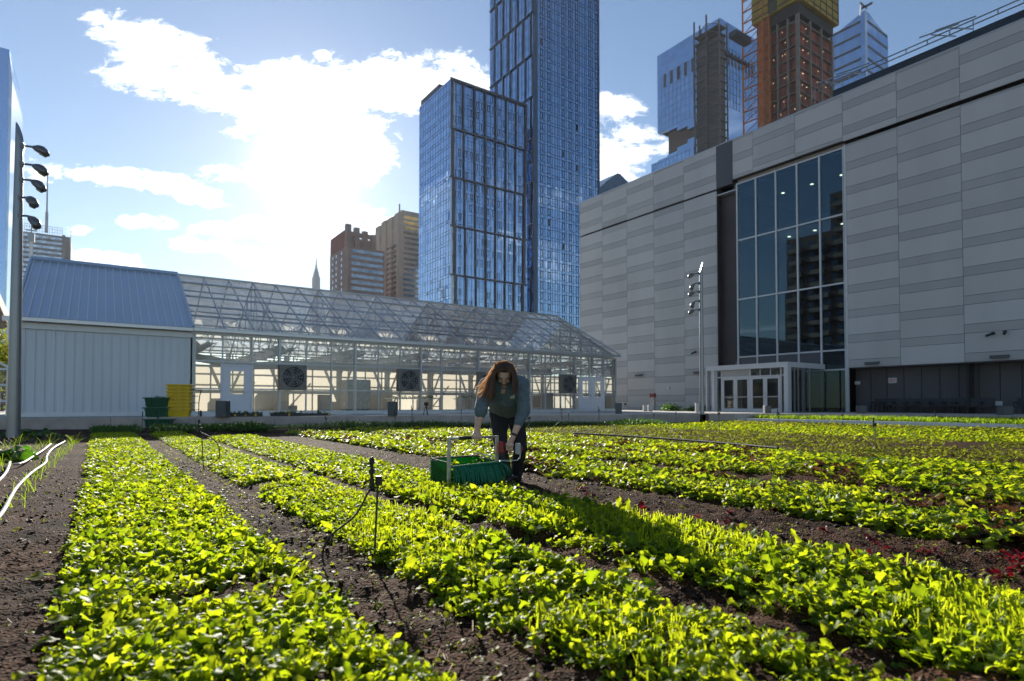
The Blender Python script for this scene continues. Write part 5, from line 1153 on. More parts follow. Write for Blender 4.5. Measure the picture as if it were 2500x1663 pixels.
proto = None; names = ['yellow crate at the bottom of its stack, partly in shadow', 'second yellow crate from the bottom of its stack', 'third yellow crate from the bottom of its stack', 'fourth yellow crate from the bottom of its stack', 'fourth yellow crate from the top of its stack', 'third yellow crate from the top of its stack', 'second yellow crate from the top of its stack', 'topmost yellow crate of the tall stack, fully visible']
ztop = dep(441, 938, float((Pc - CAM) @ FW) - .2)[2]; hc = .3; step = (ztop - T - .02 - hc) / 7
for i in range(8):
    o = crate_mesh(wy, .52, hc, 'yellow', 'crate') if i == 0 else proto.copy()
    if i == 0: proto = o
    else: COL.objects.link(o)
    o.location = (Pc[0], Pc[1], T + .016 + i * step); o.rotation_euler = (0, 0, -.3 + random.uniform(-.02, .02)); tag(o, names[i], 'crate', 'yellow crates stacked on the low wall')
gc = zp(387, 1019, T + .012) + np.array([0, .3, 0])
for i, lab in enumerate(('lower dark green crate on the low wall beside the yellow stack', 'upper dark green crate on the low wall, heaped with greens')):
    o = crate_mesh(.78, .52, .34, 'green_crate', 'crate') if i == 0 else gp.copy()
    if i == 0: gp = o
    else: COL.objects.link(o)
    o.location = (gc[0], gc[1], T + .016 + i * .345); o.rotation_euler = (0, 0, -.3 + .03 * i); tag(o, lab, 'crate', 'dark green crates')
o = gp.copy(); COL.objects.link(o); q = zp(388, 1046, .0); o.location = (q[0], q[1] - .15, .0); o.rotation_euler = (0, 0, -.34); o.scale = (1.05, 1, .95); tag(o, 'dark green crate on the soil, below the wall', 'crate', 'dark green crates')
r = np.random.default_rng(90); n = 260; an = -.3; lx, ly = r.uniform(-.33, .33, n), r.uniform(-.2, .2, n)
V, F, tt = scatter(np.c_[gc[0] + lx * math.cos(an) - ly * math.sin(an), gc[1] + lx * math.sin(an) + ly * math.cos(an), T + .64 + .09 * (1 - (lx / .33) ** 2) * r.random(n)], r.uniform(0, 6.28, n), np.radians(r.uniform(10, 90, n)), r.uniform(.05, .11, n), r.normal(0, .4, n), LO, r.integers(0, 3, n), r.uniform(0, .84, n))
tag(big_mesh('cut_greens', V, F, tt, M['dark_leaf']), 'cut greens heaped in the upper dark green crate', 'greens', kind='stuff')
P = zp(470, 1018, T + .012) + np.array([.05, .35, 0]); t = thing('hand_truck', 'black hand truck with a curved handle beside the yellow crates', 'hand truck', P); b = MB()
for s_ in (-.17, .17): b.tube([(P[0] + s_ + .02, P[1] - .04, P[2] + .04), (P[0] + s_ + .02, P[1], P[2] + .5), (P[0] + s_ + .06, P[1] + .05, P[2] + .8), (P[0] + s_ + .12, P[1] + .1, P[2] + .98)], .016, 8)
for z in (.25, .5, .75): b.bar((P[0] - .15, P[1], P[2] + z), (P[0] + .19, P[1], P[2] + z), .02)
b.bar((P[0] - .06, P[1] + .1, P[2] + .98), (P[0] + .3, P[1] + .1, P[2] + .98), .035); b.build('frame', M['black'], t)
b = MB(); b.box(P[0] - .2, P[0] + .24, P[1] - .28, P[1] - .02, P[2] + .012, P[2] + .025); b.build('toe_plate', M['black'], t)
for s_ in (-.23, .27): b = MB(); b.lathe((P[0] + s_, P[1] + .08, P[2] + .115), [(.1, -.025), (.115, -.01), (.115, .01), (.1, .025)], 16, (1, 0, 0)); b.build('wheel', M['rubber'], t)
def planter(u0, u1, vt, vb, zb, label, mat='charcoal'):
    A = zp(u0, vb, zb); B = zp(u1, vb, zb); Zd = float(((A + B) / 2 - CAM) @ FW); w = (u1 - u0) * Zd / FPX; h = (vb - vt) * Zd / FPX; c = (A + B) / 2 + FW * np.array([1, 1, 0]) * w * .5; b = MB()
    t_ = .035; w2 = w / 2 * .93
    b.box(-w2, w2, -w2, -w2 + t_, 0, h); b.box(-w2, w2, w2 - t_, w2, 0, h); b.box(-w2, -w2 + t_, -w2 + t_ + .001, w2 - t_ - .001, 0, h); b.box(w2 - t_, w2, -w2 + t_ + .001, w2 - t_ - .001, 0, h); b.box(-w2 + t_, w2 - t_, -w2 + t_, w2 - t_, .01, h - .06)
    o = b.build('planter_box', M[mat], bevel=.012); o.location = (c[0], c[1], zb + .004); o.rotation_euler = (0, 0, -YAW); return tag(o, label, 'planter', 'square grey planter boxes')
planter(524, 551, 979, 1019, T + .01, 'square grey planter box in front of the single white door'); planter(945, 967, 981, 1015.5, T + .01, 'square grey planter box on the low wall below the middle fan'); planter(1504, 1519, 984, 1011, T + .01, 'dark planter box at the far right corner of the greenhouse')
planter(1571, 1581, 990, 1006.5, .27, 'left of two small grey boxes by the red-topped totem', 'panel_dark'); planter(1583, 1594, 990, 1006.5, .27, 'right of two small grey boxes by the red-topped totem', 'panel_dark'); planter(1699, 1708, 985, 1009, .3, 'narrow grey box hard against the far light pole', 'panel_dark'); planter(1868, 1884, 991, 1010, .3, 'dark planter box in front of the porch doors')
planter(2099, 2118, 991, 1011, .3, 'grey planter box among the dark chairs, left of the exit sign'); planter(2452, 2477, 992, 1015, .3, 'grey planter box among the dark chairs at the right edge')
# seed trays on the wall
for i, (ua, ub) in enumerate(((559, 640), (662, 735), (737, 806))):
    A = zp(ua, 1018 - i, T + .012); B = zp(ub, 1017.3 - i, T + .012); c = (A + B) / 2; L_ = float(np.hypot(*(B - A)[:2])); an = math.atan2(B[1] - A[1], B[0] - A[0]); t = thing('seed_tray', ('row of black seed trays with seedlings below the single door', 'middle row of black seed trays on the low wall', 'right-hand row of black seed trays on the low wall')[i], 'seed tray', c, 'black seed trays on the low wall')
    ca, sa = math.cos(an), math.sin(an); W_ = lambda x, y, z: (c[0] + x * ca - y * sa, c[1] + x * sa + y * ca, c[2] + z)
    b = MB(); h = .13 if i != 2 else .1
    for x_0, x_1, y_0, y_1, z_0, z_1 in ((-L_ / 2, L_ / 2, .0, .28, .003, h * .7), (-L_ / 2 - .01, L_ / 2 + .01, -.01, .005, .003, h), (-L_ / 2 - .01, L_ / 2 + .01, .28, .3, .003, h)): b.hexa([W_(x_0, y_0, z_0), W_(x_1, y_0, z_0), W_(x_1, y_1, z_0), W_(x_0, y_1, z_0)], [W_(x_0, y_0, z_1), W_(x_1, y_0, z_1), W_(x_1, y_1, z_1), W_(x_0, y_1, z_1)])
    b.build('tray', M['black'], t)
    for q in ((-.32, .0, .3) if i == 0 else ((.1,) if i == 1 else (.46,))):
        b = MB(); b.hexa([W_(q * L_ - .03, -.016, .03), W_(q * L_ + .03, -.016, .03), W_(q * L_ + .03, -.011, .03), W_(q * L_ - .03, -.011, .03)], [W_(q * L_ - .03, -.016, .1), W_(q * L_ + .03, -.016, .1), W_(q * L_ + .03, -.011, .1), W_(q * L_ - .03, -.011, .1)]); b.build('yellow_label', M['yellow'], t)
    r = np.random.default_rng(300 + i); n = 170 if i != 2 else 60; lx, ly = r.uniform(-L_ / 2, L_ / 2, n), r.uniform(.02, .27, n)
    V, F, tt = scatter(np.c_[c[0] + lx * ca - ly * sa, c[1] + lx * sa + ly * ca, np.full(n, c[2] + h * .6)], r.uniform(0, 6.28, n), np.radians(r.uniform(-5, 35, n)), r.uniform(.06, .2, n), r.normal(0, .3, n), LO, r.integers(0, 3, n), r.uniform(0, .84, n))
    sd = big_mesh('seedlings', V - np.array(c), F, tt, M['dark_leaf']); sd.parent = t; sd['kind'] = 'stuff'
# tripod on the wall
P = zp(1039, 1014, T + .012) + np.array([.1, .15, 0]); Zt = float((P - CAM) @ FW); hz_ = 33 * Zt / FPX; t = thing('tripod', 'small black tripod with a round head standing on the low wall', 'tripod', P)
for k in range(3): a = k * 2.094 + .4; b = MB(); b.tube([(P[0] + .13 * math.cos(a), P[1] + .13 * math.sin(a), P[2]), (P[0] + .02 * math.cos(a), P[1] + .02 * math.sin(a), P[2] + hz_ * .62)], .014, 6); b.build('leg', M['black'], t)
b = MB(); b.tube([(P[0], P[1], P[2] + hz_ * .55), (P[0], P[1], P[2] + hz_ * .72)], .025, 8); b.lathe((P[0], P[1], P[2] + hz_ * .7), [(.06, 0), (.085, .02), (.09, .1), (.07, .15)], 14); b.build('head', M['black'], t, smooth=True)
# ------------------------------------------------------------------ sprinkler stakes
def sprinkler(base, h, label, hd=None, lean=(0, 0), head=True):
    x, y, z = base; t = thing('sprinkler_stake', label, 'sprinkler', base, 'sprinkler stakes in the beds'); tx, ty = x + lean[0], y + lean[1]
    b = MB(); b.tube([(x, y, z - .05), (tx, ty, z + h - .12)], .0065, 6); b.build('stake', M['stake'], t)
    if not head: b = MB(); b.tube([(tx, ty, z + h - .14), (tx, ty, z + h)], .015, 8); b.build('nozzle', M['black'], t, smooth=True); return t
    b = MB(); rx, ry = RT[0], RT[1]; hx, hy = tx - rx * .035, ty - ry * .035
    b.lathe((hx, hy, z + h - .17), [(.009, 0), (.014, .005), (.014, .05), (.009, .055), (.009, .075), (.017, .08), (.017, .1), (.01, .105), (.01, .13), (.015, .135), (.015, .155), (.006, .17)], 12); b.box(tx - .012, tx + .02, ty - .012, ty + .012, z + h - .155, z + h - .105); b.build('nozzle', M['black'], t, smooth=False)
    if hd:
        pts = [Vector((hx, hy, z + h - .17))] + [Vector((x + q[0] * rx + q[1] * FW[0], y + q[0] * ry + q[1] * FW[1], z + q[2])) for q in hd]; out = []
        for i in range(len(pts) - 1):
            a, b_, c, d = pts[max(i - 1, 0)], pts[i], pts[i + 1], pts[min(i + 2, len(pts) - 1)]
            for s in range(8): q = s / 8; out.append(.5 * ((2 * b_) + (c - a) * q + (2 * a - 5 * b_ + 4 * c - d) * q * q + (3 * b_ - a - 3 * c + d) * q ** 3))
        out.append(pts[-1]); b = MB(); b.tube(out, .0058, 8); b.build('supply_tube', M['rubber'], t, smooth=True)
    return t
M['stake'] = pm('green_stake', (.02, .06, .035), .5, .1, .2, 20)
B1 = zp(913, 1366, 0.0); Z1 = float((B1 - CAM) @ FW); h1 = (1366 - 1116) * Z1 / FPX
lean = dep(922, 1150, Z1) - dep(913, 1150, Z1)
sprinkler(B1, h1, 'nearest black sprinkler on a green stake with a curved tube', [(-.035, 0, .36), (-.1, -.03, .24), (-.22, -.06, .14), (-.265, -.05, .04), (-.22, -.12, -.02), (-.15, -.2, -.05)], (lean[0], lean[1]))
B2 = zp(497, 1143, 0.0); sprinkler(B2, (1143 - 1024) * float((B2 - CAM) @ FW) / FPX, 'sprinkler with a looping tube between the two left salad beds', [(0, 0, .45), (.12, 0, .38), (.2, 0, .27), (.17, .05, .12), (.05, .05, .03)], (-.03, 0))
def sp_top(u, v, h, label, hd=None, head=True, lean=(0, 0)):
    P = zp(u, v, h); sprinkler((P[0], P[1], 0.0), h, label, hd, lean, head)
tb = [(-.02, 0, .36), (-.05, 0, .22), (.02, 0, .1), (.1, 0, .02)]
tl = [(-.02, 0, .36), (-.06, 0, .25), (-.2, .1, .12), (-.35, .1, .05)]
sp_top(2137, 1018, .62, 'sprinkler stake in the frilly bed at the right, near the white kerb', tb)
zs_ = lambda u, v, vb: None
for (u, v, Zk, h, label, hd, head) in ((1901, 997, 15, .6, 'sprinkler stake in front of the porch doors, its tube curving left', tl, True), (1756, 997, 15.5, .6, 'sprinkler stake left of the porch, its tube curving left', tl, True), (2057, 1005, 21, .5, 'small sprinkler by the white kerb below the tall window', None, True), (1372, 990, 19, .75, 'sprinkler left of the double door, its tube catching light', tl, True), (1463, 992, 21, .7, 'sprinkler in front of the white double door', tb, True), (966, 999, 19, .62, 'sprinkler at the foot of the middle planter box', tl, True), (1293, 1006, 13, .65, 'sprinkler rising beside the person, on the right', tb, True), (387, 1010, 20, .45, 'sprinkler in front of the dark green crate on the soil', None, True), (1007, 990, 20.5, .7, 'thin sprinkler left of the black tripod', tb, True), (2284, 1006, 23, .5, 'small sprinkler below the right-hand dark wall', None, True), (797, 1012, 19.5, .5, 'sprinkler at the right end of the seed trays', tb, True)):
    P = dep(u, v, Zk); sprinkler((P[0], P[1], max(P[2] - h, -.02)), min(h, P[2] + .02), label, hd, (0, 0), head)
for (u, v, Zk, h, label) in ((348, 1005, 19.4, .75, 'plain dark post left of the green crates'), (1126, 999, 20, .6, 'plain dark post just left of the person'), (1388, 1005, 21, .55, 'plain dark post below the right-hand fan'), (1596, 1006, 22.5, .5, 'plain dark post below the red-topped totem'), (1650, 1003, 22.8, .5, 'plain dark post with a pale tube, left of the far pole')):
    P = dep(u, v, Zk); sprinkler((P[0], P[1], 0), P[2], label, None, (0, 0), False)
# ------------------------------------------------------------------ dark chairs along the base wall
cm = thing('patio_chair', 'black patio chair in the row under the dark base wall', 'chair', (0, 0, .25), 'black patio chairs under the grey building')
b = MB(); b.box(-.26, .26, -.26, .26, .66, .72); b.build('seat', M['black'], cm); b = MB(); b.hexa([(-.26, .22, .721), (.26, .22, .721), (.26, .27, .721), (-.26, .27, .721)], [(-.26, .32, 1.13), (.26, .32, 1.13), (.26, .36, 1.13), (-.26, .36, 1.13)]); b.build('backrest', M['black'], cm)
for sx in (-.23, .23):
    for sy in (-.23, .23): b = MB(); b.bar((sx, sy, .25), (sx, sy, .66), .035); b.build('leg', M['black'], cm)
    b = MB(); b.box(sx - .025, sx + .025, -.22, .22, .88, .92); b.bar((sx, -.2, .72), (sx, -.2, .88), .03); b.build('armrest', M['black'], cm)
ys_c = [xp(u, 1000, FX - .1)[1] for u in (2136, 2160, 2190, 2220, 2250, 2280, 2310, 2342, 2374, 2406, 2490)]
for i, y in enumerate(ys_c):
    o = cm if i == 0 else copy_tree(cm)
    o.location = (FX + .15, y, .25); o.rotation_euler = (0, 0, R(-90) + random.uniform(-.15, .15))
# white gate and trees behind the pole at the left edge
P = dep(22, 985, 24); zt = dep(22, 898, 24)[2]; t = thing('white_gate', 'white mesh gate with a pitched top at the left edge, behind the tall pole', 'gate', (P[0], P[1], T)); xa, xb = dep(-60, 985, 24)[0], dep(22, 985, 24)[0]
b = MB(); b.box(xb - .1, xb + .02, P[1] - .06, P[1] + .06, T, zt); b.box(xa, xa + .1, P[1] - .06, P[1] + .06, T, zt)
for z in (T + .55, T + 1.2, zt - .1): b.box(xa + .1, xb - .1, P[1] - .04, P[1] + .04, z, z + .09)
b.bar((xa, P[1], zt + .0), ((xa + xb) / 2, P[1], zt + .35), .1); b.bar(((xa + xb) / 2, P[1], zt + .35), (xb, P[1], zt), .1); b.build('frame', M['white_metal'], t)
b = MB()
for x in np.arange(xa + .12, xb - .1, .09): b.box(x, x + .012, P[1] - .01, P[1] + .01, T + .1, zt - .1)
for z in np.arange(T + .15, zt - .1, .18): b.box(xa + .1, xb - .1, P[1] - .02, P[1] - .011, z, z + .012)
b.build('mesh_panel', M['pole'], t)
# ------------------------------------------------------------------ shrubs at the foot of the grey wall and trees at the left edge
def shrub(name, c, rx, ry, rz, n, s, seed, mat, label, cat, trunk=0):
    t = thing(name, label, cat, c); r = np.random.default_rng(seed); k = max(4, n // 120); cc = r.normal(0, .45, (k, 3)); idx = r.integers(0, k, n); q = cc[idx] + r.normal(0, .28, (n, 3)); q[:, 2] = np.abs(q[:, 2] + (.6 if not trunk else 0)) if not trunk else q[:, 2]
    pos = np.array([0, 0, trunk]) + q * np.array([rx, ry, rz])
    V, F, tt = scatter(pos, r.uniform(0, 6.28, n), np.radians(r.uniform(0, 110, n)), s * r.uniform(.6, 1.3, n), r.normal(0, .6, n), LO, r.integers(0, 3, n), np.clip(.4 + .5 * cc[idx, 2] * .3 + r.normal(0, .2, n), 0, .84))
    o = big_mesh('crown', V, F, tt, mat); o.parent = t
    b = MB(); b.tube([(0, 0, -.2), (.1, 0, trunk * .5), (0, .05, max(trunk, .3))], [.05 + trunk * .02, .04 + trunk * .015, .02 + trunk * .01], 8)
    for a in range(5): b.tube([(0, 0, max(trunk * .7, .1)), (rx * .4 * math.cos(a * 1.26), ry * .4 * math.sin(a * 1.26), trunk + rz * .4)], [.02 + trunk * .01, .01], 5)
    u = b.build('trunk', pm('bark', (.08, .055, .04), .9, 0, .2, 20) if 'bark' not in bpy.data.materials else bpy.data.materials['bark']); u.parent = t
for i, (u, v, w) in enumerate(((1622, 1004, 1.0), (1648, 1003, 1.2), (1680, 1002, 1.3))):
    P = xp(u, v, 33.); shrub('shrub', (P[0], P[1], .2), .7 * w, .8 * w, .3 * w, 500, .2, 400 + i, M['dark_leaf'], ('leftmost dark shrub at the foot of the grey wall, near the totem', 'middle dark shrub at the foot of the grey wall', 'dark shrub at the foot of the grey wall, beside the far pole')[i], 'shrub')
for i, (u, v, Zk, s) in enumerate(((8, 880, 40, 1.3), (-25, 890, 38, 1.8))):
    P = dep(u, v, Zk); shrub('tree', (P[0], P[1], T), 1.6 * s, 1.6 * s, 1.2 * s, 1500, .3, 420 + i, M['sprout'], ('olive tree crown showing above the white gate', 'larger olive tree beyond the left edge, behind the gate')[i], 'tree', P[2] - T)
# ------------------------------------------------------------------ person bending over the greens harvester
Z0 = 6.35
FH = np.array([math.sin(YAW), math.cos(YAW), 0.]); TC = Vector(-FH); RV = Vector(RT); UZ = Vector((0, 0, 1))
def pp(px, py, c=0.): return Vector(dep(1000 + px / 3.92, 840 + py / 3.92, Z0 - c))
# harvester frame first: the hands go to it
HX0, HY0 = 2.79, 5.04; HX1 = float(yp(1213, 1100, HY0)[0]); HZ = .51; HYB = float(xp(1052, 1122, HX0)[1])
gripP = Vector(yp(1164, 1071, HY0)); gripP.z = HZ
M['skin'] = pm('skin', (.68, .43, .33), .5, 0, .08, 30, .03, 200, spec=.4)
M['sweat'] = pm('teal_grey_sweatshirt', (.125, .17, .2), .9, 0, .12, 60, .25, 300)
M['trouser'] = pm('navy_black_trousers', (.012, .013, .017), .85, 0, .2, 40, .25, 250)
def hair_mat():
    m, nt, N, L = new_mat('brown_hair'); out = N.new('ShaderNodeOutputMaterial'); p = N.new('ShaderNodeBsdfPrincipled'); t = N.new('ShaderNodeBsdfTranslucent'); at = N.new('ShaderNodeAttribute'); at.attribute_name = 'tint'
    r = N.new('ShaderNodeValToRGB'); r.color_ramp.elements[0].color = (.025, .013, .008, 1); r.color_ramp.elements[1].color = (.13, .068, .036, 1); L.new(at.outputs['Fac'], r.inputs[0]); L.new(r.outputs[0], p.inputs['Base Color'])
    p.inputs['Roughness'].default_value = .42; t.inputs[0].default_value = (.6, .34, .16, 1); mx = N.new('ShaderNodeMixShader'); mx.inputs[0].default_value = .38; L.new(p.outputs[0], mx.inputs[1]); L.new(t.outputs[0], mx.inputs[2]); L.new(mx.outputs[0], out.inputs[0]); return m
M['hair'] = hair_mat()
base = Vector(zp(1238, 1190, 0)); base = Vector((pp(935, 900, 0).x, pp(935, 900, 0).y, 0))
person = thing('person', 'person in a teal-grey sweatshirt bending over the harvester, long brown hair falling forward', 'person', base)
def limb(b, pts, n=14):
    P = [p for p, _ in pts]; Rr = [r for _, r in pts]; b.tube(P, Rr, n)
    for p, r in pts: b.ell(p, r * .995, nu=12, nv=8)
def fused(b, name, mat, parent, vox=.005, smooth=5, disp=None):
    o = b.build(name + '_raw', mat); m = o.modifiers.new('r', 'REMESH'); m.mode = 'VOXEL'; m.voxel_size = vox
    s = o.modifiers.new('s', 'SMOOTH'); s.iterations = smooth; s.factor = .5
    if disp:
        for sz, st in disp:
            t = bpy.data.textures.new('folds', 'CLOUDS'); t.noise_scale = sz; d = o.modifiers.new('d', 'DISPLACE'); d.texture = t; d.strength = st; d.texture_coords = 'LOCAL'
        s2 = o.modifiers.new('s2', 'SMOOTH'); s2.iterations = 2
    dg = bpy.context.evaluated_depsgraph_get(); me = bpy.data.meshes.new_from_object(o.evaluated_get(dg)); bpy.data.objects.remove(o)
    me.name = name; me.materials.clear(); me.materials.append(mat); org = Vector(parent['_o']); me.transform(Matrix.Translation(-org)); me.polygons.foreach_set('use_smooth', [True] * len(me.polygons))
    q = bpy.data.objects.new(name, me); COL.objects.link(q); q.parent = parent; q['_o'] = tuple(org); return q
hipC = pp(935, 640, -.02); shL, shR = pp(738, 395, .36), pp(1068, 378, .34); chest = (shL + shR) / 2; neckB = pp(905, 365, .40); headC = pp(908, 283, .47)
elL, elR = pp(682, 640, .44), pp(1092, 640, .34); wrL = gripP + UZ * .075 + RV * -.0 + TC * -.005; wrR = pp(992, 885, .40)
knL, knR = pp(872, 985, .12), pp(1062, 985, .02); anL, anR = pp(928, 1330, .02), pp(1005, 1330, -.26); hpL, hpR = pp(850, 650, -.01), pp(1012, 655, -.04)
bd = MB()
# head: tilted down and slightly to the image left
tl = R(43); fz = (TC * math.cos(tl) - UZ * math.sin(tl) - RV * .06).normalized(); sx = RV; up_ = fz.cross(sx); up_ = up_ if up_.z > 0 else -up_; sx = up_.cross(fz); sx = sx if sx.dot(RV) > 0 else -sx
def hp(x, u, f): return headC + sx * x + up_ * u + fz * f
def head_mesh(b):
    base_ = len(b.v); nu, nv = 28, 20
    for i in range(nv + 1):
        ph = math.pi * i / nv
        for j in range(nu):
            th = 2 * math.pi * j / nu; x = math.sin(ph) * math.cos(th); f = math.sin(ph) * math.sin(th); u = math.cos(ph)
            w = .076 * (1 - .34 * max(-u, 0) ** 1.3); dpt = .098 * (1 - .18 * max(-u, 0)) if f > 0 else .1 * (1 - .3 * max(-u, 0)); 
            ff = f * dpt
            if f > 0: ff -= .012 * max(0, 1 - abs(x) * 2.2) * (1 if -.1 < u < .15 else 0) * 0
            b.v.append(tuple(hp(x * w, u * .122, ff)))
    for i in range(nv):
        for j in range(nu): b.face((base_ + i * nu + j, base_ + (i + 1) * nu + j, base_ + (i + 1) * nu + (j + 1) % nu, base_ + i * nu + (j + 1) % nu))
head_mesh(bd)
def MH(): return Matrix((sx, up_, fz)).transposed()
def hell(x, u, f, a, c, d): bd.ell(hp(x, u, f), a, c, d, 12, 8, MH())
hell(0, -.018, .1, .011, .026, .012); hell(0, -.034, .108, .016, .011, .013); hell(-.013, -.037, .1, .009, .008, .01); hell(.013, -.037, .1, .009, .008, .01)     # nose
hell(0, .024, .088, .05, .011, .012); hell(-.034, -.03, .075, .024, .022, .016); hell(.034, -.03, .075, .024, .022, .016)                                     # brow, cheeks
hell(0, -.063, .084, .026, .007, .012); hell(0, -.074, .081, .022, .008, .012); hell(0, -.105, .07, .026, .018, .018)                                          # lips, chin
for s in (-1, 1): hell(s * .032, .002, .083, .015, .009, .008); hell(s * .078, -.012, -.005, .009, .032, .018)                                             # lids, ears
limb(bd, [(neckB - TC * .035, .055), (hp(0, -.06, -.035), .053), (hp(0, -.02, -.02), .055)])
limb(bd, [(hipC, .12), ((hipC + chest) / 2, .11), (chest - UZ * .02, .1)]); limb(bd, [(shL, .06), (chest, .075), (shR, .06)]); limb(bd, [(chest - TC * .04, .06), (neckB - TC * .035, .055)])
limb(bd, [(shL, .05), (elL, .043), ((elL * .6 + wrL * .4), .042), (wrL, .027)]); limb(bd, [(shR, .05), (elR, .043), (elR * .6 + wrR * .4, .042), (wrR, .027)])
for h, k, a in ((hpL, knL, anL), (hpR, knR, anR)): limb(bd, [(h, .075), (k, .052), (k * .6 + a * .4, .05), (a, .036)])
# left hand (image left) closed over the bar
barX = Vector((1, 0, 0)); bz = HZ
def finger(pts, r0, r1):
    n = len(pts); limb(bd, [(p, r0 + (r1 - r0) * i / (n - 1)) for i, p in enumerate(pts)], 10)
palmA = gripP + UZ * .03
bd.ell(palmA + UZ * .012 + TC * -.01, .045, .034, .02, 14, 9, Matrix.Rotation(-YAW, 3, 'Z')); limb(bd, [(wrL, .027), (palmA + UZ * .02 - TC * .01, .03)])
ydir = Vector((0, -1, 0))      # towards the camera side of the bar
for i, (L_, dz) in enumerate(((.9, 0), (1.05, .003), (1., .002), (.8, -.002))):
    c = gripP + barX * (-.033 + .0225 * i); finger([c + UZ * (.03 + dz) + ydir * -.005, c + UZ * (.024 + dz) + ydir * .024 * L_, c + UZ * -.004 + ydir * .03 * L_, c + UZ * -.024 * L_ + ydir * .014], .0095, .0078)
c = gripP + barX * -.05; finger([c + UZ * .026 + barX * .012 - ydir * .012, c + UZ * .006 - ydir * .026, c - UZ * .016 - ydir * .016], .011, .0085)
# right hand on the drill handle
drA, drB = pp(905, 985, .36), pp(1025, 1000, .36); dd = (drB - drA).normalized(); hc = pp(958, 975, .385); ax2 = TC
bd.ell(hc + UZ * .012 + TC * .012, .042, .03, .03, 14, 9, Matrix.Rotation(-YAW, 3, 'Z')); limb(bd, [(wrR, .027), (hc + UZ * .025, .032), (hc, .03)])
for i, L_ in enumerate((.9, 1.05, 1., .8)):
    c = pp(930 + 17 * i, 986 + 2 * i, .36); finger([c + UZ * .022 + TC * .028, c + TC * .036 * L_ - UZ * .006, c + TC * .024 - UZ * .03 * L_, c - UZ * .034 * L_ - TC * .002], .0098, .008)
c = pp(915, 975, .36); finger([c + UZ * .02 + TC * .01 + dd * .02, c + UZ * .012 - TC * .026 + dd * .004, c - UZ * .012 - TC * .022 - dd * .006], .011, .0088)
body = fused(bd, 'body', M['skin'], person, .0034, 3)
f_ = MB()
for s in (-1, 1): f_.tube([hp(s * .047, .002, .083), hp(s * .034, -.006, .0925), hp(s * .019, -.002, .09)], [.0012, .0022, .001], 6)
f_.build('eyelash', M['black'], person, smooth=True)
f_ = MB()
for s in (-1, 1): f_.tube([hp(s * .053, .024, .085), hp(s * .036, .031, .097), hp(s * .014, .025, .1005)], [.0015, .0032, .002], 6)
f_.build('eyebrow', M['hair'], person, smooth=True)
f_ = MB(); f_.tube([hp(-.024, -.069, .088), hp(-.01, -.067, .0965), hp(.01, -.067, .0965), hp(.024, -.069, .088)], [.002, .0055, .0055, .002], 8); f_.build('mouth', pm('lips', (.3, .1, .08), .4), person, smooth=True)
# sweatshirt
sw = MB(); tdir = (chest - hipC).normalized(); fr_ = (tdir.cross(RV)).normalized(); fr_ = fr_ if fr_.dot(TC) < 0 or fr_.z < 0 else -fr_
def ring(c, a, b_): return (c, RV * a, fr_ * b_)
hem = pp(900, 590, .06)
sw.loft([ring(hipC + tdir * .02, .185, .125), ring(hipC + tdir * .1 + fr_ * .01, .19, .14), ring(hipC * .55 + chest * .45, .195, .15), ring(hipC * .25 + chest * .75, .205, .15), ring(chest, .18, .115), ring(chest + tdir * .06, .11, .09)], 26)
sw.ell(pp(905, 545, .25), .15, .1, .075, 16, 10, Matrix((RV, Vector(-TC), UZ)).transposed())     # cloth hanging at the front
limb(sw, [(chest + RV * -.07, .095), (shL, .083)]); limb(sw, [(chest + RV * .07, .095), (shR, .083)]); limb(sw, [(chest, .105), (neckB - UZ * .03 - TC * .05, .078)])
eL2 = elL * .9 + wrL * .1; limb(sw, [(shL, .083), (shL * .5 + elL * .5, .071), (elL + UZ * .02, .07), (eL2, .064)])
for q in (.02, .1, .19): sw.ell(elL * (1 - q * .55) + wrL * q * .55 + UZ * .02, .069 - q * .05, .069 - q * .05, .024)
eR2 = elR * .52 + wrR * .48; limb(sw, [(shR, .084), (shR * .5 + elR * .5, .072), (elR, .068), (elR * .8 + wrR * .2, .06), (eR2, .049)])
sw.ell(eR2, .051, .051, .02)
fused(sw, 'sweatshirt', M['sweat'], person, .0065, 4, [(.07, .022), (.022, .008)])
em = MB()      # pale emblem on the chest
ec = pp(985, 508, .5); n_ = (TC * .75 - UZ * .66).normalized(); ue = (UZ - n_ * UZ.dot(n_)).normalized(); re = RV
for dx, dz, a, c in ((0, -.004, .024, .017), (.012, .014, .011, .014), (-.016, -.01, .012, .01)): em.ell(ec + re * dx + ue * dz, a, c, .004, 14, 6, Matrix((re, ue, n_)).transposed())
emb = em.build('emblem', pm('pale_print', (.5, .52, .4), .7), person, smooth=True)
# trousers
tr = MB(); limb(tr, [(hpL + UZ * .03, .1), (hipC, .13), (hpR + UZ * .03, .1)]); tr.loft([ring(hipC + tdir * .14, .165, .115), ring(hipC + tdir * .04, .18, .125), ring(hipC - UZ * .05, .185, .12)], 24)
for h, k, a in ((hpL, knL, anL), (hpR, knR, anR)):
    limb(tr, [(h, .1), (h * .5 + k * .5, .086), (k, .073), (k * .55 + a * .45, .07), (a, .071), (a - UZ * .02, .07)])
fused(tr, 'trousers', M['trouser'], person, .0065, 4, [(.09, .024), (.028, .008)])
for a, dr in ((anL, TC), (anR, TC)):
    s = MB(); g = Vector((a.x, a.y, .045)); s.ell(g + dr * .07, .047, .14, .045, 16, 10, Matrix((RV, dr, UZ)).transposed()); s.ell(g + UZ * .04, .05, .06, .06, 14, 8, Matrix((RV, dr, UZ)).transposed()); s.build('shoe', M['black'], person, smooth=True)
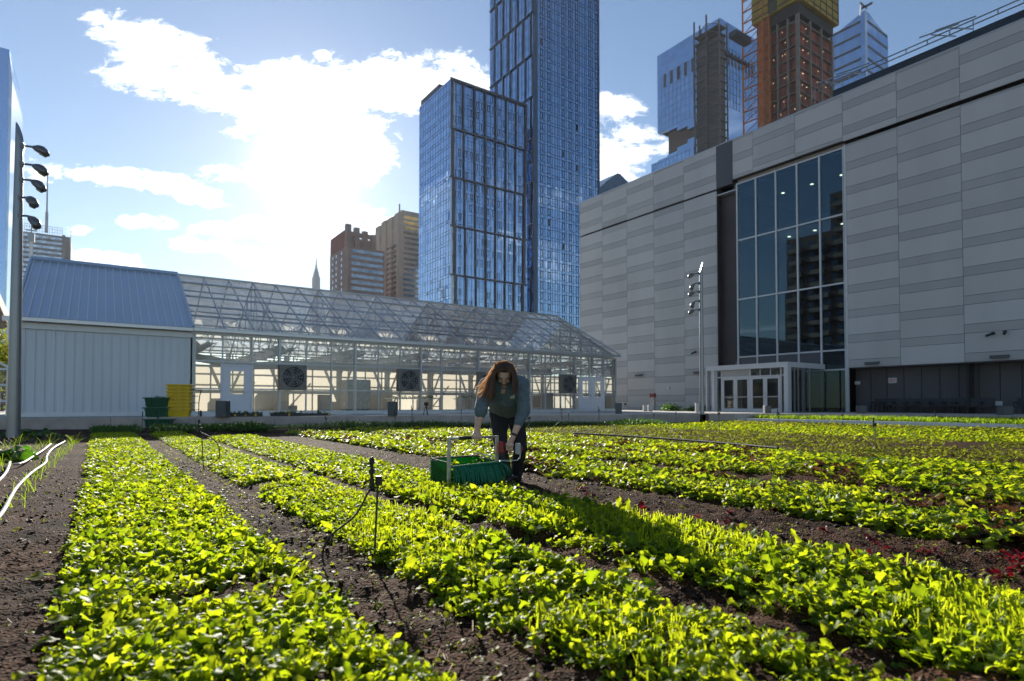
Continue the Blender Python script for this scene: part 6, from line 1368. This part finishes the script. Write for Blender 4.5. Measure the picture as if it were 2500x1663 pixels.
w_ = MB(); q = wrR * .93 + elR * .07; ad = (wrR - elR).normalized(); w_.lathe(q - ad * .012, [(.031, 0), (.034, .004), (.034, .02), (.031, .024)], 18, ad); w_.build('wristband', M['black'], person, smooth=True)
# hair: cap and strands parted in the middle, falling forward and blown to the left
def hair():
    r = random.Random(17); b = MB(); H_ = np.array
    for s in range(2300):
        th = r.uniform(0, 2 * math.pi); cu = r.uniform(-.25, 1); su = math.sqrt(1 - cu * cu); x, f, u = su * math.cos(th), su * math.sin(th), cu
        if f > .15 and u < .74 + .08 * abs(x): continue
        if f > -.1 and u < .05 and abs(x) < .8: continue
        lay = r.uniform(1.0, 1.13); p = hp(x * .078 * lay, u * .124 * lay, f * .1 * lay); side = (1 if x > .02 else -1) if abs(x) > .05 else r.choice((-1, 1))
        d = (sx * side * r.uniform(.4, .9) + fz * (.25 if f > -.3 else .05) - up_ * .2 + Vector((r.gauss(0, .2), r.gauss(0, .2), r.gauss(0, .2)))).normalized()
        L_ = r.uniform(.19, .35) * (.7 if side > 0 else 1); n = 11; st = L_ / n; b.tint = r.random(); w = r.uniform(.0022, .0048); prev = None
        wind = r.uniform(0, 1) ** 2 * 1.5 if side < 0 else r.uniform(0, .12); curl = r.uniform(0, 6.28); pts = []
        for k in range(n + 1):
            pts.append(p.copy()); t = k / n
            tgt = -UZ - RV * wind * (1.6 * t) + TC * .12 + RV * (.12 * math.sin(curl + 9 * t))
            d = (d * .62 + tgt.normalized() * .38).normalized(); p = p + d * st
            q = p - headC; lx, lu, lf = q.dot(sx) / .082, q.dot(up_) / .13, q.dot(fz) / .106; m_ = math.sqrt(lx * lx + lu * lu + lf * lf)
            if m_ < 1.03: p = headC + q * (1.03 / m_)
            if lf > -.2 and lu < .8 and abs(lx) < 1.05: p += sx * side * (1.05 - abs(lx)) * .075
        for k in range(n):
            dd_ = (pts[k + 1] - pts[k]).normalized(); sd = dd_.cross(TC + RV * .6 * math.sin(curl)).normalized(); w0, w1 = w * (1 - .75 * (k / n) ** 2), w * (1 - .75 * ((k + 1) / n) ** 2)
            b.quad(pts[k] - sd * w0, pts[k] + sd * w0, pts[k + 1] + sd * w1, pts[k + 1] - sd * w1)
    b.tint = .1; base_ = len(b.v); nu, nv = 24, 14        # scalp cap under the strands
    for i in range(nv + 1):
        ph = math.pi * .62 * i / nv
        for j in range(nu):
            a = 2 * math.pi * j / nu; x, f, u = math.sin(ph) * math.cos(a), math.sin(ph) * math.sin(a), math.cos(ph)
            if f > .2 and u < .6: k_ = .93
            else: k_ = 1.05
            b.v.append(tuple(hp(x * .078 * k_, u * .124 * k_, f * .1 * k_)))
    for i in range(nv):
        for j in range(nu): b.face((base_ + i * nu + j, base_ + (i + 1) * nu + j, base_ + (i + 1) * nu + (j + 1) % nu, base_ + i * nu + (j + 1) % nu))
    b.build('hair', M['hair'], person, smooth=True)
hair()
# ------------------------------------------------------------------ greens harvester
hv = thing('greens_harvester', 'hand-pushed greens harvester with green rope brush, fabric catch box and metal handle', 'harvester', ((HX0 + HX1) / 2, HY0, 0))
M['steel'] = pm('worn_aluminium', (.5, .48, .42), .4, .5, .2, 18, .03, 60); M['fabric'] = leaf_mat('green_fabric', (.01, .12, .03), (.015, .15, .04), (.01, .32, .06), (.015, .36, .08), .4, .6); M['rope'] = pm('green_rope', (.008, .16, .075), .6, 0, .25, 40, .3, 120)
for x in (HX0, HX1): b = MB(); b.box(x - .017, x + .017, HY0 - .012, HY0 + .012, .02, HZ + .012); b.build('upright', M['steel'], hv, bevel=.003)
b = MB(); b.tube([(HX0 + .017, HY0, HZ), (HX1 - .017, HY0, HZ)], .012, 12); b.build('handle_bar', M['steel'], hv, smooth=True)
ga, gb = float(yp(1000 + 470 / 3.92, 1071, HY0)[0]), float(yp(1000 + 588 / 3.92, 1071, HY0)[0]); b = MB(); b.tube([(ga, HY0, HZ), (gb, HY0, HZ)], .019, 14); b.build('foam_grip', M['black'], hv, smooth=True)
def sheet(pts, name, th=.006):
    b = MB(); n = 8; a, c, d, e = [Vector(p) for p in pts]; nrm = (c - a).cross(e - a).normalized()
    for i in range(n + 1):
        for j in range(n + 1): s, t = i / n, j / n; b.v.append(tuple(a * (1 - s) * (1 - t) + c * s * (1 - t) + d * s * t + e * (1 - s) * t + nrm * .012 * math.sin(3.1 * s) * math.sin(2.6 * t + s * 3)))
    for i in range(n):
        for j in range(n): k = i * (n + 1) + j; b.face((k, k + n + 1, k + n + 2, k + 1))
    o = b.build(name, M['fabric'], hv, smooth=True); m = o.modifiers.new('t', 'SOLIDIFY'); m.thickness = th; return o
ft = .285; HXR = HX1
sheet([(HX0, HY0 + .02, .02), (HX0, HYB, .05), (HX0, HYB, ft), (HX0, HY0 + .02, ft - .02)], 'side_panel'); sheet([(HXR, HY0 + .02, .02), (HXR, HYB, .05), (HXR, HYB, ft), (HXR, HY0 + .02, ft - .02)], 'side_panel'); sheet([(HX0, HYB, .05), (HXR, HYB, .05), (HXR, HYB, ft), (HX0, HYB, ft)], 'back_panel'); sheet([(HX0, HY0 + .1, .06), (HXR, HY0 + .1, .06), (HXR, HYB, .07), (HX0, HYB, .07)], 'catch_floor')
b = MB(); b.bar((HX0, HYB, ft + .005), (HXR, HYB, ft + .005), .016); b.bar((HX0, HY0 + .03, ft - .01), (HX0, HYB - .009, ft + .005), .01); b.bar((HXR, HY0 + .03, ft - .01), (HXR, HYB - .009, ft + .005), .01); b.build('rim', M['black'], hv)
b = MB(); za = .235; b.tube([(HX0 + .02, HY0 - .015, za), (HX1 - .02, HY0 - .015, za + .015)], .012, 10); b.build('roller', M['rope'], hv)
r = random.Random(41); b = MB()
for i in range(210):
    x = HX0 + .03 + (HX1 - HX0 - .04) * r.random(); a = r.uniform(-2.6, .9); Lr = r.uniform(.16, .24); out = Vector((r.gauss(0, .25), -math.cos(a * .55), math.sin(a * .4) * .35)).normalized(); p = Vector((x, HY0 - .015, za)); d = out; pts = [p]
    for k in range(5): d = (d * .6 + Vector((r.gauss(.02, .1), -.05, -1)) * .42).normalized(); p = p + d * Lr / 5; p.z = max(p.z, .015); pts.append(p.copy())
    b.tube(pts, [.0062, .0062, .006, .006, .0055, .005], 5)
for i in range(26):
    x = HX1 + r.uniform(-.06, .03); p = Vector((x, HY0 - .015, za)); d = Vector((r.uniform(.1, .9), -r.random() * .6, r.uniform(-.2, .5))).normalized(); pts = [p]
    for k in range(5): d = (d * .7 + Vector((0, 0, -1)) * .3).normalized(); p = p + d * .035; pts.append(p.copy())
    b.tube(pts, .006, 5)
b.build('rope_brush', M['rope'], hv, smooth=True)
r = np.random.default_rng(510); n = 150
V, F, tt = scatter(np.c_[r.uniform(HX0 + .04, HX1 - .04, n), r.uniform(HY0 + .1, HYB - .03, n), r.uniform(.09, .24, n)], r.uniform(0, 6.28, n), np.radians(r.uniform(0, 100, n)), r.uniform(.05, .1, n), r.normal(0, .5, n), HI, r.integers(0, 5, n), r.uniform(0, .84, n))
tag(big_mesh('cut_greens', V, F, tt, M['lettuce']), 'freshly cut leaves lying in the catch box of the harvester', 'greens', kind='stuff')
# power drill that turns the brush
dc = pp(886, 985, .35); dx, dy = dc.x, dc.y; zt = pp(886, 935, .35).z; zb = pp(886, 1118, .35).z
b = MB(); b.lathe((dx, dy, zt - .115), [(.026, 0), (.032, .01), (.032, .095), (.026, .112), (.015, .118)], 16); dr = b.build('drill_body', pm('red_tool_plastic', (.3, .02, .02), .4), hv, smooth=False)
b = MB(); b.lathe((dx, dy, zb), [(.012, 0), (.022, .01), (.024, .045), (.03, .05), (.03, (zt - .116) - zb)], 16); b.build('chuck', M['black'], dr)
b = MB(); b.tube([(dx, dy, dc.z), tuple(drA), tuple(drB)], [.02, .0185, .02], 12); b.build('drill_handle', M['black'], dr)
b = MB(); q = drB + dd * .012; e1 = dd * .028; e2 = UZ * .055; e3 = dd.cross(UZ).normalized() * .034
b.hexa([q - e1 - e2 - e3, q + e1 - e2 - e3, q + e1 - e2 + e3, q - e1 - e2 + e3], [q - e1 + e2 - e3, q + e1 + e2 - e3, q + e1 + e2 + e3, q - e1 + e2 + e3]); b.build('battery', M['panel_dark'], dr, bevel=.006)
b = MB(); b.bar(q + e1 * 1.02 - UZ * .03, q + e1 * 1.02 + UZ * .03, .03, .02); b.build('battery_stripe', bpy.data.materials['red_tool_plastic'], dr)
b = MB(); b.tube([(dx, dy, zb), (HX1, HY0 - .015, za + .015)], .008, 8); b.build('drive_shaft', M['steel'], hv)
b = MB(); b.tube([pp(850, 1112, .36), pp(930, 1120, .42), pp(1030, 1112, .4), pp(1056, 1090, .34), pp(1062, 1030, .33), pp(1050, 960, .34)], .0045, 8); b.build('wire_guard', M['white_metal'], hv, smooth=True)
b = MB(); b.tube([pp(605, 1040, .15), pp(812, 1076, .2)], .006, 8); b.build('support_rod', M['white_metal'], hv)
# ------------------------------------------------------------------ sky, sun, camera
wd = bpy.data.worlds.new('World'); sc.world = wd; wd.use_nodes = True; nt = wd.node_tree; N, L = nt.nodes, nt.links; N.clear()
def mth(op, a, b=None, c=None, clamp=False):
    n = N.new('ShaderNodeMath'); n.operation = op; n.use_clamp = clamp
    for i, x in enumerate((a, b, c)):
        if x is None: continue
        if isinstance(x, (int, float)): n.inputs[i].default_value = x
        else: L.new(x, n.inputs[i])
    return n.outputs[0]
def vdot(v, c):
    n = N.new('ShaderNodeVectorMath'); n.operation = 'DOT_PRODUCT'; L.new(v, n.inputs[0]); n.inputs[1].default_value = tuple(c); return n.outputs['Value']
def smooth(x, lo, hi):
    n = N.new('ShaderNodeMapRange'); n.interpolation_type = 'SMOOTHSTEP'; L.new(x, n.inputs['Value']); n.inputs['From Min'].default_value = lo; n.inputs['From Max'].default_value = hi; return n.outputs[0]
out = N.new('ShaderNodeOutputWorld'); bg = N.new('ShaderNodeBackground'); L.new(bg.outputs[0], out.inputs[0])
sky = N.new('ShaderNodeTexSky'); sky.sky_type = 'NISHITA'; sky.sun_disc = False; sky.sun_elevation = SUN_EL; sky.sun_rotation = SUN_AZ
sky.air_density = 1.0; sky.dust_density = SKY_DUST; sky.ozone_density = 2.2; sky.altitude = 0
tc = N.new('ShaderNodeTexCoord'); D = N.new('ShaderNodeVectorMath'); D.operation = 'NORMALIZE'; L.new(tc.outputs['Generated'], D.inputs[0]); d = D.outputs[0]
F0 = (math.sin(YAW), math.cos(YAW), 0)
df = vdot(d, F0); dz = vdot(d, (0, 0, 1)); dfc = mth('MAXIMUM', df, .05)
a = mth('DIVIDE', vdot(d, RT), dfc); b_ = mth('DIVIDE', dz, dfc)
# cloud banks placed by bearing and height: (u, v, half width, half height, tilt, strength) as surveyed
BL = [(300, 75, 120, 50, -20, .8), (370, 115, 170, 60, -18, .9), (480, 120, 75, 40, -25, .7), (500, 215, 260, 52, -10, 1.0), (700, 215, 220, 75, 0, 1.15), (950, 195, 260, 80, 2, 1.1), (1100, 175, 160, 60, 0, .9),
      (770, 300, 220, 55, -6, 1.0), (850, 345, 120, 105, 0, 1.2), (690, 430, 210, 34, -3, .95), (225, 425, 135, 26, -6, .9), (380, 440, 150, 30, -12, .95), (480, 475, 90, 28, -14, .85), (370, 540, 90, 22, -2, 1.1), (520, 560, 80, 28, -8, 1.05),
      (640, 555, 85, 36, -6, 1.05), (490, 595, 80, 22, -4, 1.05), (640, 625, 100, 30, -8, 1.1), (790, 575, 80, 45, 0, .75), (880, 540, 90, 40, 0, .6), (240, 632, 115, 26, -5, 1.1), (180, 560, 40, 14, 0, .7), (655, 695, 60, 16, 0, .55), (780, 125, 26, 14, -20, .8), (95, 410, 60, 30, 0, .8), (10, 640, 60, 70, 0, .7),
      (1500, 260, 90, 42, -5, 1.), (1530, 340, 95, 60, 10, 1.0), (1480, 400, 80, 45, 0, .9), (1440, 300, 60, 40, 0, .7), (1500, 450, 120, 30, 0, .6)]
mask = None
for (u, v, ru, rv, tilt, s) in BL:
    a0, b0 = (u - 1250) / FPX, (985 - v) / FPX; c, sn = math.cos(R(tilt)), math.sin(R(tilt))
    da, db = mth('SUBTRACT', a, a0), mth('SUBTRACT', b_, b0)
    x = mth('MULTIPLY_ADD', da, c * FPX / ru, mth('MULTIPLY', db, sn * FPX / ru)); y = mth('MULTIPLY_ADD', da, -sn * FPX / rv, mth('MULTIPLY', db, c * FPX / rv))
    r2 = mth('MULTIPLY_ADD', x, x, mth('MULTIPLY', y, y)); m = mth('MULTIPLY_ADD', r2, -.7 * s, s * .78)
    mask = m if mask is None else mth('SMOOTH_MAX', mask, m, .25)
mask = mth('MAXIMUM', mask, -.85)
def noise(vec, scale, detail, rough=.6, dist=0.):
    n = N.new('ShaderNodeTexNoise'); n.inputs['Scale'].default_value = scale; n.inputs['Detail'].default_value = detail; n.inputs['Roughness'].default_value = rough; n.inputs['Distortion'].default_value = dist; L.new(vec, n.inputs['Vector']); return n.outputs['Fac']
cb = N.new('ShaderNodeCombineXYZ'); L.new(a, cb.inputs[0]); L.new(b_, cb.inputs[1])
mp = N.new('ShaderNodeMapping'); mp.inputs['Rotation'].default_value = (0, 0, R(24)); mp.inputs['Scale'].default_value = (1., 1.75, 1); L.new(cb.outputs[0], mp.inputs[0])
n1 = noise(mp.outputs[0], 8.5, 9, .66, .5); n2 = noise(mp.outputs[0], 27., 7, .68, .9)
nn = mth('MULTIPLY_ADD', n1, 3.4, mth('MULTIPLY', n2, 1.8)); nn = mth('SUBTRACT', nn, 2.66)
fld = mth('ADD', mask, nn)
front = smooth(df, .12, .35)
cf = mth('MULTIPLY', smooth(fld, -.05, .6), front)
# loose clouds elsewhere in the sky (seen in the glass)
pl = N.new('ShaderNodeVectorMath'); pl.operation = 'SCALE'; L.new(d, pl.inputs[0]); L.new(mth('DIVIDE', 1., mth('MAXIMUM', mth('ADD', dz, .06), .05)), pl.inputs['Scale'])
n3 = noise(pl.outputs[0], .55, 9, .62, .3); cbk = mth('MULTIPLY', mth('MULTIPLY', smooth(n3, .6, .74), mth('SUBTRACT', 1., front)), smooth(dz, .0, .06)); 
cl = mth('MAXIMUM', cf, mth('MULTIPLY', cbk, .85))
dens = mth('MULTIPLY', smooth(fld, .1, 1.3), front)
# sun aureole (forward scatter in air and in the clouds)
ds = mth('MAXIMUM', vdot(d, SUN_D), 0.); g1 = mth('POWER', ds, 900.); g2 = mth('POWER', ds, 110.); g3 = mth('POWER', ds, 14.)
up = smooth(dz, -.02, .03)
aur = mth('ADD', mth('MULTIPLY', g1, AUR[0]), mth('ADD', mth('MULTIPLY', g2, AUR[1]), mth('MULTIPLY', g3, AUR[2])))
def vscale(v, f):
    n = N.new('ShaderNodeVectorMath'); n.operation = 'SCALE'
    if isinstance(v, tuple): n.inputs[0].default_value = v
    else: L.new(v, n.inputs[0])
    if isinstance(f, (int, float)): n.inputs['Scale'].default_value = f
    else: L.new(f, n.inputs['Scale'])
    return n.outputs[0]
def vadd(p, q): n = N.new('ShaderNodeVectorMath'); L.new(p, n.inputs[0]); L.new(q, n.inputs[1]); return n.outputs[0]
# low sky whitens toward the horizon
hz_ = mth('MULTIPLY', mth('POWER', mth('SUBTRACT', 1., mth('MAXIMUM', dz, 0.), clamp=True), 7.), HAZE_SKY)
skyc = vadd(vadd(vscale(sky.outputs[0], .8), vscale((1., .97, .92), aur)), vscale((.75, .88, 1.), hz_))
clb = mth('ADD', CLOUD, mth('ADD', mth('MULTIPLY', g3, CLOUD_G), mth('MULTIPLY', g2, CLOUD_G * 2)))
clb = mth('MULTIPLY', clb, mth('ADD', mth('MULTIPLY_ADD', dens, -.2, .95), mth('MULTIPLY', n2, .3)))
clc = vadd(vscale((.96, .98, 1.0), clb), vscale((1., .97, .92), aur))
mx = N.new('ShaderNodeMix'); mx.data_type = 'RGBA'; L.new(cl, mx.inputs[0]); L.new(skyc, mx.inputs[6]); L.new(clc, mx.inputs[7])
L.new(mx.outputs[2], bg.inputs[0]); bg.inputs[1].default_value = SKY_S
sun = bpy.data.lights.new('Sun', 'SUN'); sun.energy = SUN_E; sun.angle = R(.5); sun.color = (1, .93, .82); so = bpy.data.objects.new('Sun', sun); COL.objects.link(so)
so.rotation_euler = Vector(SUN_D).to_track_quat('Z', 'Y').to_euler(); so.location = (0, 0, 60)
cam = bpy.data.cameras.new('Camera'); co = bpy.data.objects.new('Camera', cam); COL.objects.link(co); sc.camera = co
co.location = (0, 0, H); co.rotation_euler = (math.pi / 2 + PITCH, 0, -YAW); cam.sensor_width = 36; cam.lens = FPX / 2500 * 36; cam.shift_y = (CY - 831.5) / 2500; cam.clip_start = .05; cam.clip_end = 9000
cam.dof.use_dof = True; cam.dof.focus_distance = 5.9; cam.dof.aperture_fstop = 2.6
if HAZE_D:
    b = MB(); b.box(-1200, 1200, -1200, 1200, -33, 305); m, hn, HN, HL = new_mat('haze'); o_ = HN.new('ShaderNodeOutputMaterial'); pv = HN.new('ShaderNodeVolumePrincipled'); pv.inputs['Density'].default_value = HAZE_D; pv.inputs['Color'].default_value = (.82, .88, .95, 1); pv.inputs['Anisotropy'].default_value = .35; HL.new(pv.outputs[0], o_.inputs['Volume']); o_ = b.build('haze', m); o_['kind'] = 'stuff'; o_['label'] = 'thin city haze'
sc.view_settings.view_transform = 'Standard'; sc.view_settings.look = 'None'; sc.view_settings.gamma = 1; sc.view_settings.use_curve_mapping = False; sc.view_settings.exposure = EXPO
cy = sc.cycles; cy.max_bounces = 10; cy.diffuse_bounces = 4; cy.glossy_bounces = 5; cy.transmission_bounces = 8; cy.transparent_max_bounces = 32; cy.sample_clamp_indirect = 6; cy.use_denoising = True; cy.caustics_reflective = False; cy.caustics_refractive = False
try: cy.denoiser = 'OPENIMAGEDENOISE'; cy.denoising_input_passes = 'RGB_ALBEDO_NORMAL'
except Exception: pass
for o in COL.objects:
    if '_o' in o: del o['_o']
